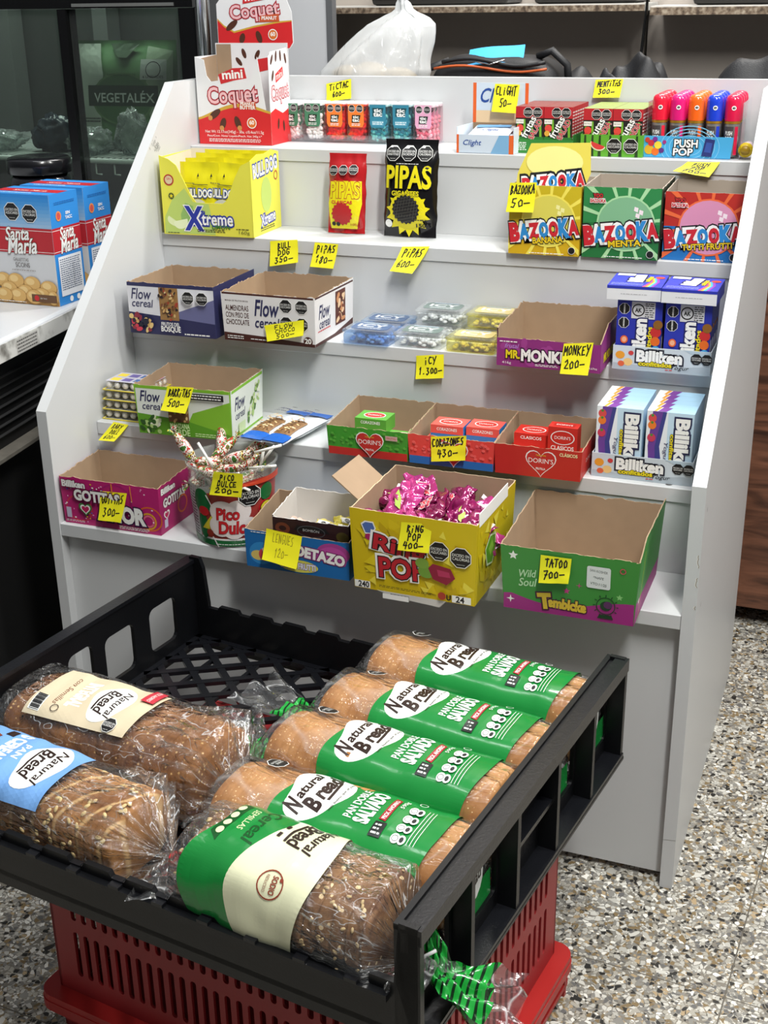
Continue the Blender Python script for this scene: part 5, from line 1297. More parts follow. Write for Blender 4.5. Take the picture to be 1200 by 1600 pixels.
for i, (x, y, z, rz) in enumerate(((.155, .03, .025, .4), (.150, .06, .030, -.3), (.155, .092, .028, .9))):
    o = crumple(.045, .034, .014, PKC, i*3, amp=.004).build('wrapped_gum_drop', loc=(x, y, z1+z), rot=(.3, .2, rz)); tag(o, 'small pink wrapped sweet in the magenta box, %s' % ('nearest', 'middle', 'rear')[i], 'sweet', 'pink sweets in the magenta box')
# lollipop tub
tub = empty('lollipop_tub', (.291, .060, z1)); tag(tub, 'round clear-rimmed tub of wrapped stick lollipops with red and green print', 'candy tub')
Rb, Rt, Ht = .060, .070, .128
def tr(z): return Rb+(Rt-Rb)*z/Ht
mb = MB(); mb.lathe([(0, 0), (Rb-.004, 0), (Rb, .004), (tr(.10), .10), (Rt-.001, .120), (Rt+.0018, .124), (Rt+.0018, Ht), (Rt-.001, Ht), (Rt-.003, .121), (tr(.1)-.0018, .10), (Rb-.002, .005), (0, .003)], TUBF, 56); mb.build('clear_tub', tub)
mb = MB()
def tf(a, b, l):
    r_ = tr(b)+.0006+l*2; th = a/.065+YAWT; return V((math.sin(th)*r_, -math.cos(th)*r_, b))
YAWT = .30
F = Fr(mb, None, 0, 0, fn=tf, sub=.008); TG = pmat('#1f6a38', .25); TR = pmat('#c5272c', .25); TY = pmat('#e2cf3a', .25)
def band(a0, a1, f0, f1, m):
    n = 30; F.poly([(a0+(a1-a0)*i/n, f0(a0+(a1-a0)*i/n)) for i in range(n+1)]+[(a1-(a1-a0)*i/n, f1(a1-(a1-a0)*i/n)) for i in range(n+1)], m)
band(-.09, .095, lambda a: .003, lambda a: .100+.012*math.sin(a*30), pmat('#a23a34', .3))
band(-.09, -.052, lambda a: .003, lambda a: .10, pmat('#b9bdb9', .3)); F.small(-.085, .01, -.056, .095, 16, BLACK)
band(-.09, .095, lambda a: .003, lambda a: .014, TG); band(-.05, .095, lambda a: .013, lambda a: .016, WHITE)
F.ell(-.040, .075, .016, .022, TG); F.ell(-.042, .035, .010, .022, TG); F.poly([(-.045, .03), (-.020, .06), (-.028, .09), (-.015, .03)], TY); F.ell(-.038, .060, .010, .008, TR); F.ell(.066, .060, .016, .014, TR); F.ell(.066, .087, .013, .014, TG); F.ell(.064, .035, .012, .014, TR)
for k, (a, b) in enumerate(((-.03, .088), (.08, .045), (-.025, .018))): F.line([(a, b), (a+.008, b-.016)], .002, WHITE)
for a, b, r_ in ((-.006, .062, .019), (.018, .063, .019), (-.010, .038, .018), (.010, .034, .018), (.032, .036, .016), (.008, .05, .022)): F.ell(a, b, r_*1.04, r_, pmat('#e8ddd8', .3))
F.text('Pico', .002, .059, w=.034, h=.019, m=TR, bold=.03, shear=.1, out=ink('#7a1418'), ow=.02); F.text('Dulce', .012, .036, w=.050, h=.020, m=TR, bold=.03, shear=.1, out=ink('#7a1418'), ow=.02)
F.oct(.036, .088, .0185, ('EXCESO EN', 'CALORIAS')); F.ell(.064, .062, .012, .011, BLACK); F.ell(.064, .062, .011, .010, TY); F.text('48', .064, .062, w=.014, h=.011, m=RED, bold=.03)
F.text('1 KG NETO', .025, .0155, w=.03, m=WHITE); F.small(-.02, .006, .06, .009, 1, WHITE); band(.02, .095, lambda a: .104, lambda a: .108+.10*(a-.02), pmat('#c9452c', .3)); F.ell(-.028, .026, .006, .006, ink('#8a2a1c'))
mb.build('printed_sleeve', tub)
def wrapm(name, cols, sc):
    m = bpy.data.materials.new(name); m.use_nodes = True; nt = m.node_tree; b = nt.nodes['Principled BSDF']; N = nt.nodes.new; K = nt.links.new
    tc = N('ShaderNodeTexCoord'); n = N('ShaderNodeTexNoise'); n.inputs['Scale'].default_value = sc; n.inputs['Detail'].default_value = 2; K(tc.outputs['Object'], n.inputs['Vector'])
    cr = N('ShaderNodeValToRGB'); cr.color_ramp.interpolation = 'CONSTANT'; e = cr.color_ramp.elements; e[0].position = 0; e[0].color = lin(cols[0]); e[1].position = .40; e[1].color = lin(cols[1])
    for i, c in enumerate(cols[2:]): x = e.new(.46+.055*i); x.color = lin(c)
    K(n.outputs['Fac'], cr.inputs[0]); K(cr.outputs[0], b.inputs['Base Color']); b.inputs['Roughness'].default_value = .2; b.inputs['Coat Weight'].default_value = .3
    bp = N('ShaderNodeBump'); bp.inputs['Strength'].default_value = .6; bp.inputs['Distance'].default_value = .002; K(n.outputs['Fac'], bp.inputs['Height']); K(bp.outputs[0], b.inputs['Normal']); return m
WRM = [wrapm('twist_wrapper_a', ('#3f6a2c', '#8a2a24', '#e6dcd4', '#c9b23a', '#4c7a30'), 110), wrapm('twist_wrapper_b', ('#6a2a20', '#e8dcd2', '#3f6a2c', '#b5322c', '#d8cfc2'), 130),
       wrapm('twist_wrapper_c', ('#5a3a24', '#d8b84a', '#e8dcd2', '#4c7a30', '#a83228'), 120), wrapm('twist_wrapper_d', ('#e8dcd2', '#d8ccc4', '#b5322c', '#e8e0da', '#3f6a2c'), 90)]
def lolly(seed, style):
    t = empty('stick_lollipop'); rr = random.Random(seed)
    mb = MB(); mb.tube([(0, 0, -.050), (0, 0, 0)], .0022, pmat('#ecebe6', .4), 8); mb.build('stick', t)
    mb = MB(); n = 9
    for k in range(n):
        z0, z1_ = .052*k/n, .052*(k+1)/n; r0 = .004+.0052*math.sin(math.pi*min(1, (k+.6)/n*.9)); r1 = .004+.0052*math.sin(math.pi*min(1, (k+1.6)/n*.9))
        mb.tube([(0, 0, z0), (0, 0, z1_)], [r0, r1], WRM[(k//3+seed) % 4 if style else (3 if 2 < k < 6 else (k//2+seed) % 3)], 10, caps=False)
    for q in range(6):
        a = q*math.pi/3; mb.add([(0, 0, .052), (.009*math.cos(a), .009*math.sin(a), .064), (.009*math.cos(a+.7), .009*math.sin(a+.7), .062)], [(0, 1, 2)], WRM[q % 4])
        mb.add([(0, 0, .001), (.007*math.cos(a), .007*math.sin(a), -.007), (.007*math.cos(a+.7), .007*math.sin(a+.7), -.006)], [(0, 1, 2)], WRM[(q+1) % 4])
    mb.build('wrapped_candy', t); return t
l0, l1 = lolly(0, 1), lolly(1, 0); 
rr = random.Random(12); n_ = 0
def aim(o, p, d, roll=0):
    o.location = p; q = V(d).normalized().to_track_quat('Z', 'Y'); o.rotation_euler = (q.to_matrix() @ Matrix.Rotation(roll, 3, 'Z')).to_euler()
poses = [((-.048, -.030, .125), (-.55, -.1, .9), 'tip leaning out over the rim at the left', 1), ((-.015, -.035, .124), (.35, .2, -.85), 'stick pointing up near the front', 0), ((.020, -.030, .122), (.95, .15, .32), 'lying across the top to the right with its stick out', 1),
         ((.030, -.010, .116), (-.9, -.1, -.15), 'lying flat with its white stick to the right', 1), ((-.035, .0, .118), (.3, .5, .35), 'near the left inside of the rim', 0), ((-.030, .025, .115), (-.2, .4, .5), 'at the back left of the rim', 1), ((.0, .03, .112), (.5, .5, .5), 'at the back of the heap', 0),
         ((.035, .030, .110), (-.5, .2, -.6), 'with its stick upright at the back right', 0), ((.045, .005, .108), (-.3, .3, -.7), 'with its stick upright at the right', 1), ((-.010, .0, .112), (-.6, -.5, .25), 'in the centre of the heap', 1), ((.01, -.045, .108), (-.9, .2, .15), 'pressed against the front wall', 0)]
for i, (p, d_, lb, st) in enumerate(poses):
    if i == 0: t = l1
    elif i == 1: t = l0
    else: t = dup(l1 if st else l0)
    if i == 2: aim(t, V((.291+.052, .060-.030, z1+.150)), (-.88, -.12, -.30))
    elif i == 1: aim(t, V((.291-.012, .06-.034, z1+.116)), (.45, .1, -.88), 1)
    else: aim(t, V((.291, .060, z1))+V(p), d_, i)
    tag(t, 'stick lollipop in the tub, %s' % lb, 'lollipop', 'stick lollipops in the round tub')
for i in range(12):
    a = rr.uniform(0, 6.28); r_ = rr.uniform(.0, .035); t = dup(l0 if i % 2 else l1); aim(t, V((.291+r_*math.cos(a), .060+r_*math.sin(a), z1+rr.uniform(.06, .105))), (rr.uniform(-.7, .7), rr.uniform(-.7, .7), rr.uniform(-.2, .35)), i)
    tag(t, 'wrapped stick lollipop in the tub, under the topmost ones', 'lollipop', 'buried lollipops in the round tub')

# blue gum box with a dark box inside
def poet(F, S):
    w, h = F.w, F.h; B_ = ink('#1666a8'); F.rect(0, 0, w, h, B_)
    F.ell(.025, .024, .020, .018, ink('#2f86c4'), rot=20); F.ell(.020, .020, .012, .008, ink('#d8c06a')); F.ell(.029, .022, .008, .010, ink('#c43a4a')); F.ell(.032, .030, .005, .005, WHITE)
    F.ell(.142, .040, .026, .016, ink('#a53e8c')); F.ell(.14, .036, .022, .014, ink('#b8489c')); F.poly([(.095, .030), (.16, .022), (.165, .036), (.10, .045)], ink('#a83a8c'))
    F.text('POETAZO', .115, .034, w=.088, h=.015, m=WHITE, bold=.06, out=ink('#7a2266'), ow=.07, rot=-6); F.ell(.085, .012, .032, .010, ink('#d4cf5a')); F.text('TUTTI FRUTTI', .085, .012, w=.055, h=.009, m=ink('#e8e8f2'), bold=.04, out=ink('#6a3a8a'), ow=.06)
    F.small(.01, h-.004, .05, h-.001, 1, WHITE); S.rect(0, 0, S.w, h, B_)
open_box('candy_box', 'open bright blue gum box with a small dark box sitting inside', 'candy box', (.364, -.046, z1), .166, .120, .060, '#1666a8', '#1666a8', hb=.078, rag=.002, seed=44, flare=.001, art=poet)
def dk(F, S):
    F.rect(0, 0, F.w, F.h, ink('#2b1216')); F.ell(.016, .026, .012, .009, ink('#6a3422')); F.ell(.016, .026, .006, .004, ink('#2b1216')); F.poly([(.034, .026), (.04, .034), (.085, .034), (.092, .026)], ink('#101014')); F.ring(.062, .026, .022, .001, ink('#4a4c50'), 20, .4); F.text('BOMBÓN', .062, .028, w=.026, h=.005, m=ink('#b8b8b8')); F.ell(.112, .024, .010, .008, ink('#4a4018'))
open_box('candy_box', 'small dark maroon box with white inside, sitting in the bright blue gum box', 'candy box', (.402, -.030, z1+.036), .122, .084, .042, '#2b1216', '#2b1216', hb=.058, rs=lambda t: .042+.015*min(1, 2*t), lefth=.045, rag=.002, seed=45, inner=pmat('#cfcbc6', .6), art=dk)
mb = MB(); mb.box(0, 0, 0, .120, .082, .0338, KRAFTD); tag(mb.build('cardboard_pad', loc=(.403, -.029, z1+.0018)), 'cardboard pad under the dark maroon box', 'pad')
yw = [pmat('#e0cf7a', .25, .2, nscale=30), pmat('#d8b8a8', .25, .2, nscale=30), pmat('#e6d65a', .2, .2, nscale=30)]
for i, (x, y, c, lb) in enumerate(((.425, -.005, 1, 'pinkish'), (.468, .002, 0, 'pale yellow'), (.502, -.004, 2, 'bright yellow'), (.495, .022, 2, 'yellow rearmost'))):
    t = empty('candy_pouch', (x, y+.006, z1+.053), (.35, .1*i, .3*i-.3)); tag(t, 'small clear %s candy pouch inside the dark maroon box' % lb, 'pouch', 'little pouches in the maroon box')
    crumple(.036, .030, .014, yw[c], i*5+2, amp=.004).build('pouch_body', t)
    mb = MB(); F = Fr(mb, (-.010, -.006, .0095), (1, 0, 0), (0, 1, 0)); F.rect(0, 0, .018, .012, WHITE); F.oct(.009, .006, .005); F.small(.001, .0, .017, .002, 1, BLACK); mb.build('paper_label', t)

# yellow ring-candy box
def ring(F, S):
    w, h = F.w, F.h; F.rect(0, 0, w, h, ink('#d2b80e')); rr = random.Random(9)
    for G, W_ in ((F, w), (S, S.w)):
        if G is S: G.rect(0, 0, W_, h, ink('#c9b00f'))
        for k in range(34):
            a, b = rr.uniform(.012, W_-.012), rr.uniform(.012, h-.012); q = rr.uniform(0, 6); r_ = rr.uniform(.006, .014)
            pts = [(min(max(a+r_*math.cos(q+j*2.1+rr.uniform(-.4, .4)), 0), W_), min(max(b+r_*math.sin(q+j*2.1), 0), h)) for j in range(3)]
            G.poly(pts, ink(rr.choice(['#dcc61c', '#c4a80a', '#e6d648', '#d8be14', '#bfa208'])))
    F.poly([(.014, .103), (.020, .108), (.033, .108), (.037, .098), (.030, .088), (.020, .088)], WHITE); F.poly([(.016, .102), (.021, .106), (.032, .106), (.035, .098), (.029, .09), (.021, .09)], ink('#4f6cae')); F.ell(.036, .090, .009, .0045, ink('#a82060'), rot=20); F.ell(.026, .084, .006, .005, ink('#a82060'))
    F.text('Ring', .070, .071, w=.076, h=.030, m=ink('#b8202c'), bold=.03, out=WHITE, ow=.10, rot=-8); F.text('Ring', .071, .070, w=.076, h=.030, m=ink('#b8202c'), bold=.03, out=BLACK, ow=.04, rot=-8)
    F.text('POP', .074, .042, w=.068, h=.030, m=ink('#b8202c'), bold=.03, out=WHITE, ow=.10, rot=2); F.text('POP', .075, .041, w=.068, h=.030, m=ink('#b8202c'), bold=.03, out=BLACK, ow=.04, rot=2)
    F.oct(.131, .078, .0155, ('EXCESO EN', 'AZUCARES')); F.oct(.163, .073, .0165, ('EXCESO EN', 'CALORIAS'))
    F.ell(.112, .044, .012, .010, ink('#6f9a3a')); F.ell(.106, .056, .010, .008, ink('#7aa03f')); F.poly([(.115, .050), (.122, .058), (.148, .054), (.155, .040), (.142, .028), (.122, .034)], ink('#8a1838')); F.poly([(.128, .05), (.146, .048), (.148, .040), (.130, .040)], ink('#b0305a'))
    F.rect(.002, .003, .026, .014, WHITE); F.text('240', .016, .0085, w=.016, h=.009, m=BLACK, bold=.03); F.rect(.150, .003, .178, .014, WHITE); F.text('24', .162, .0085, w=.012, h=.009, m=BLACK, bold=.03); F.ell(.135, .010, .006, .006, ink('#a83a2a')); F.text('U', .145, .009, w=.006, h=.008, m=BLACK, bold=.04)
    F.rect(.045, -.009, .085, -.001, WHITE)
    F.small(.04, .008, .12, .012, 2, BLACK)
    S.poly([(.03, .075), (.05, .09), (.075, .085), (.08, .06), (.065, .04), (.04, .045)], ink('#d8e2b8')); S.poly([(.033, .073), (.051, .087), (.073, .082), (.077, .061), (.064, .043), (.043, .048)], ink('#5f9a1e')); S.poly([(.045, .07), (.06, .078), (.068, .066), (.055, .055)], ink('#8fc040'))
def ring2(F, S):
    ring(F, S)
rb = open_box('candy_box', 'large yellow ring-candy box full of magenta wrapped candies, overhanging the lowest shelf', 'candy box', (.544, -.060, z1), .182, .165, .124, '#d2b80e', '#c9b00f', rot=-.03, hb=.128, lefth=.122, rag=.0015, seed=51, flare=.004, art=ring2, edge=pmat('#cdb795', .7))
mb = MB(); mb.box(0, 0, 0, .0015, .095, .052, KRAFT); mb.box(-.0004, 0, 0, 0, .095, .052, ink('#bfae8e'))
fl = mb.build('side_flap', rb, loc=(-.005, .030, .121), rot=(0, math.radians(-52), 0))
mb = MB(); F = Fr(mb, (.186, .004, .119), (0, 1, 0), (.25, 0, 1)); mb.box(.1855, .004, .118, .1865, .13, .138, WHITE); mb.build('torn_white_flap', rb)
mb = MB(); mb.plate([(.035, 0), (.14, 0), (.13, -.011), (.06, -.007)], [], .0006, lambda a, b, e: V((a, e-.0004, b+.0005)), pmat('#cfcdc8', .5)); F = Fr(mb, (0, -.0008, 0), (1, 0, 0), (0, 0, 1))
for k in range(16): F.rect(.056+.0018*k, -.007, .057+.0018*k+.0006*(k % 3 == 0), -.0015, BLACK)
mb.build('torn_bottom_flap', rb)
MG = [pmat(c, .12, .35, nscale=45, bump=.5, bscale=45, coat=.6, metal=.25) for c in ('#8a1c58', '#b83a80', '#7a1448')]
rr = random.Random(21)
places = [(.575, -.02, .098), (.615, -.025, .104), (.66, -.02, .096), (.70, -.015, .092), (.59, .02, .112), (.635, .015, .110), (.68, .03, .096), (.605, .055, .116), (.575, .05, .100), (.65, .065, .100), (.70, .06, .088), (.60, -.0, .085), (.66, .0, .08), (.70, .02, .08)]
for i, (x, y, z) in enumerate(places):
    t = empty('wrapped_ring_candy', (x, y, z1+z-.010), (rr.uniform(-.5, .7), rr.uniform(-.6, .6), rr.uniform(-1.5, 1.5)))
    tag(t, 'magenta foil-wrapped candy in the yellow box, %s' % ('front left', 'front middle', 'front, right of the middle', 'front right corner', 'left, second row', 'centre, second row', 'right, second row', 'back left, highest', 'far left wall', 'back middle', 'back right', 'buried left', 'buried middle', 'buried right')[i], 'wrapped candy', 'magenta candies in the yellow box')
    crumple(.076, .050, .024, MG[i % 3], i*7+1, amp=.011).build('foil_wrapper', t)
    if i < 11:
        mb = MB(); F = Fr(mb, (0, 0, .0145), (1, 0, 0), (0, 1, 0)); 
        if i % 2: F.text('Ring', .0, .004, w=.024, h=.009, m=ink('#d8303c'), bold=.05, out=WHITE, ow=.08); F.text('POP', .0, -.006, w=.022, h=.009, m=ink('#d8303c'), bold=.05, out=WHITE, ow=.08)
        else: F.poly([(-.02, -.01), (.0, -.004), (.018, .008), (.006, .010), (-.012, .002)], ink('#a9c45a'))
        mb.build('printed_patch', t)
    mb = MB(); mb.box(-.004, -.022, -.0005, .004, .022, .0005, pmat('#dfdde2', .25, .15, nscale=90, bump=.5, bscale=200)); o = mb.build('sealed_edge', t, loc=(.032, 0, 0), rot=(rr.uniform(-.5, .5), 0, 0))

# green tattoo gum box
def temb(F, S):
    w, h = F.w, F.h; G = ink('#3f8a3a'); P_ = ink('#a0287e'); F.rect(0, 0, w, h, G); S.rect(0, 0, S.w, h, G)
    n = 16; F.poly([(0, 0), (w, 0), (w, h*.34)]+[(w-w*i/n, h*(.26+.10*math.cos(i/n*5.2))-.002) for i in range(1, n)]+[(0, h*.24)], P_); S.poly([(0, 0), (S.w, 0), (S.w, h*.3), (0, h*.34)], P_)
    F.star(.013, h*.86, .007, WHITE); F.star(.088, h*.22+.018, .005, ink('#c83a8a')); F.star(.160, h*.42, .005, ink('#8ac87a')); F.star(.105, h*.52, .0045, ink('#c83a8a'), 4, .2); F.star(.010, h*.16, .006, WHITE, 4, .3); F.star(.052, h*.55, .003, ink('#8ac87a'))
    F.text('Wild', .034, h*.60, w=.024, h=.011, m=ink('#bfe0b4'), shear=.3, bold=.01, rot=5); F.text('Soul', .034, h*.46, w=.026, h=.012, m=ink('#bfe0b4'), shear=.3, bold=.01, rot=5)
    F.text('Temblcke', .084, h*.19, w=.062, h=.014, m=ink('#e0b83a'), bold=.06, out=ink('#4a1238'), ow=.07, rot=-2); F.text('T', .058, h*.20, w=.016, h=.021, m=ink('#e0b83a'), bold=.06, out=ink('#4a1238'), ow=.07, rot=8)
    F.ring(.142, h*.26, .0125, .0012, ink('#1c3a24')); F.ell(.142, h*.26, .0075, .007, ink('#1c3a24')); F.ell(.145, h*.28, .006, .0055, ink('#5a2a5c')); F.poly([(.131, h*.06), (.153, h*.06), (.150, h*.12), (.134, h*.12)], ink('#1c3a24'))
    for k in range(12): q = k*math.pi/6; F.line([(.142+.0145*math.cos(q), h*.26+.0145*math.sin(q)), (.142+.017*math.cos(q), h*.26+.017*math.sin(q))], .0012, ink('#1c3a24'))
    F.poly(rrect(.115, h*.52, .147, h*.86, .003), ink('#dfe0e2'))
    for i, t in enumerate(('SAN KOSHER', '*NAFE', 'VTO:11/25')): F.text(t, .131, h*(.79-.1*i), w=(.024, .014, .022)[i], h=.0038, m=ink('#3a3a42'), rot=-4)
    F.ring(.163, h*.84, .0035, .0012, ink('#c83a5a')); S.line([(.03, 0), (.035, h)], .0015, YEL); S.star(.02, h*.3, .006, WHITE)
open_box('candy_box', 'green and magenta tattoo gum box, open and empty, at the right of the lowest shelf', 'candy box', (.764, -.052, z1), .180, .175, .096, '#3f8a3a', '#3f8a3a', rot=.0, hb=.108, lefth=.096, rs=lambda t: .096+.022*min(1, 5*t), rag=.003, seed=61, flare=.005, art=temb)

# ---- boxes and jar on the left worktop
zc_ = .7455
def smbox(loc, rz, label):
    mb = MB(); w, d, h = .132, .080, .190; BB = ink('#2f86d0'); RR = ink('#b3222c')
    carton(mb, 0, 0, 0, w, d, h, '#cfd0d2', BB, '#2f86d0')
    F = on_front(mb)
    for i in range(9):
        k = i/8; F.rect(0, h*(.70+.3*i/9), w, h*(.70+.3*(i+1)/9), ink('#%02x%02x%02x' % (int(150-112*k), int(185-52*k), int(218-6*k))))
    F.rect(0, h*.47, w, h*.70, RR); F.rect(0, h*.485, w, h*.489, WHITE); F.rect(0, h*.675, w, h*.679, WHITE)
    F.oct(w*.40, h*.84, .0165, ('EXCESO EN', 'AZUCARES')); F.oct(w*.68, h*.83, .0165, ('EXCESO EN', 'CALORIAS'))
    F.text('Santa', w*.44, h*.645, w=.050, h=.022, m=WHITE, shear=.35, bold=.02, out=ink('#6a4a3a'), ow=.03, rot=3); F.text('María', w*.50, h*.535, w=.062, h=.026, m=WHITE, shear=.35, bold=.02, out=ink('#6a4a3a'), ow=.03, rot=3)
    F.text('GALLETITAS', w*.46, h*.41, w=.032, h=.0055, m=ink('#4a4038')); F.text('SCONS', w*.48, h*.36, w=.030, h=.008, m=ink('#4a4038')); F.small(w*.3, h*.305, w*.7, h*.32, 1, ink('#8a8078'))
    rr = random.Random(4); F.rect(0, 0, w, h*.04, ink('#b98a4c'))
    for a, b in ((.10, .21), (.34, .21), (.60, .19), (.86, .16), (.22, .13), (.48, .11), (.02, .10), (.74, .09), (.36, .05), (.92, .05), (.12, .05), (.62, .045)):
        ra = min(.018, w*a+.002 if a < .1 else 9, w*(1-a)+.001 if a > .9 else 9); bb = max(h*b, .0135)
        F.ell(w*a if w*a-ra > 0 else ra, bb, ra, .0135, ink('#a3783c'), 18); F.ell(w*a if w*a-ra > 0 else ra, bb+.001, ra*.93, .0122, ink('#d8ad68'), 18); F.ell((w*a if w*a-ra > 0 else ra)-ra*.2, bb+.004, ra*.5, .006, ink('#e8c788'), 14)
    F.rect(w*.58, h*.03, w*.98, h*.10, ink('#6a4a30')); F.ell(w*.66, h*.065, .005, .005, RED); F.text('SIN TACC', w*.77, h*.065, w=.014, m=WHITE); F.small(w*.03, .002, w*.5, .005, 1, WHITE)
    S = on_side(mb, w); S.rect(0, h*.47, d, h*.70, RR); S.rect(0, h*.485, d, h*.489, WHITE); S.rect(0, h*.675, d, h*.679, WHITE)
    S.text('Santa', d*.5, h*.645, w=.040, h=.021, m=WHITE, shear=.35, bold=.02, out=ink('#6a4a3a'), ow=.03, rot=3); S.text('María', d*.55, h*.535, w=.050, h=.024, m=WHITE, shear=.35, bold=.02, out=ink('#6a4a3a'), ow=.03, rot=3)
    S.ell(d*.27, h*.80, .0075, .0085, ink('#e08a4a')); S.ell(d*.27, h*.80, .005, .006, ink('#c9504a')); S.text('SIN', d*.60, h*.815, w=.012, h=.005, m=WHITE, bold=.03); S.text('TACC', d*.62, h*.775, w=.019, h=.005, m=WHITE, bold=.03); S.small(.012, h*.90, .07, h*.93, 2, ink('#1f62a8'))
    S.rect(d*.10, h*.08, d*.92, h*.44, ink('#e6e8ec')); S.small(d*.14, h*.13, d*.86, h*.42, 15, ink('#3a4a6a')); S.line([(d*.6, h*.14), (d*.6, h*.36)], .0006, BLACK); S.ell(d*.42, h*.04, .005, .005, WHITE); S.ell(d*.68, h*.04, .005, .005, WHITE)
    T_ = on_top(mb, 0, 0, h); T_.rect(0, .026, w, .056, RR); T_.text('Santa María', w*.5, .040, w=.07, h=.010, m=WHITE, shear=.3); T_.small(.02, .01, .09, .018, 1, WHITE)
    tag(mb.build('biscuit_box', loc=loc, rot=rz), label, 'biscuit box', 'blue and red biscuit boxes on the worktop')
smbox((-.262, .254, zc_), -.03, 'blue and red scones biscuit box, front one of the two on the worktop')
smbox((-.256, .346, zc_), -.02, 'blue and red scones biscuit box, standing behind the other on the worktop')
jar = empty('dark_jar', (-.325, .505, zc_)); tag(jar, 'black-lidded dark glass jar behind the biscuit boxes', 'jar')
mb = MB(); mb.lathe([(0, 0), (.058, 0), (.062, .006), (.063, .16), (.056, .182), (.05, .188), (0, .188)], pmat('#0e0f14', .08, .05, coat=.8), 40); mb.build('jar_body', jar)
mb = MB(); mb.lathe([(.054, .189), (.060, .191), (.060, .215), (.056, .219), (0, .2195)], gloss('#101013'), 40); mb.build('jar_lid', jar)
mb = MB(); F = Fr(mb, None, 0, 0, fn=lambda a, b, l: V((math.sin(a/.063)*(.0634+l), -math.cos(a/.063)*(.0634+l), b)), sub=.01); F.rect(-.075, .02, -.03, .15, pmat('#26324a', .3)); F.small(-.07, .03, -.035, .14, 8, ink('#b8bcc8')); mb.build('jar_label', jar)
# ------------------------------------------------------------------ black bread tray
OX, OY, AZ = .269, -.045, -.1385
TW_, TD_ = .69, .578
def tw(u, v, z): return V((OX+math.cos(AZ)*u+math.sin(AZ)*v, OY+math.sin(AZ)*u-math.cos(AZ)*v, z))
BP = pmat('#0b0c0f', .36, .15, nscale=14, bump=.06, bscale=400, spec=.4)
BPW = pmat('#101115', .30, .25, nscale=20, bump=.1, bscale=300)
tray = empty('bread_tray', (OX, OY, 0), AZ); tag(tray, 'black plastic bread tray full of bagged loaves, resting on red crates', 'tray')
# lattice floor
mb = MB(); z0, z1t = .318, .325
mb.box(0, -.016, z0, TW_-.0205, 0, z1t, BPW); mb.box(0, -TD_, z0, TW_-.0205, -TD_+.016, z1t, BPW); mb.box(0, -TD_, z0, .016, 0, z1t, BPW); mb.box(TW_-.026, -TD_, z0, TW_-.0205, 0, z1t, BPW)
def clipseg(x0, y0, dx, dy):
    t0, t1 = -9, 9
    for p, d_, lo, hi in ((x0, dx, .010, TW_-.023), (y0, dy, -TD_+.010, -.010)):
        if abs(d_) < 1e-9: continue
        a, b = (lo-p)/d_, (hi-p)/d_
        if a > b: a, b = b, a
        t0 = max(t0, a); t1 = min(t1, b)
    return (t0, t1) if t1 > t0 else None
sp = .040
for sgn, zz, ang in ((1, 0, 38), (-1, -.0008, -38)):
    dx, dy = math.cos(math.radians(ang)), math.sin(math.radians(ang)); nx, ny = -dy, dx
    for k in range(-30, 40):
        px, py = nx*k*sp, ny*k*sp
        c = clipseg(px, py, dx, dy)
        if not c: continue
        A = V((px+dx*c[0], py+dy*c[0], 0)); B = V((px+dx*c[1], py+dy*c[1], 0)); w2 = .0052
        N = V((nx, ny, 0))*w2
        q = [A-N, B-N, B+N, A+N]
        mb.add([p+V((0, 0, z0+.001+zz)) for p in q]+[p+V((0, 0, z1t+zz)) for p in q], [(3, 2, 1, 0), (4, 5, 6, 7), (0, 1, 5, 4), (1, 2, 6, 5), (2, 3, 7, 6), (3, 0, 4, 7)], BPW)
for k in range(1, 10): mb.box(k*.07, -TD_+.01, z0+.0005, k*.07+.006, -.01, z1t-.0015, BPW)
mb.build('lattice_floor', tray)
ZB, ZLO, ZHI = .305, .381, .450
# left wall with hand-hole windows
mb = MB()
mb.plate([(0, ZB), (TD_, ZB), (TD_, ZHI), (.0, ZHI)], [rrect(.056, .343, .118, .413, .012), rrect(.153, .341, .216, .412, .012), rrect(.2405, .345, .290, .419, .012), rrect(.315, .343, .375, .412, .012), rrect(.40, .343, .46, .412, .012)], .006,
         lambda a, b, e: V((.001+e, -a, b)), BP)
mb.box(-.010, -TD_, ZHI-.004, .009, 0, ZHI+.002, BPW); mb.box(-.008, -TD_, ZB, .0009, 0, ZB+.006, BP)
mb.build('side_wall', tray)
# long low walls, notched along the rim
def notched(n=11):
    pts = []; L = TW_-.05
    for i in range(n):
        a = .030+L*i/n; b = .030+L*(i+1)/n; q = (b-a)
        pts += [(a, ZLO-.006), (a+q*.30, ZLO-.006), (a+q*.36, ZLO), (a+q*.94, ZLO)]
    return pts
for y, s_, e_ in ((0.0, -1, 1), (-TD_, 1, -1)):
    mb = MB()
    prof = [(.0, ZB), (TW_, ZB), (TW_, ZHI+.003), (TW_-.020, ZHI+.003), (TW_-.026, ZLO)]+[(p[0], p[1]) for p in reversed(notched())]+[(.030, ZLO), (.024, ZHI-.01), (.018, ZHI+.006), (0, ZHI+.006)]
    mb.plate(prof, [], .007, lambda a, b, d_: V((a, y+s_*d_, b)), BP)
    mb.box(.03, y-.003 if y == 0 else y-.008, ZLO-.020, TW_-.03, y+.008 if y == 0 else y+.003, ZLO-.012, BP)
    if y != 0:
        for i in range(11):
            a = .03+(TW_-.05)*i/11; mb.box(a+.002, y-.0085, ZLO-.0118, a+.016, y-.0005, ZLO-.0078, BPW); mb.box(a+.003, y-.0007, ZLO-.010, a+.015, y+.0069, ZLO-.0055, BPW)
    mb.build('end_wall', tray)
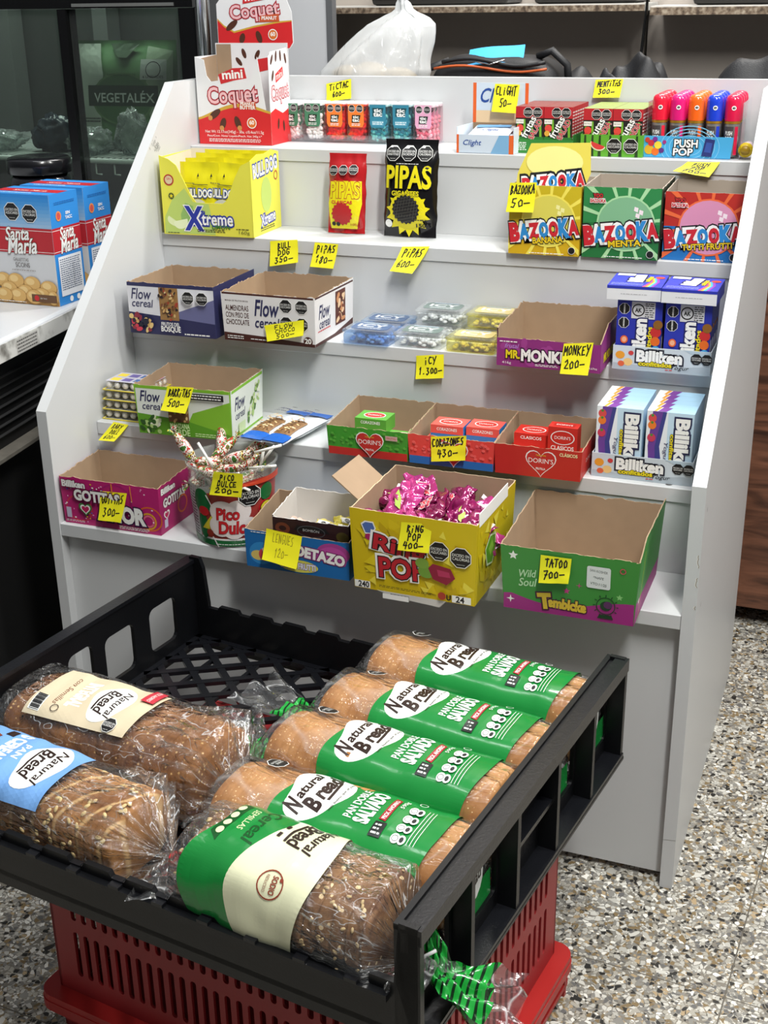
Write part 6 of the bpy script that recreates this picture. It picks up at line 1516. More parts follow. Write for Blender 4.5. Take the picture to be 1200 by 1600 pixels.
# right wall: niches with ribs, rail and ledge
mb = MB(); X = TW_
hl = []
for i in range(5):
    a0 = TD_*i/5+.010; a1 = TD_*(i+1)/5-.010
    if i != 2: hl.append(rrect(a0, .332, a1, .428, .006))
mb.plate([(0, ZB), (TD_, ZB), (TD_, ZHI), (0, ZHI)], hl, .005, lambda a, b, e: V((X-.020+e-.005, -a, b)), BP)
mb.box(X-.0255, -TD_, ZHI-.005, X-.019, 0, ZHI+.0015, BP); mb.box(X-.0128, -TD_, ZHI-.005, X+.004, 0, ZHI+.002, BPW); mb.box(X-.0192, -TD_, ZHI-.005, X-.0125, 0, ZHI-.002, BP); mb.box(X+.0005, -TD_, ZHI-.016, X+.004, 0, ZHI-.0045, BPW); mb.box(X-.018, -TD_, ZHI-.028, X-.010, 0, ZHI-.0055, BP)
mb.box(X-.025, -TD_, ZB, X+.004, 0, ZB+.006, BPW); mb.box(X+.0, -TD_-.001, ZB-.004, X+.0045, .001, ZB+.0002, BP)
for i in range(6):
    a = TD_*i/5; a = min(max(a, .004), TD_-.004)
    mb.box(X-.020, -a-.004, ZB+.006, X+.0025, -a+.004, ZHI-.005, BP)
mb.box(X-.022, -TD_*.6+.004, .375, X-.004, -TD_*.4-.004, .381, BPW)
F = Fr(mb, (X-.0208+.0008, -TD_*.6+.006, .312), (0, 1, 0), (0, 0, 1))
F.text('natural', .052, .050, w=.085, h=.013, m=BPW, bold=.03); F.text('PAN', .052, .028, w=.07, h=.022, m=BPW, bold=.05)
mb.build('ribbed_wall', tray)

# ------------------------------------------------------------------ bread
def crust(name, a, b, spk=None, sc=18, spksc=160, slash=False):
    m = bpy.data.materials.new(name); m.use_nodes = True
    nt = m.node_tree; bs = nt.nodes['Principled BSDF']; N = nt.nodes.new; K = nt.links.new
    tc = N('ShaderNodeTexCoord'); n = N('ShaderNodeTexNoise'); n.inputs['Scale'].default_value = sc; n.inputs['Detail'].default_value = 6; n.inputs['Roughness'].default_value = .65
    K(tc.outputs['Object'], n.inputs['Vector']); cr = N('ShaderNodeValToRGB'); e = cr.color_ramp.elements
    e[0].position = .35; e[0].color = lin(a); e[1].position = .68; e[1].color = lin(b); K(n.outputs['Fac'], cr.inputs[0])
    out = cr.outputs[0]
    if spk:
        v = N('ShaderNodeTexVoronoi'); v.inputs['Scale'].default_value = spksc; K(tc.outputs['Object'], v.inputs['Vector'])
        sp_ = N('ShaderNodeSeparateColor'); K(v.outputs['Color'], sp_.inputs[0])
        l1 = N('ShaderNodeMath'); l1.operation = 'LESS_THAN'; l1.inputs[1].default_value = .30; K(v.outputs['Distance'], l1.inputs[0])
        l2 = N('ShaderNodeMath'); l2.operation = 'LESS_THAN'; l2.inputs[1].default_value = .22; K(sp_.outputs[0], l2.inputs[0])
        mu = N('ShaderNodeMath'); mu.operation = 'MULTIPLY'; K(l1.outputs[0], mu.inputs[0]); K(l2.outputs[0], mu.inputs[1])
        mx = N('ShaderNodeMix'); mx.data_type = 'RGBA'; K(mu.outputs[0], mx.inputs[0]); K(out, mx.inputs[6]); mx.inputs[7].default_value = lin(spk); out = mx.outputs[2]
    if slash:   # pale scored cuts across the crust
        w = N('ShaderNodeTexWave'); w.inputs['Scale'].default_value = 11; w.inputs['Distortion'].default_value = 1.6; w.inputs['Detail'].default_value = 2
        mp = N('ShaderNodeMapping'); mp.inputs['Rotation'].default_value = (0, 0, .45); K(tc.outputs['Object'], mp.inputs[0]); K(mp.outputs[0], w.inputs['Vector'])
        c2 = N('ShaderNodeMapRange'); c2.inputs['From Min'].default_value = .90; c2.inputs['From Max'].default_value = 1.0; c2.inputs['To Max'].default_value = .75; K(w.outputs['Fac'], c2.inputs['Value'])
        mx = N('ShaderNodeMix'); mx.data_type = 'RGBA'; K(c2.outputs[0], mx.inputs[0]); K(out, mx.inputs[6]); mx.inputs[7].default_value = lin('#d8b27c'); out = mx.outputs[2]
    K(out, bs.inputs['Base Color']); bs.inputs['Roughness'].default_value = .7; bs.inputs['Specular IOR Level'].default_value = .25
    bp = N('ShaderNodeBump'); bp.inputs['Strength'].default_value = .5; bp.inputs['Distance'].default_value = .002; K(n.outputs['Fac'], bp.inputs['Height']); K(bp.outputs[0], bs.inputs['Normal'])
    return m
SALV = crust('bran_bread_crust', '#94602f', '#c99660', '#dcb888', 14, 330); INTG = crust('wholemeal_crust', '#55301a', '#9a683a', '#c09a64', 16, 200)
CERE = crust('cereal_crust', '#6b4020', '#b07c46', None, 10, 110, True); SEED = crust('seeded_crust', '#553420', '#9c7248', '#dcc298', 24, 110)
class Sect:
    """superellipse cross section with an arc-length table measured from the top centre (towards +y positive)"""
    def __init__(s, a, H, n=2.7):
        s.a, s.H, s.n = a, H, n
        s.tab = [(0, math.pi/2)]; L = 0; p = s.raw(math.pi/2)
        for i in range(1, 181):
            th = math.pi/2-math.pi*i/180; q = s.raw(th); L += math.dist(p, q); p = q; s.tab.append((L, th))
    def raw(s, th):
        c, q = math.cos(th), math.sin(th)
        return (s.a*math.copysign(abs(c)**(2/s.n), c), s.H/2+s.H/2*math.copysign(abs(q)**(2/s.n), q))
    def arc(s, b):
        L = abs(b); i = 0
        lo, hi = 0, 180
        while hi-lo > 1:
            mid = (lo+hi)//2
            if s.tab[mid][0] < L: lo = mid
            else: hi = mid
        l0, t0 = s.tab[lo]; l1, t1 = s.tab[hi]; k = (L-l0)/max(1e-9, l1-l0); th = t0+(t1-t0)*min(1, max(0, k))
        y, z = s.raw(th); return (y if b >= 0 else -y, z)
def loaf_mesh(L, W, H, m, seed, slices=.0115, seam=.0010, nx=150, lump_=.0035):
    mb = MB(); S = Sect(W/2, H, 2.9)
    def f(a, b):
        x = a*L; th = 2*math.pi*b
        e = max(0.0, 1-abs(2*a-1)**14)**.5; e = max(e, .02)
        y, z = S.raw(th); k = e
        sm = seam*max(0, math.cos(2*math.pi*x/slices))**10
        nn = noise.noise(V((x*16+seed, y*14, z*14)))*lump_+noise.noise(V((x*60, y*60+seed, z*60)))*lump_*.25
        top = .004*math.sin(math.pi*a)
        r = math.hypot(y, z-H/2) or 1; sc = (r-sm+nn)/r*(.84+.16*k)
        xo = x if 0 < a < 1 else x
        return V((xo, y*sc*(1 if e > .05 else .0), max(.001, H/2+(z-H/2)*sc*(1 if e > .05 else .0)+(top if z > H/2 else 0))))
    mb.grid(f, nx, 56, m, closev=True); return mb
def film_fn(L, W, H, ends, seed, pad=.0025, wr=.0016):
    """ends: (left, right); each ('tie', length, (y, z)), or ('fold', length)"""
    S = Sect(W/2+pad, H+pad*2, 2.7)
    def surf(x, th=None, b=None, off=0.0):
        y, z = S.arc(b) if b is not None else S.raw(th)
        ang = th if th is not None else math.atan2(z-H/2, y)
        nrm = V((0, y, z-H/2)); nrm = nrm.normalized() if nrm.length > 1e-6 else V((0, 0, 1))
        w_ = noise.noise(V((x*22+seed, y*30, z*30)))*wr+noise.noise(V((x*50, y*12+seed, z*12)))*wr*.6
        yc, zc = 0.0, H/2
        k = 1.0; pl = 0
        for side, e in ((-1, ends[0]), (1, ends[1])):
            d_ = -x if side < 0 else x-L
            if e[0] == 'tie' and e[1] > .0505 and d_ > -.075: pl = max(pl, .55*((d_+.075)/.075)**1.5) if d_ < 0 else pl
            if d_ > -e[1]*.0 and d_ > 0:
                t = min(1, d_/e[1])
                if e[0] == 'tie':
                    k = (1-t)**1.15*.94+.06; pl = t if e[1] < .0505 else .55+.45*t; yc = e[2][0]*t; zc = H/2+(e[2][1]-H/2)*t
                else:
                    k = 1-.0*t; zc = H/2+(.012-H/2)*t; 
                    z = H/2+(z-H/2)*(max(0, 1-t**2.2)**.5*.97+.03)
        pleat = 1+pl**.7*.20*math.sin(ang*13+seed+2*math.sin(ang*3))+pl*.08*math.sin(ang*29+seed)
        yy = y*k*pleat; zz = (z-H/2)*k*pleat
        p = V((x, yc+yy, zc+zz))+nrm*(w_+off)
        p.z = max(p.z, .0008+off*.2); return p
    return surf
def film_mesh(L, ends, surf, m, nx=130, nt=110):
    mb = MB(); x0 = -ends[0][1]; x1 = L+ends[1][1]
    mb.grid(lambda a, b: surf(x0+(x1-x0)*a, th=2*math.pi*b), nx, nt, m, closev=True); return mb
def tail_mesh(mb, p, d, L, w, m, seed, n=26, amp=.012, flare=1.0, M2=None, split=1.0):
    """crumpled gathered bag end starting at p and running along d"""
    d = V(d).normalized(); side = d.cross(V((0, 0, 1))).normalized(); up = side.cross(d)
    def f(a, b):
        t = a; q = (b-.5)*w*(.12+flare*t**.6)
        fold = math.sin(b*17+seed)*amp*(.25+t)*.6+noise.noise(V((a*4+seed, b*6, 0)))*amp
        return V(p)+d*(t*L+noise.noise(V((b*5, seed, 1)))*.008*t)+side*q+up*(fold+amp*.1)
    if M2 is None: mb.grid(f, n, n, m)
    else:
        k = int(n*split)
        mb.grid(lambda a, b: f(a*split, b), k, n, m); mb.grid(lambda a, b: f(split+a*(1-split), b), n-k, n, M2)
GRB = pmat('#157d35', .22, .08, nscale=10, coat=.25)
def leafy():
    m = bpy.data.materials.new('green_leaf_print_film'); m.use_nodes = True
    nt = m.node_tree; bs = nt.nodes['Principled BSDF']; N = nt.nodes.new; K = nt.links.new
    tc = N('ShaderNodeTexCoord'); w = N('ShaderNodeTexWave'); w.inputs['Scale'].default_value = 38; w.inputs['Distortion'].default_value = 5; w.inputs['Detail'].default_value = 1; w.inputs['Detail Scale'].default_value = .6
    K(tc.outputs['Object'], w.inputs['Vector']); cr = N('ShaderNodeValToRGB'); e = cr.color_ramp.elements; e[0].position = .22; e[0].color = lin('#0b2a12'); e[1].position = .30; e[1].color = lin('#1f9a3a')
    K(w.outputs['Fac'], cr.inputs[0]); K(cr.outputs[0], bs.inputs['Base Color']); bs.inputs['Roughness'].default_value = .18; bs.inputs['Coat Weight'].default_value = .4
    return m
LEAF = leafy()
BW = pmat('#eceeea', .25, .02, coat=.25); BB = pmat('#2a1a14', .3, .02)
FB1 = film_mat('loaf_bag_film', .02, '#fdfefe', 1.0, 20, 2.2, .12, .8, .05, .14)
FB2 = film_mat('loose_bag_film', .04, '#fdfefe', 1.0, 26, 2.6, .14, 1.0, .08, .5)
def band_poly(F, x0f, x1f, b0, b1, m, n=26):
    pts = [(x0f(b0+(b1-b0)*i/n), b0+(b1-b0)*i/n) for i in range(n+1)]+[(x1f(b1-(b1-b0)*i/n), b1-(b1-b0)*i/n) for i in range(n+1)]
    F.poly(pts, m)
def salvado(root_loc, rz, label, seed, tail):
    L, W, H = .292, .112, .098
    t = empty('bran_bread_loaf', root_loc, rz); tag(t, label, 'bread', 'bran loaves in green-printed bags')
    loaf_mesh(L, W, H, SALV, seed, nx=170).build('loaf', t)
    ends = (('tie', .050, (.0, .030)), ('fold', .012))
    surf = film_fn(L, W, H, ends, seed)
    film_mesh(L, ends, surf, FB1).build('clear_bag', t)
    mb = MB()
    F = Fr(mb, None, 0, 0, fn=lambda a, b, l: surf(a, b=b, off=.0008+l*2), sub=.011)
    x0 = lambda b: .083+.006*math.sin(b*40); x1 = lambda b: .268+.005*math.sin(b*30+1)
    F.sub = .009; band_poly(F, x0, x1, -.145, .145, GRB, 60)
    F.sub = .008
    # logo patch
    cx, cb = .116, .006
    pts = []
    for i in range(40):
        q = 2*math.pi*i/40; ra = .034+.003*math.sin(3*q+.5)+.002*math.sin(5*q); rb_ = .050+.004*math.sin(2*q)
        pts.append((cx+ra*math.cos(q), cb+rb_*math.sin(q)))
    F.poly(pts, BW)
    F.text('N', cx-.014, cb-.034, h=.022, w=.015, m=BB, rot=80, bold=.04, shear=.3)
    F.text('atural', cx-.015, cb+.003, w=.052, h=.0125, m=BB, rot=90, bold=.03, shear=.3)
    F.text('B', cx+.006, cb-.026, h=.021, w=.013, m=BB, rot=86, bold=.045, shear=.25)
    F.text('read', cx+.005, cb+.009, w=.046, h=.0175, m=BB, rot=90, bold=.04, shear=.3)
    F.line([(cx+.0185, cb-.012), (cx+.0175, cb+.006), (cx+.016, cb+.020), (cx+.010, cb+.034), (cx+.004, cb+.037)], .0035, BB)
    F.text('más bueno que el pan', cx+.0275, cb+.0, w=.055, h=.0045, m=BB, rot=90, shear=.2)
    F.text('PAN DOBLE', .166, .004, w=.052, h=.0095, m=BW, rot=90, bold=.02)
    F.text('SALVADO', .183, .004, w=.056, h=.017, m=BW, rot=90, bold=.05)
    F.poly([(.200, -.012), (.209, -.014), (.209, .026), (.200, .030)], pmat('#9c1f2a', .3)); F.text('PECK AHORRO', .2045, .007, w=.035, h=.005, m=BW, rot=90, bold=.02)
    F.poly([(.199, -.036), (.213, -.036), (.213, -.016), (.199, -.016)], pmat('#1c221e', .3)); F.small(.201, -.034, .211, -.018, 3, BW); F.text('590g', .2155, .020, w=.016, h=.006, m=BW, rot=90)
    for k in range(4):
        b = -.030+k*.0145; F.ell(.229, b, .0050, .0062, BW, 14); F.ell(.2365, b, .0046, .0058, BW, 14); F.ell(.2365, b, .0024, .0036, BLACK, 10); F.ring(.229, b, .0035, .0006, BLACK, 10)
    for k in range(3): F.line([(.244+.004*k, -.034), (.245+.004*k, .02)], .0006, BW)
    F.ring(.232, .031, .0045, .0008, BW, 12)
    F.poly([(.045+.013*math.cos(math.radians(22.5+45*k)), .030+.013*math.sin(math.radians(22.5+45*k))) for k in range(8)], BW); F.poly([(.045+.012*math.cos(math.radians(22.5+45*k)), .030+.012*math.sin(math.radians(22.5+45*k))) for k in range(8)], BLACK)
    F.text('EXCESO EN', .042, .030, w=.017, h=.0032, m=BW, rot=90); F.text('SODIO', .047, .030, w=.012, h=.0035, m=BW, rot=90)
    # label on the back face
    F.text('Bread', .12, -.105, w=.05, h=.018, m=BW, rot=90, bold=.05)
    mb.build('green_print', t)
    # maker's print on the end facing the ribbed wall
    mb = MB()
    F = Fr(mb, (L+.0135, -.045, .006), (0, 1, 0), (-.02, 0, 1)); F.rect(0, 0, .09, .034, GRB); F.poly([(.045+.026*math.cos(k*.3925), .046+.028*math.sin(k*.3925)) for k in range(16)], BW); F.text('Natural', .045, .058, w=.034, h=.009, m=BB, bold=.02, shear=.3, rot=12); F.text('Bread', .046, .044, w=.042, h=.015, m=BB, bold=.03, shear=.3, rot=12); mb.build('end_print', t)
    if tail:
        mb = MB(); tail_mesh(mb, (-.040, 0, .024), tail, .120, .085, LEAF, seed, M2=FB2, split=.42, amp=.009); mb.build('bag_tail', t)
    else:
        mb = MB(); tail_mesh(mb, (-.048, 0, .022), (-.35, -.2, -.45), .02, .030, LEAF, seed, amp=.004); mb.build('bag_tail', t)
zt = .3262
vs_ = [.055, .176, .294, .411]; us_ = [.362, .360, .358, .361]
labs = ['bran loaf in green-printed bag, the one nearest the white stand', 'bran loaf in green-printed bag, second from the white stand', 'bran loaf in green-printed bag, third from the stand, lying highest with its whole logo showing', 'bran loaf in green-printed bag, fourth from the stand, beside the green and cream bag']
for i in range(4):
    p = tw(us_[i], vs_[i], zt+(.006 if i == 2 else 0)); salvado(p, AZ+(.0, -.01, .0, .015)[i], labs[i], i*5+1, [None, (-.9, .25, .05), (-.8, .55, .0), None][i])

def tied(name, loc, rz, L, W, H, m, label, seed, tiec, tie, lab, taild, grp=None, slices=.012, seam=.0016, tail=.045, lump_=.005, dx=0.0):
    t = empty(name, loc, rz); tag(t, label, 'bread')
    loaf_mesh(L, W, H, m, seed, slices, seam, 170, lump_).build('loaf', t)
    ends = (('fold', .012), ('tie', tie[0], (tie[1], tie[2]))); surf = film_fn(L, W, H, ends, seed, pad=.0065, wr=.0030)
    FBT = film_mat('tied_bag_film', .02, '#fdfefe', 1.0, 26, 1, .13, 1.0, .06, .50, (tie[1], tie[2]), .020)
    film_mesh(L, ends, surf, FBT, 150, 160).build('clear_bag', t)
    mb = MB(); c = V((L+tie[0], tie[1], tie[2])); mb.tube([c+V((0, .006*math.cos(q), .006*math.sin(q))) for q in [i*.63 for i in range(11)]], .0022, pmat(tiec, .3), 6)
    mb.tube([c+V((0, .006, 0)), c+V((.012, .014, .008))], .0018, pmat(tiec, .3), 6); mb.build('bag_tie', t)
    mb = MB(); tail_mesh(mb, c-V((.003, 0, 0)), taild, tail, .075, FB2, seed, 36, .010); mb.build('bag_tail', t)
    if lab:
        mb = MB(); F = Fr(mb, None, 0, 0, fn=lambda a, b, l: surf(a-dx, b=b, off=.001+l*2), sub=.009); lab(F); mb.build('printed_label', t)
    return t
def logo(F, cx, cb, k=1.0, paper=True, rot=-90, shape=None):
    s_ = -1 if rot < 0 else 1
    if paper: F.poly([(cx+(.030+.003*math.sin(3*q))*k*math.cos(q), cb+(.040+.003*math.sin(2*q))*k*math.sin(q)) for q in [i*.209 for i in range(30)]], BW)
    F.text('Natural', cx-s_*.013*k, cb, w=.060*k, h=.013*k, m=BB, rot=rot, bold=.012, shear=.3)
    F.text('Bread', cx+s_*.006*k, cb, w=.052*k, h=.018*k, m=BB, rot=rot, bold=.02, shear=.3)
    F.line([(cx+s_*.018*k, cb-.020*k), (cx+s_*.0195*k, cb), (cx+s_*.017*k, cb+.022*k)], .003*k, BB)
def lab_int(F):
    BG = pmat('#cdbfa2', .5, .03)
    F.poly([(.055, -.062), (.062, .030), (.215, .038), (.212, -.055)], BG)
    F.text('INTEGRAL', .115, -.010, w=.052, h=.020, m=BW, rot=-90, bold=.05); F.text('con Semillas', .092, -.012, w=.055, h=.008, m=pmat('#7a4a30', .5), rot=-90, shear=.3)
    logo(F, .160, -.012, .88); F.rect(.061, -.055, .078, -.030, BW)
    for k in range(12): F.rect(.063, -.054+.002*k, .077, -.0530+.002*k+(.0006 if k % 3 else 0), BLACK)
    F.ring(.098, -.045, .005, .001, BB, 14); F.oct(.185, -.045, .0105, ('EXCESO EN', 'SODIO')); F.poly([(.193, .004), (.211, .006), (.211, .036), (.194, .034)], pmat('#b52a3a', .4)); F.text('PECK AHORRO', .202, .020, w=.026, h=.005, m=BW, rot=-90)
def lab_cer(F):
    BL_ = pmat('#6f9fd8', .5, .03)
    F.poly([(.036, -.068), (.038, .048), (.228, .040), (.222, -.062)], BL_)
    F.text('8 CEREALES', .125, .002, w=.075, h=.018, m=BW, rot=-90, bold=.05); F.text('PAN', .146, .004, w=.026, h=.009, m=BW, rot=-90, bold=.02); logo(F, .185, -.006, 1.0); F.poly([(.06, -.01), (.09, -.02), (.10, .02), (.07, .03)], pmat('#7a3a22', .5)); F.rect(.10, .025, .112, .038, BB)
t = tied('wholemeal_bread_loaf', tw(.020, .372, zt+.004), AZ+.0, .302, .128, .100, INTG, 'dark wholemeal loaf in clear bag with a beige label', 3, '#2a52c8', (.052, -.030, .040), lab_int, (.7, -.9, -.3), tail=.03, dx=.015)
t = tied('cereal_bread_loaf', tw(.012, .503, zt), AZ+.0, .290, .112, .088, CERE, 'brown oat-flaked loaf in clear bag with a blue label, front left', 8, '#c8242c', (.060, -.020, .052), lab_cer, (.45, -.75, -.10), tail=.062, dx=.032)
mb = MB(); rr = random.Random(6); S = Sect(.056, .088, 2.9)
for k in range(80):
    x = rr.uniform(.07, .285); b = rr.gauss(-.045, .035)
    y, z = S.arc(max(-.13, min(.13, b))); r_ = math.hypot(y, z-.044); n_ = V((0, y, z-.044)).normalized(); e = max(0, 1-abs(2*x/.290-1)**14)**.5
    p = V((x, y*(.84+.16*e), .044+(z-.044)*(.84+.16*e)))+n_*.0030
    q = n_.to_track_quat('Z', 'Y').to_matrix() @ Matrix.Rotation(rr.uniform(0, 3), 3, 'Z')
    mb.blob(p, (.0044, .0026, .0014), pmat('#d9bd84', .6), 8, 4, q)
o = mb.build('oat_flakes', t); o['kind'] = 'stuff'
def lab_green(F):
    CRM = pmat('#dfe0bd', .25, .03, coat=.25); F.sub = .008
    band_poly(F, lambda b: .022+.010*math.sin(b*38+1), lambda b: .085+.014*math.sin(b*30+.5), -.135, .135, GRB, 50)
    band_poly(F, lambda b: .083+.014*math.sin(b*30+.5), lambda b: .158+.010*math.sin(b*26+2), -.140, .135, CRM, 50)
    DG = pmat('#0d4a1c', .3); CRT = pmat('#d8e2b0', .3)
    F.text('Cereal', .072, .010, w=.062, h=.015, m=DG, rot=-90, shear=.2, bold=.02); F.text('SEMILLAS', .055, .010, w=.036, h=.007, m=CRT, rot=-90)
    F.poly([(.028, -.02), (.040, -.03), (.046, .03), (.034, .038)], DG); 
    for k in range(4): F.ell(.037, -.016+k*.013, .0045, .005, CRT, 12)
    logo(F, .126, .018, 1.0, paper=False); F.small(.096, -.005, .100, .03, 2, BB)
    RB = pmat('#8a3a28', .4); F.ring(.122, -.052, .014, .0014, RB, 24); F.text('SODIO', .126, -.052, w=.018, h=.006, m=RB, rot=-90, bold=.03); F.text('REDUCIDO', .117, -.052, w=.017, h=.0035, m=RB, rot=-90); F.ell(.133, -.045, .002, .002, RB)
t = tied('seeded_bread_loaf', tw(.400, .516, zt+.004), AZ-.02, .232, .108, .104, SEED, 'seeded sliced loaf in a green and cream printed bag, front right of the tray', 15, '#d8d8d8', (.040, -.020, .050), lab_green, (.6, -.5, -.2), slices=.016, seam=.0045, tail=.022, lump_=.008)
mb = MB(); rr = random.Random(16); S = Sect(.054, .104, 2.9)
for k in range(60):
    x = rr.choice([rr.uniform(.155, .225), rr.uniform(.155, .225), rr.uniform(.0, .03)]); b = rr.uniform(-.11, .06); y, z = S.arc(b); n_ = V((0, y, z-.052)).normalized(); e = max(0, 1-abs(2*x/.232-1)**14)**.5
    p = V((x, y*(.84+.16*e), .052+(z-.052)*(.84+.16*e)))+n_*.0035; q = n_.to_track_quat('Z', 'Y').to_matrix() @ Matrix.Rotation(rr.uniform(0, 3), 3, 'Z'); mb.blob(p, (.0032, .0018, .0011), pmat('#c9ad7c', .6), 7, 4, q)
o = mb.build('seeds', t); o['kind'] = 'stuff'
# bag end poking out of the tray's nearest niche
be = empty('bag_end', tw(.668, .520, .355), AZ); tag(be, 'crumpled green leaf-printed bag end poking out of the tray side', 'bag end')
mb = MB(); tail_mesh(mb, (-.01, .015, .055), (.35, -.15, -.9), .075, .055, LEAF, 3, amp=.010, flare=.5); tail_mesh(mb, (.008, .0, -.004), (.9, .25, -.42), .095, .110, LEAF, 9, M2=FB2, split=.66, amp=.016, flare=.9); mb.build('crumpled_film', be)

# ------------------------------------------------------------------ red crates under the tray
RC = pmat('#962528', .42, .12, nscale=9, bump=.05, bscale=300); RC2 = pmat('#a82523', .38, .12, nscale=9)
def crate(z0, z1_, flip, w, d_, fl, label, m, slots=True):
    c = empty('red_crate', tw(.119, .130, z0), AZ); tag(c, label, 'crate', 'red plastic crates under the bread tray')
    h = z1_-z0
    def walls(mb, a0, b0, L, axis):
        holes = []
        if slots:
            n = int((L-.06)/.0165)
            for i in range(n):
                x = .03+(L-.06)*(i+.5)/n
                holes.append(rrect(x-.0042, h*.19, x+.0042, h*.46, .004, 3)); holes.append(rrect(x-.0042, h*.53, x+.0042, h*.74, .004, 3))
        mb.plate([(0, .0), (L, .0), (L, h), (0, h)], holes, .004, axis, m)
    for nm, L, ax in (('long_side', w, lambda a, b, e: V((a, -d_+e, b))), ('long_side', w, lambda a, b, e: V((a, -e, b))), ('short_side', d_, lambda a, b, e: V((w-e, -a, b))), ('short_side', d_, lambda a, b, e: V((e, -a, b)))):
        mb = MB(); walls(mb, 0, 0, L, ax); mb.build(nm, c)
    mb = MB(); mb.box(.004, -d_+.004, h-.005, w-.004, -.004, h-.001, m); mb.build('base_panel', c)
    mb = MB(); f = fl
    q = .018
    for s0, s1 in ((.008, .020),):
        out = rrect(-f, -d_-f, w+f, f, .022, 5); inn = [(.001, -d_+.001), (w-.001, -d_+.001), (w-.001, -.001), (.001, -.001)]
        mb.plate(out, [inn], s1-s0, lambda a, b, e: V((a, b, s0+e)), RC2)
    mb.plate(rrect(-f-.001, -d_-f-.001, w+f+.001, f+.001, .022, 5), [rrect(-f+.003, -d_-f+.003, w+f-.003, f-.003, .02, 5)], .014, lambda a, b, e: V((a, b, e-.004)), RC2)
    mb.build('rim', c)
    return c
c1 = crate(.045, .3045, True, .539, .353, .022, 'red slotted crate turned upside down directly under the black tray', RC)
c2 = empty('red_crate', tw(.119, .130, 0), AZ); tag(c2, 'red crate standing on the floor, bottom of the stack', 'crate', 'red plastic crates under the bread tray')
w, d_, h = .539, .353, .040
mb = MB(); mb.box(0, -d_, 0, w, -d_+.004, h, RC); mb.box(0, -.004, 0, w, 0, h, RC); mb.box(0, -d_, 0, .004, 0, h, RC); mb.box(w-.004, -d_, 0, w, 0, h, RC); mb.box(0, -d_, h-.006, w, 0, h-.002, RC)
F = Fr(mb, (0, -d_-.0002, 0), (1, 0, 0), (0, 0, 1)); WT = pmat('#d8c8c4', .5); F.text('OL', .050, h-.018, w=.026, h=.030, m=WT, bold=-.0); mb.build('body', c2)
mb = MB()
for zz, f in ((.012, .018),): mb.plate(rrect(-f, -d_-f*.0-.0, w+f, 0+.0, .012, 4) if False else rrect(-f*.2, -d_-f*.2, w+f, f, .012, 4), [[(.001, -d_+.001), (w-.001, -d_+.001), (w-.001, -.001), (.001, -.001)]], .008, lambda a, b, e: V((a, b, zz+e)), RC2)
for k in range(5): 
    yy = -d_*k/4; mb.box(w+.0003, yy-.003, .0, w+.018, yy+.003, .036, RC2)
mb.build('ledges', c2)
# ------------------------------------------------------------------ yellow handwritten price notes
NOTE = pmat('#e9e21c', .55, .03, nscale=14)
def note(y, q, lines, label, curl=.004, tilt=0.0, pen=.0021, dark=True):
    """q: top-left, top-right, bottom-right, bottom-left as (x, z) on the plane y"""
    P = [V((a, y-(tilt if i > 1 else 0), b)) for i, (a, b) in enumerate(q)]
    c = sum(P, V())/4; P = [p-c for p in P]
    w = ((P[1]-P[0]).length+(P[2]-P[3]).length)/2; h = ((P[3]-P[0]).length+(P[2]-P[1]).length)/2
    n = (P[1]-P[0]).cross(P[0]-P[3]).normalized()
    if n.y > 0: n = -n
    def s_(a, b, off=0.0):
        top = P[0]*(1-a)+P[1]*a; bot = P[3]*(1-a)+P[2]*a; t = 1-b
        return top*(1-t)+bot*t+n*(off+.0006+curl*t*t+.0012*noise.noise(V((a*3+y*50, b*3, q[0][0]*20))))
    mb = MB(); mb.grid(lambda a, b: s_(a, b), 8, 8, NOTE); mb.grid(lambda a, b: s_(a, b, -.0003), 8, 8, NOTE)
    F = Fr(mb, None, 0, 0, fn=lambda a, b, l: s_(a/w, b/h, .0002+l))
    F.E = .00006
    m = PEN if dark else pmat('#8a7f1e', .6)
    k = len(lines)
    rr = random.Random(int(q[0][0]*1000)+len(label))
    for i, (t, frac) in enumerate(lines):
        hh = h*(.24 if k == 3 else .30); b0 = h*(.66-.28*i) if k == 3 else h*(.60-.42*i)
        L = w*frac; scrawl(F, t, (w-L)/2+rr.uniform(-.001, .002), b0, L, hh, pen*.9, m, rr)
    o = mb.build('price_note', loc=c)
    return tag(o, label, 'price note', 'yellow price notes')
yb = .6690; f5, f4, f3, f2 = .5148, .3906, .2663, .1325
note(yb, [(.206, 1.090), (.255, 1.099), (.257, 1.065), (.208, 1.059)], [('TiCTAC', .8), ('600-', .5)], 'yellow note reading TICTAC 600 on the back board above the mint boxes', .003, .004)
note(.596, [(.549, 1.098), (.592, 1.097), (.589, 1.051), (.546, 1.053)], [('CLiGHT', .85), ('50-', .5)], 'yellow note reading CLIGHT 50 on the drink powder header card', .004, .006)
note(yb, [(.705, 1.101), (.752, 1.103), (.749, 1.073), (.703, 1.072)], [('MENTiTAS', .85), ('300-', .6)], 'yellow note reading MENTITAS 300 on the back board', .003, .006)
note(.3805, [(.639, .966), (.682, .968), (.680, .923), (.636, .922)], [('BAZOOKA', .9), ('50-', .7)], 'yellow note reading BAZOOKA 50 on the banana gum box', .006, .004)
note(f5-.001, [(.891, .989), (.941, .990), (.928, .966), (.872, .974)], [('PUSH', .5), ('POP', .4), ('700-', .7)], 'yellow note reading PUSH POP 700, sticking out from the top shelf edge', .004, .018)
note(f4, [(.213, .852), (.265, .857), (.270, .820), (.216, .810)], [('BULL', .5), ('DOG', .45), ('350-', .65)], 'yellow note reading BULL DOG 350 on the second shelf edge', .005, .008)
note(f4, [(.297, .854), (.340, .853), (.335, .813), (.292, .814)], [('PiPAS', .8), ('180-', .75)], 'yellow note reading PIPAS 180 on the second shelf edge', .005, .008)
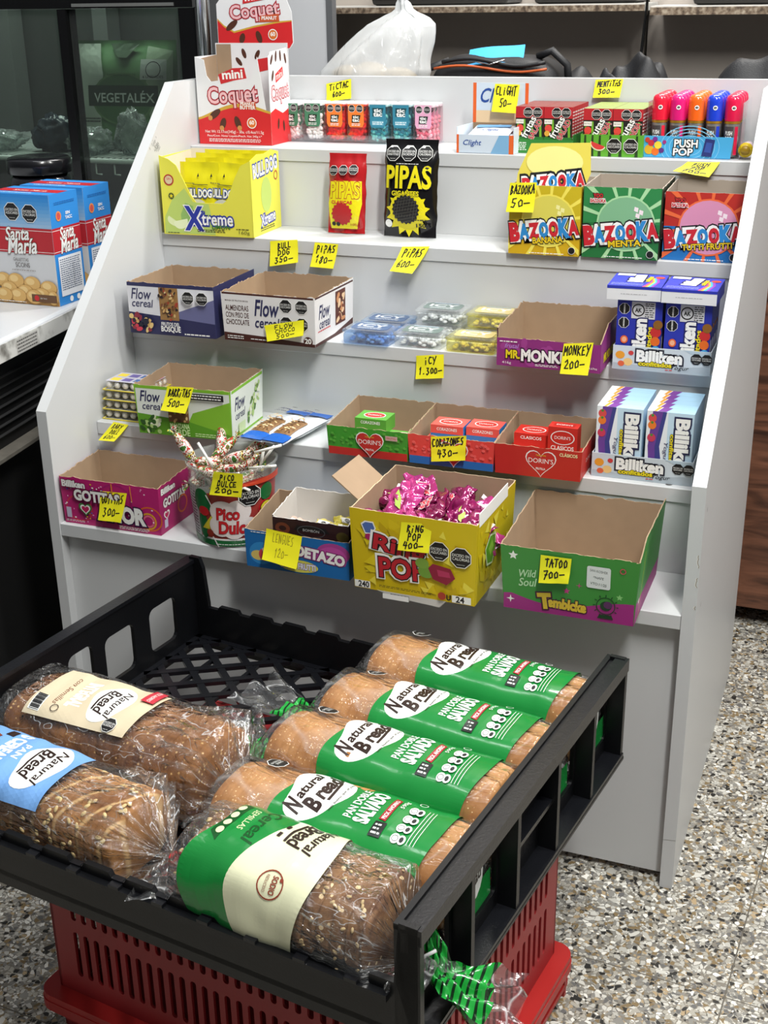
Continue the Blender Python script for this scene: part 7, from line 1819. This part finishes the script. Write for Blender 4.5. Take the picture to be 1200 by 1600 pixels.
note(f4, [(.455, .855), (.503, .858), (.481, .813), (.442, .815)], [('PiPAS', .75), ('600-', .7)], 'yellow note reading PIPAS 600 under the large black bag', .010, .016)
note(.2195, [(.280, .750), (.350, .764), (.352, .740), (.287, .725)], [('FLOW', .5), ('CHOCO', .55), ('500-', .5)], 'yellow note reading FLOW CHOCO 500 on the almond cereal box', .004, .004, .0013)
note(.2140, [(.773, .761), (.817, .766), (.813, .718), (.771, .717)], [('MONKEY', .9), ('200-', .7)], 'yellow note reading MONKEY 200 on the purple candy box', .005, .005)
note(f3, [(.523, .708), (.569, .714), (.571, .677), (.524, .671)], [('iCY', .45), ('1.300-', .85)], 'yellow note reading ICY 1300 on the middle shelf edge', .003, .004)
note(.1035, [(.161, .670), (.208, .672), (.198, .631), (.153, .632)], [('BARRiTAS', .85), ('500-', .65)], 'yellow note reading BARRITAS 500 on the green cereal box', .008, .006)
note(.1090, [(.602, .632), (.657, .639), (.657, .602), (.604, .594)], [('CORAZONES', .9), ('430-', .6)], 'yellow note reading CORAZONES 430 on the coral candy box', .003, .002)
note(f2, [(.034, .588), (.063, .586), (.043, .558), (.012, .557)], [('BABY', .6), ('DOLL', .55), ('600-', .7)], 'yellow note reading BABY DOLL 600 below the blister packs', .006, .012, .0013)
note(-.0155, [(.301, .584), (.350, .586), (.346, .549), (.292, .547)], [('PiCO', .5), ('DULCE', .65), ('200-', .75)], 'yellow note reading PICO DULCE 200 on the lollipop tub', .004, -.002)
note(.0065, [(.081, .517), (.130, .519), (.120, .471), (.078, .470)], [('GOTiTAS', .85), ('300-', .7)], 'yellow note reading GOTITAS 300 on the magenta box', .006, .004)
note(-.0490, [(.401, .519), (.458, .514), (.452, .465), (.397, .473)], [('LENGUES', .6), ('120-', .4)], 'yellow note with faint writing and 120 on the bright blue box', .006, .006, .0009, False)
note(-.0665, [(.619, .566), (.664, .569), (.661, .527), (.615, .525)], [('RiNG', .55), ('POP', .45), ('400-', .65)], 'yellow note reading RING POP 400 on the yellow box', .003, .002)
note(-.0585, [(.816, .542), (.858, .542), (.856, .507), (.815, .502)], [('TATOO', .75), ('700-', .7)], 'yellow note reading TATOO 700 on the green gum box', .003, .002)

# ------------------------------------------------------------------ things on the counter behind the stand
PB_ = film_mat('white_shopping_bag', .62, '#f2f4f6', .8, 14, .6, .22, .35)
sb = empty('knotted_plastic_bag', (.21, .93, 1.0205)); tag(sb, 'translucent white knotted plastic bag holding bread rolls, behind the stand', 'plastic bag')
def pbag(a, b):
    th = 2*math.pi*a; t = b
    prof = [(0, .085), (.12, .112), (.28, .112), (.40, .096), (.53, .076), (.60, .062), (.65, .040), (.69, .014), (.76, .010), (1, .012)]
    for (t0, r0), (t1, r1) in zip(prof[:-1], prof[1:]):
        if t <= t1: k = (t-t0)/(t1-t0); r = r0+(r1-r0)*k; break
    cx = -.015+.065*min(1, max(0, t-.22)/.42); pl = 1+.06*math.sin(th*9+t*3)*min(1, t*2.2)*(1 if t < .8 else .3)
    n = noise.noise(V((math.cos(th)*2, math.sin(th)*2, t*4)))*.012*(1 if t < .76 else .1)
    return V((cx+r*pl*math.cos(th)+n, .55*r*pl*math.sin(th)+n*.6, t*.275))
mb = MB(); mb.grid(pbag, 90, 50, PB_, closeu=True); mb.build('bag_film', sb)
for i, (x, y, z, r_) in enumerate(((-.07, .0, .066, .030), (-.015, -.008, .070, .033), (.045, .0, .062, .030), (-.03, .01, .026, .034), (.04, .005, .024, .030))):
    mb = MB(); mb.blob((0, 0, 0), (r_*1.25, r_*.8, r_*.75), pmat('#dcbb7c', .7, .15, nscale=30), 16, 10)
    tag(mb.build('bread_roll', loc=(.21+x, .93+y, 1.0205+z), rot=(0, .1*i, .2*i)), 'pale bread roll inside the white plastic bag, %s' % ('upper left', 'upper middle', 'upper right', 'lower left', 'lower right')[i], 'bread roll', 'bread rolls in the plastic bag')
BK = pmat('#121317', .55, .2, nscale=30, bump=.3, bscale=500)
bg = empty('black_shoulder_bag', (.425, 1.05, 1.0205), .03); tag(bg, 'black zipped bag with orange piping behind the stand', 'bag')
def sback(a, b):
    th = 2*math.pi*a; ph = math.pi*(b-.5)
    cx, sx = math.cos(th), math.sin(th); e = .45
    x = .135*math.copysign(abs(cx)**e, cx)*math.cos(ph)**.35; y = .075*math.copysign(abs(sx)**e, sx)*math.cos(ph)**.35
    z = .052+.052*math.copysign(abs(math.sin(ph))**.8, math.sin(ph))+noise.noise(V((x*14, y*14, 1)))*.006
    return V((x*(1-.12*max(0, ph)), y, max(0, z)))
mb = MB(); mb.grid(sback, 64, 26, BK, closeu=True); mb.build('bag_body', bg)
mb = MB(); mb.tube([(-.115+.23*i/14, -.080-.004*math.sin(i*.5), .080+.006*math.sin(i*.45)) for i in range(15)], .0026, pmat('#b4501e', .5), 6); mb.build('orange_piping', bg)
mb = MB(); mb.tube([(-.10+.21*i/14, -.074, .092+.007*math.sin(i*.45)) for i in range(15)], .004, BK, 6); mb.tube([(-.03, -.08, .094), (.0, -.082, .088), (.03, -.08, .097)], .0016, pmat('#b9bcc0', .2, metal=1), 6); mb.build('zip', bg)
mb = MB(); mb.tube([(.085, -.03, .10), (.115, -.035, .112), (.145, -.03, .085), (.15, -.03, .04)], .008, BK, 8); mb.build('strap', bg); mb = MB(); mb.tube([(-.10, -.02, .092), (-.15, -.03, .075), (-.165, -.03, .03)], .008, BK, 8); mb.build('strap', bg)
mb = MB(); mb.grid(lambda a, b: V(((a-.5)*.112, (b-.5)*.055, .002*math.sin(a*5)+.0)), 10, 4, pmat('#3aa4dc', .6, .04, nscale=200)); mb.grid(lambda a, b: V(((a-.5)*.112, (b-.5)*.055, .002*math.sin(a*5)-.0015)), 10, 4, pmat('#3aa4dc', .6))
tag(mb.build('blue_cloth', loc=(.430, 1.005, 1.125), rot=(math.radians(32), -.10, .12)), 'bright blue strip of cloth lying on the black bag', 'cloth')
def heap(loc, sx, sy, sz, seed, label, name='black_bag'):
    mb = MB()
    def f(a, b):
        th = 2*math.pi*a; r_ = b
        x, y = r_*math.cos(th), r_*math.sin(th); z = max(0, (1-r_**2))**.7
        z *= 1+.7*noise.noise(V((x*1.8+seed, y*1.8, seed)))
        return V((x*sx, y*sy, z*sz))
    mb.grid(f, 40, 14, BK, closeu=True); mb.add([(sx*math.cos(i*.1571), sy*math.sin(i*.1571), 0) for i in range(40)], [tuple(range(40))], BK)
    return tag(mb.build(name, loc=loc), label, 'bag', 'black bags behind the stand')
heap((.56, 1.10, 1.0205), .085, .06, .068, 3, 'low black bag just right of the orange-piped bag')
heap((.71, 1.06, 1.0205), .075, .055, .098, 11, 'small peaked black bag in the middle, left of the black cable foot')
heap((.665, 1.0, 1.0205), .05, .04, .062, 17, 'flat black cloth in front of the small peaked black bag', 'black_cloth')
heap((.955, 1.08, 1.0205), .125, .07, .092, 21, 'low black bag at the right edge behind the stand')
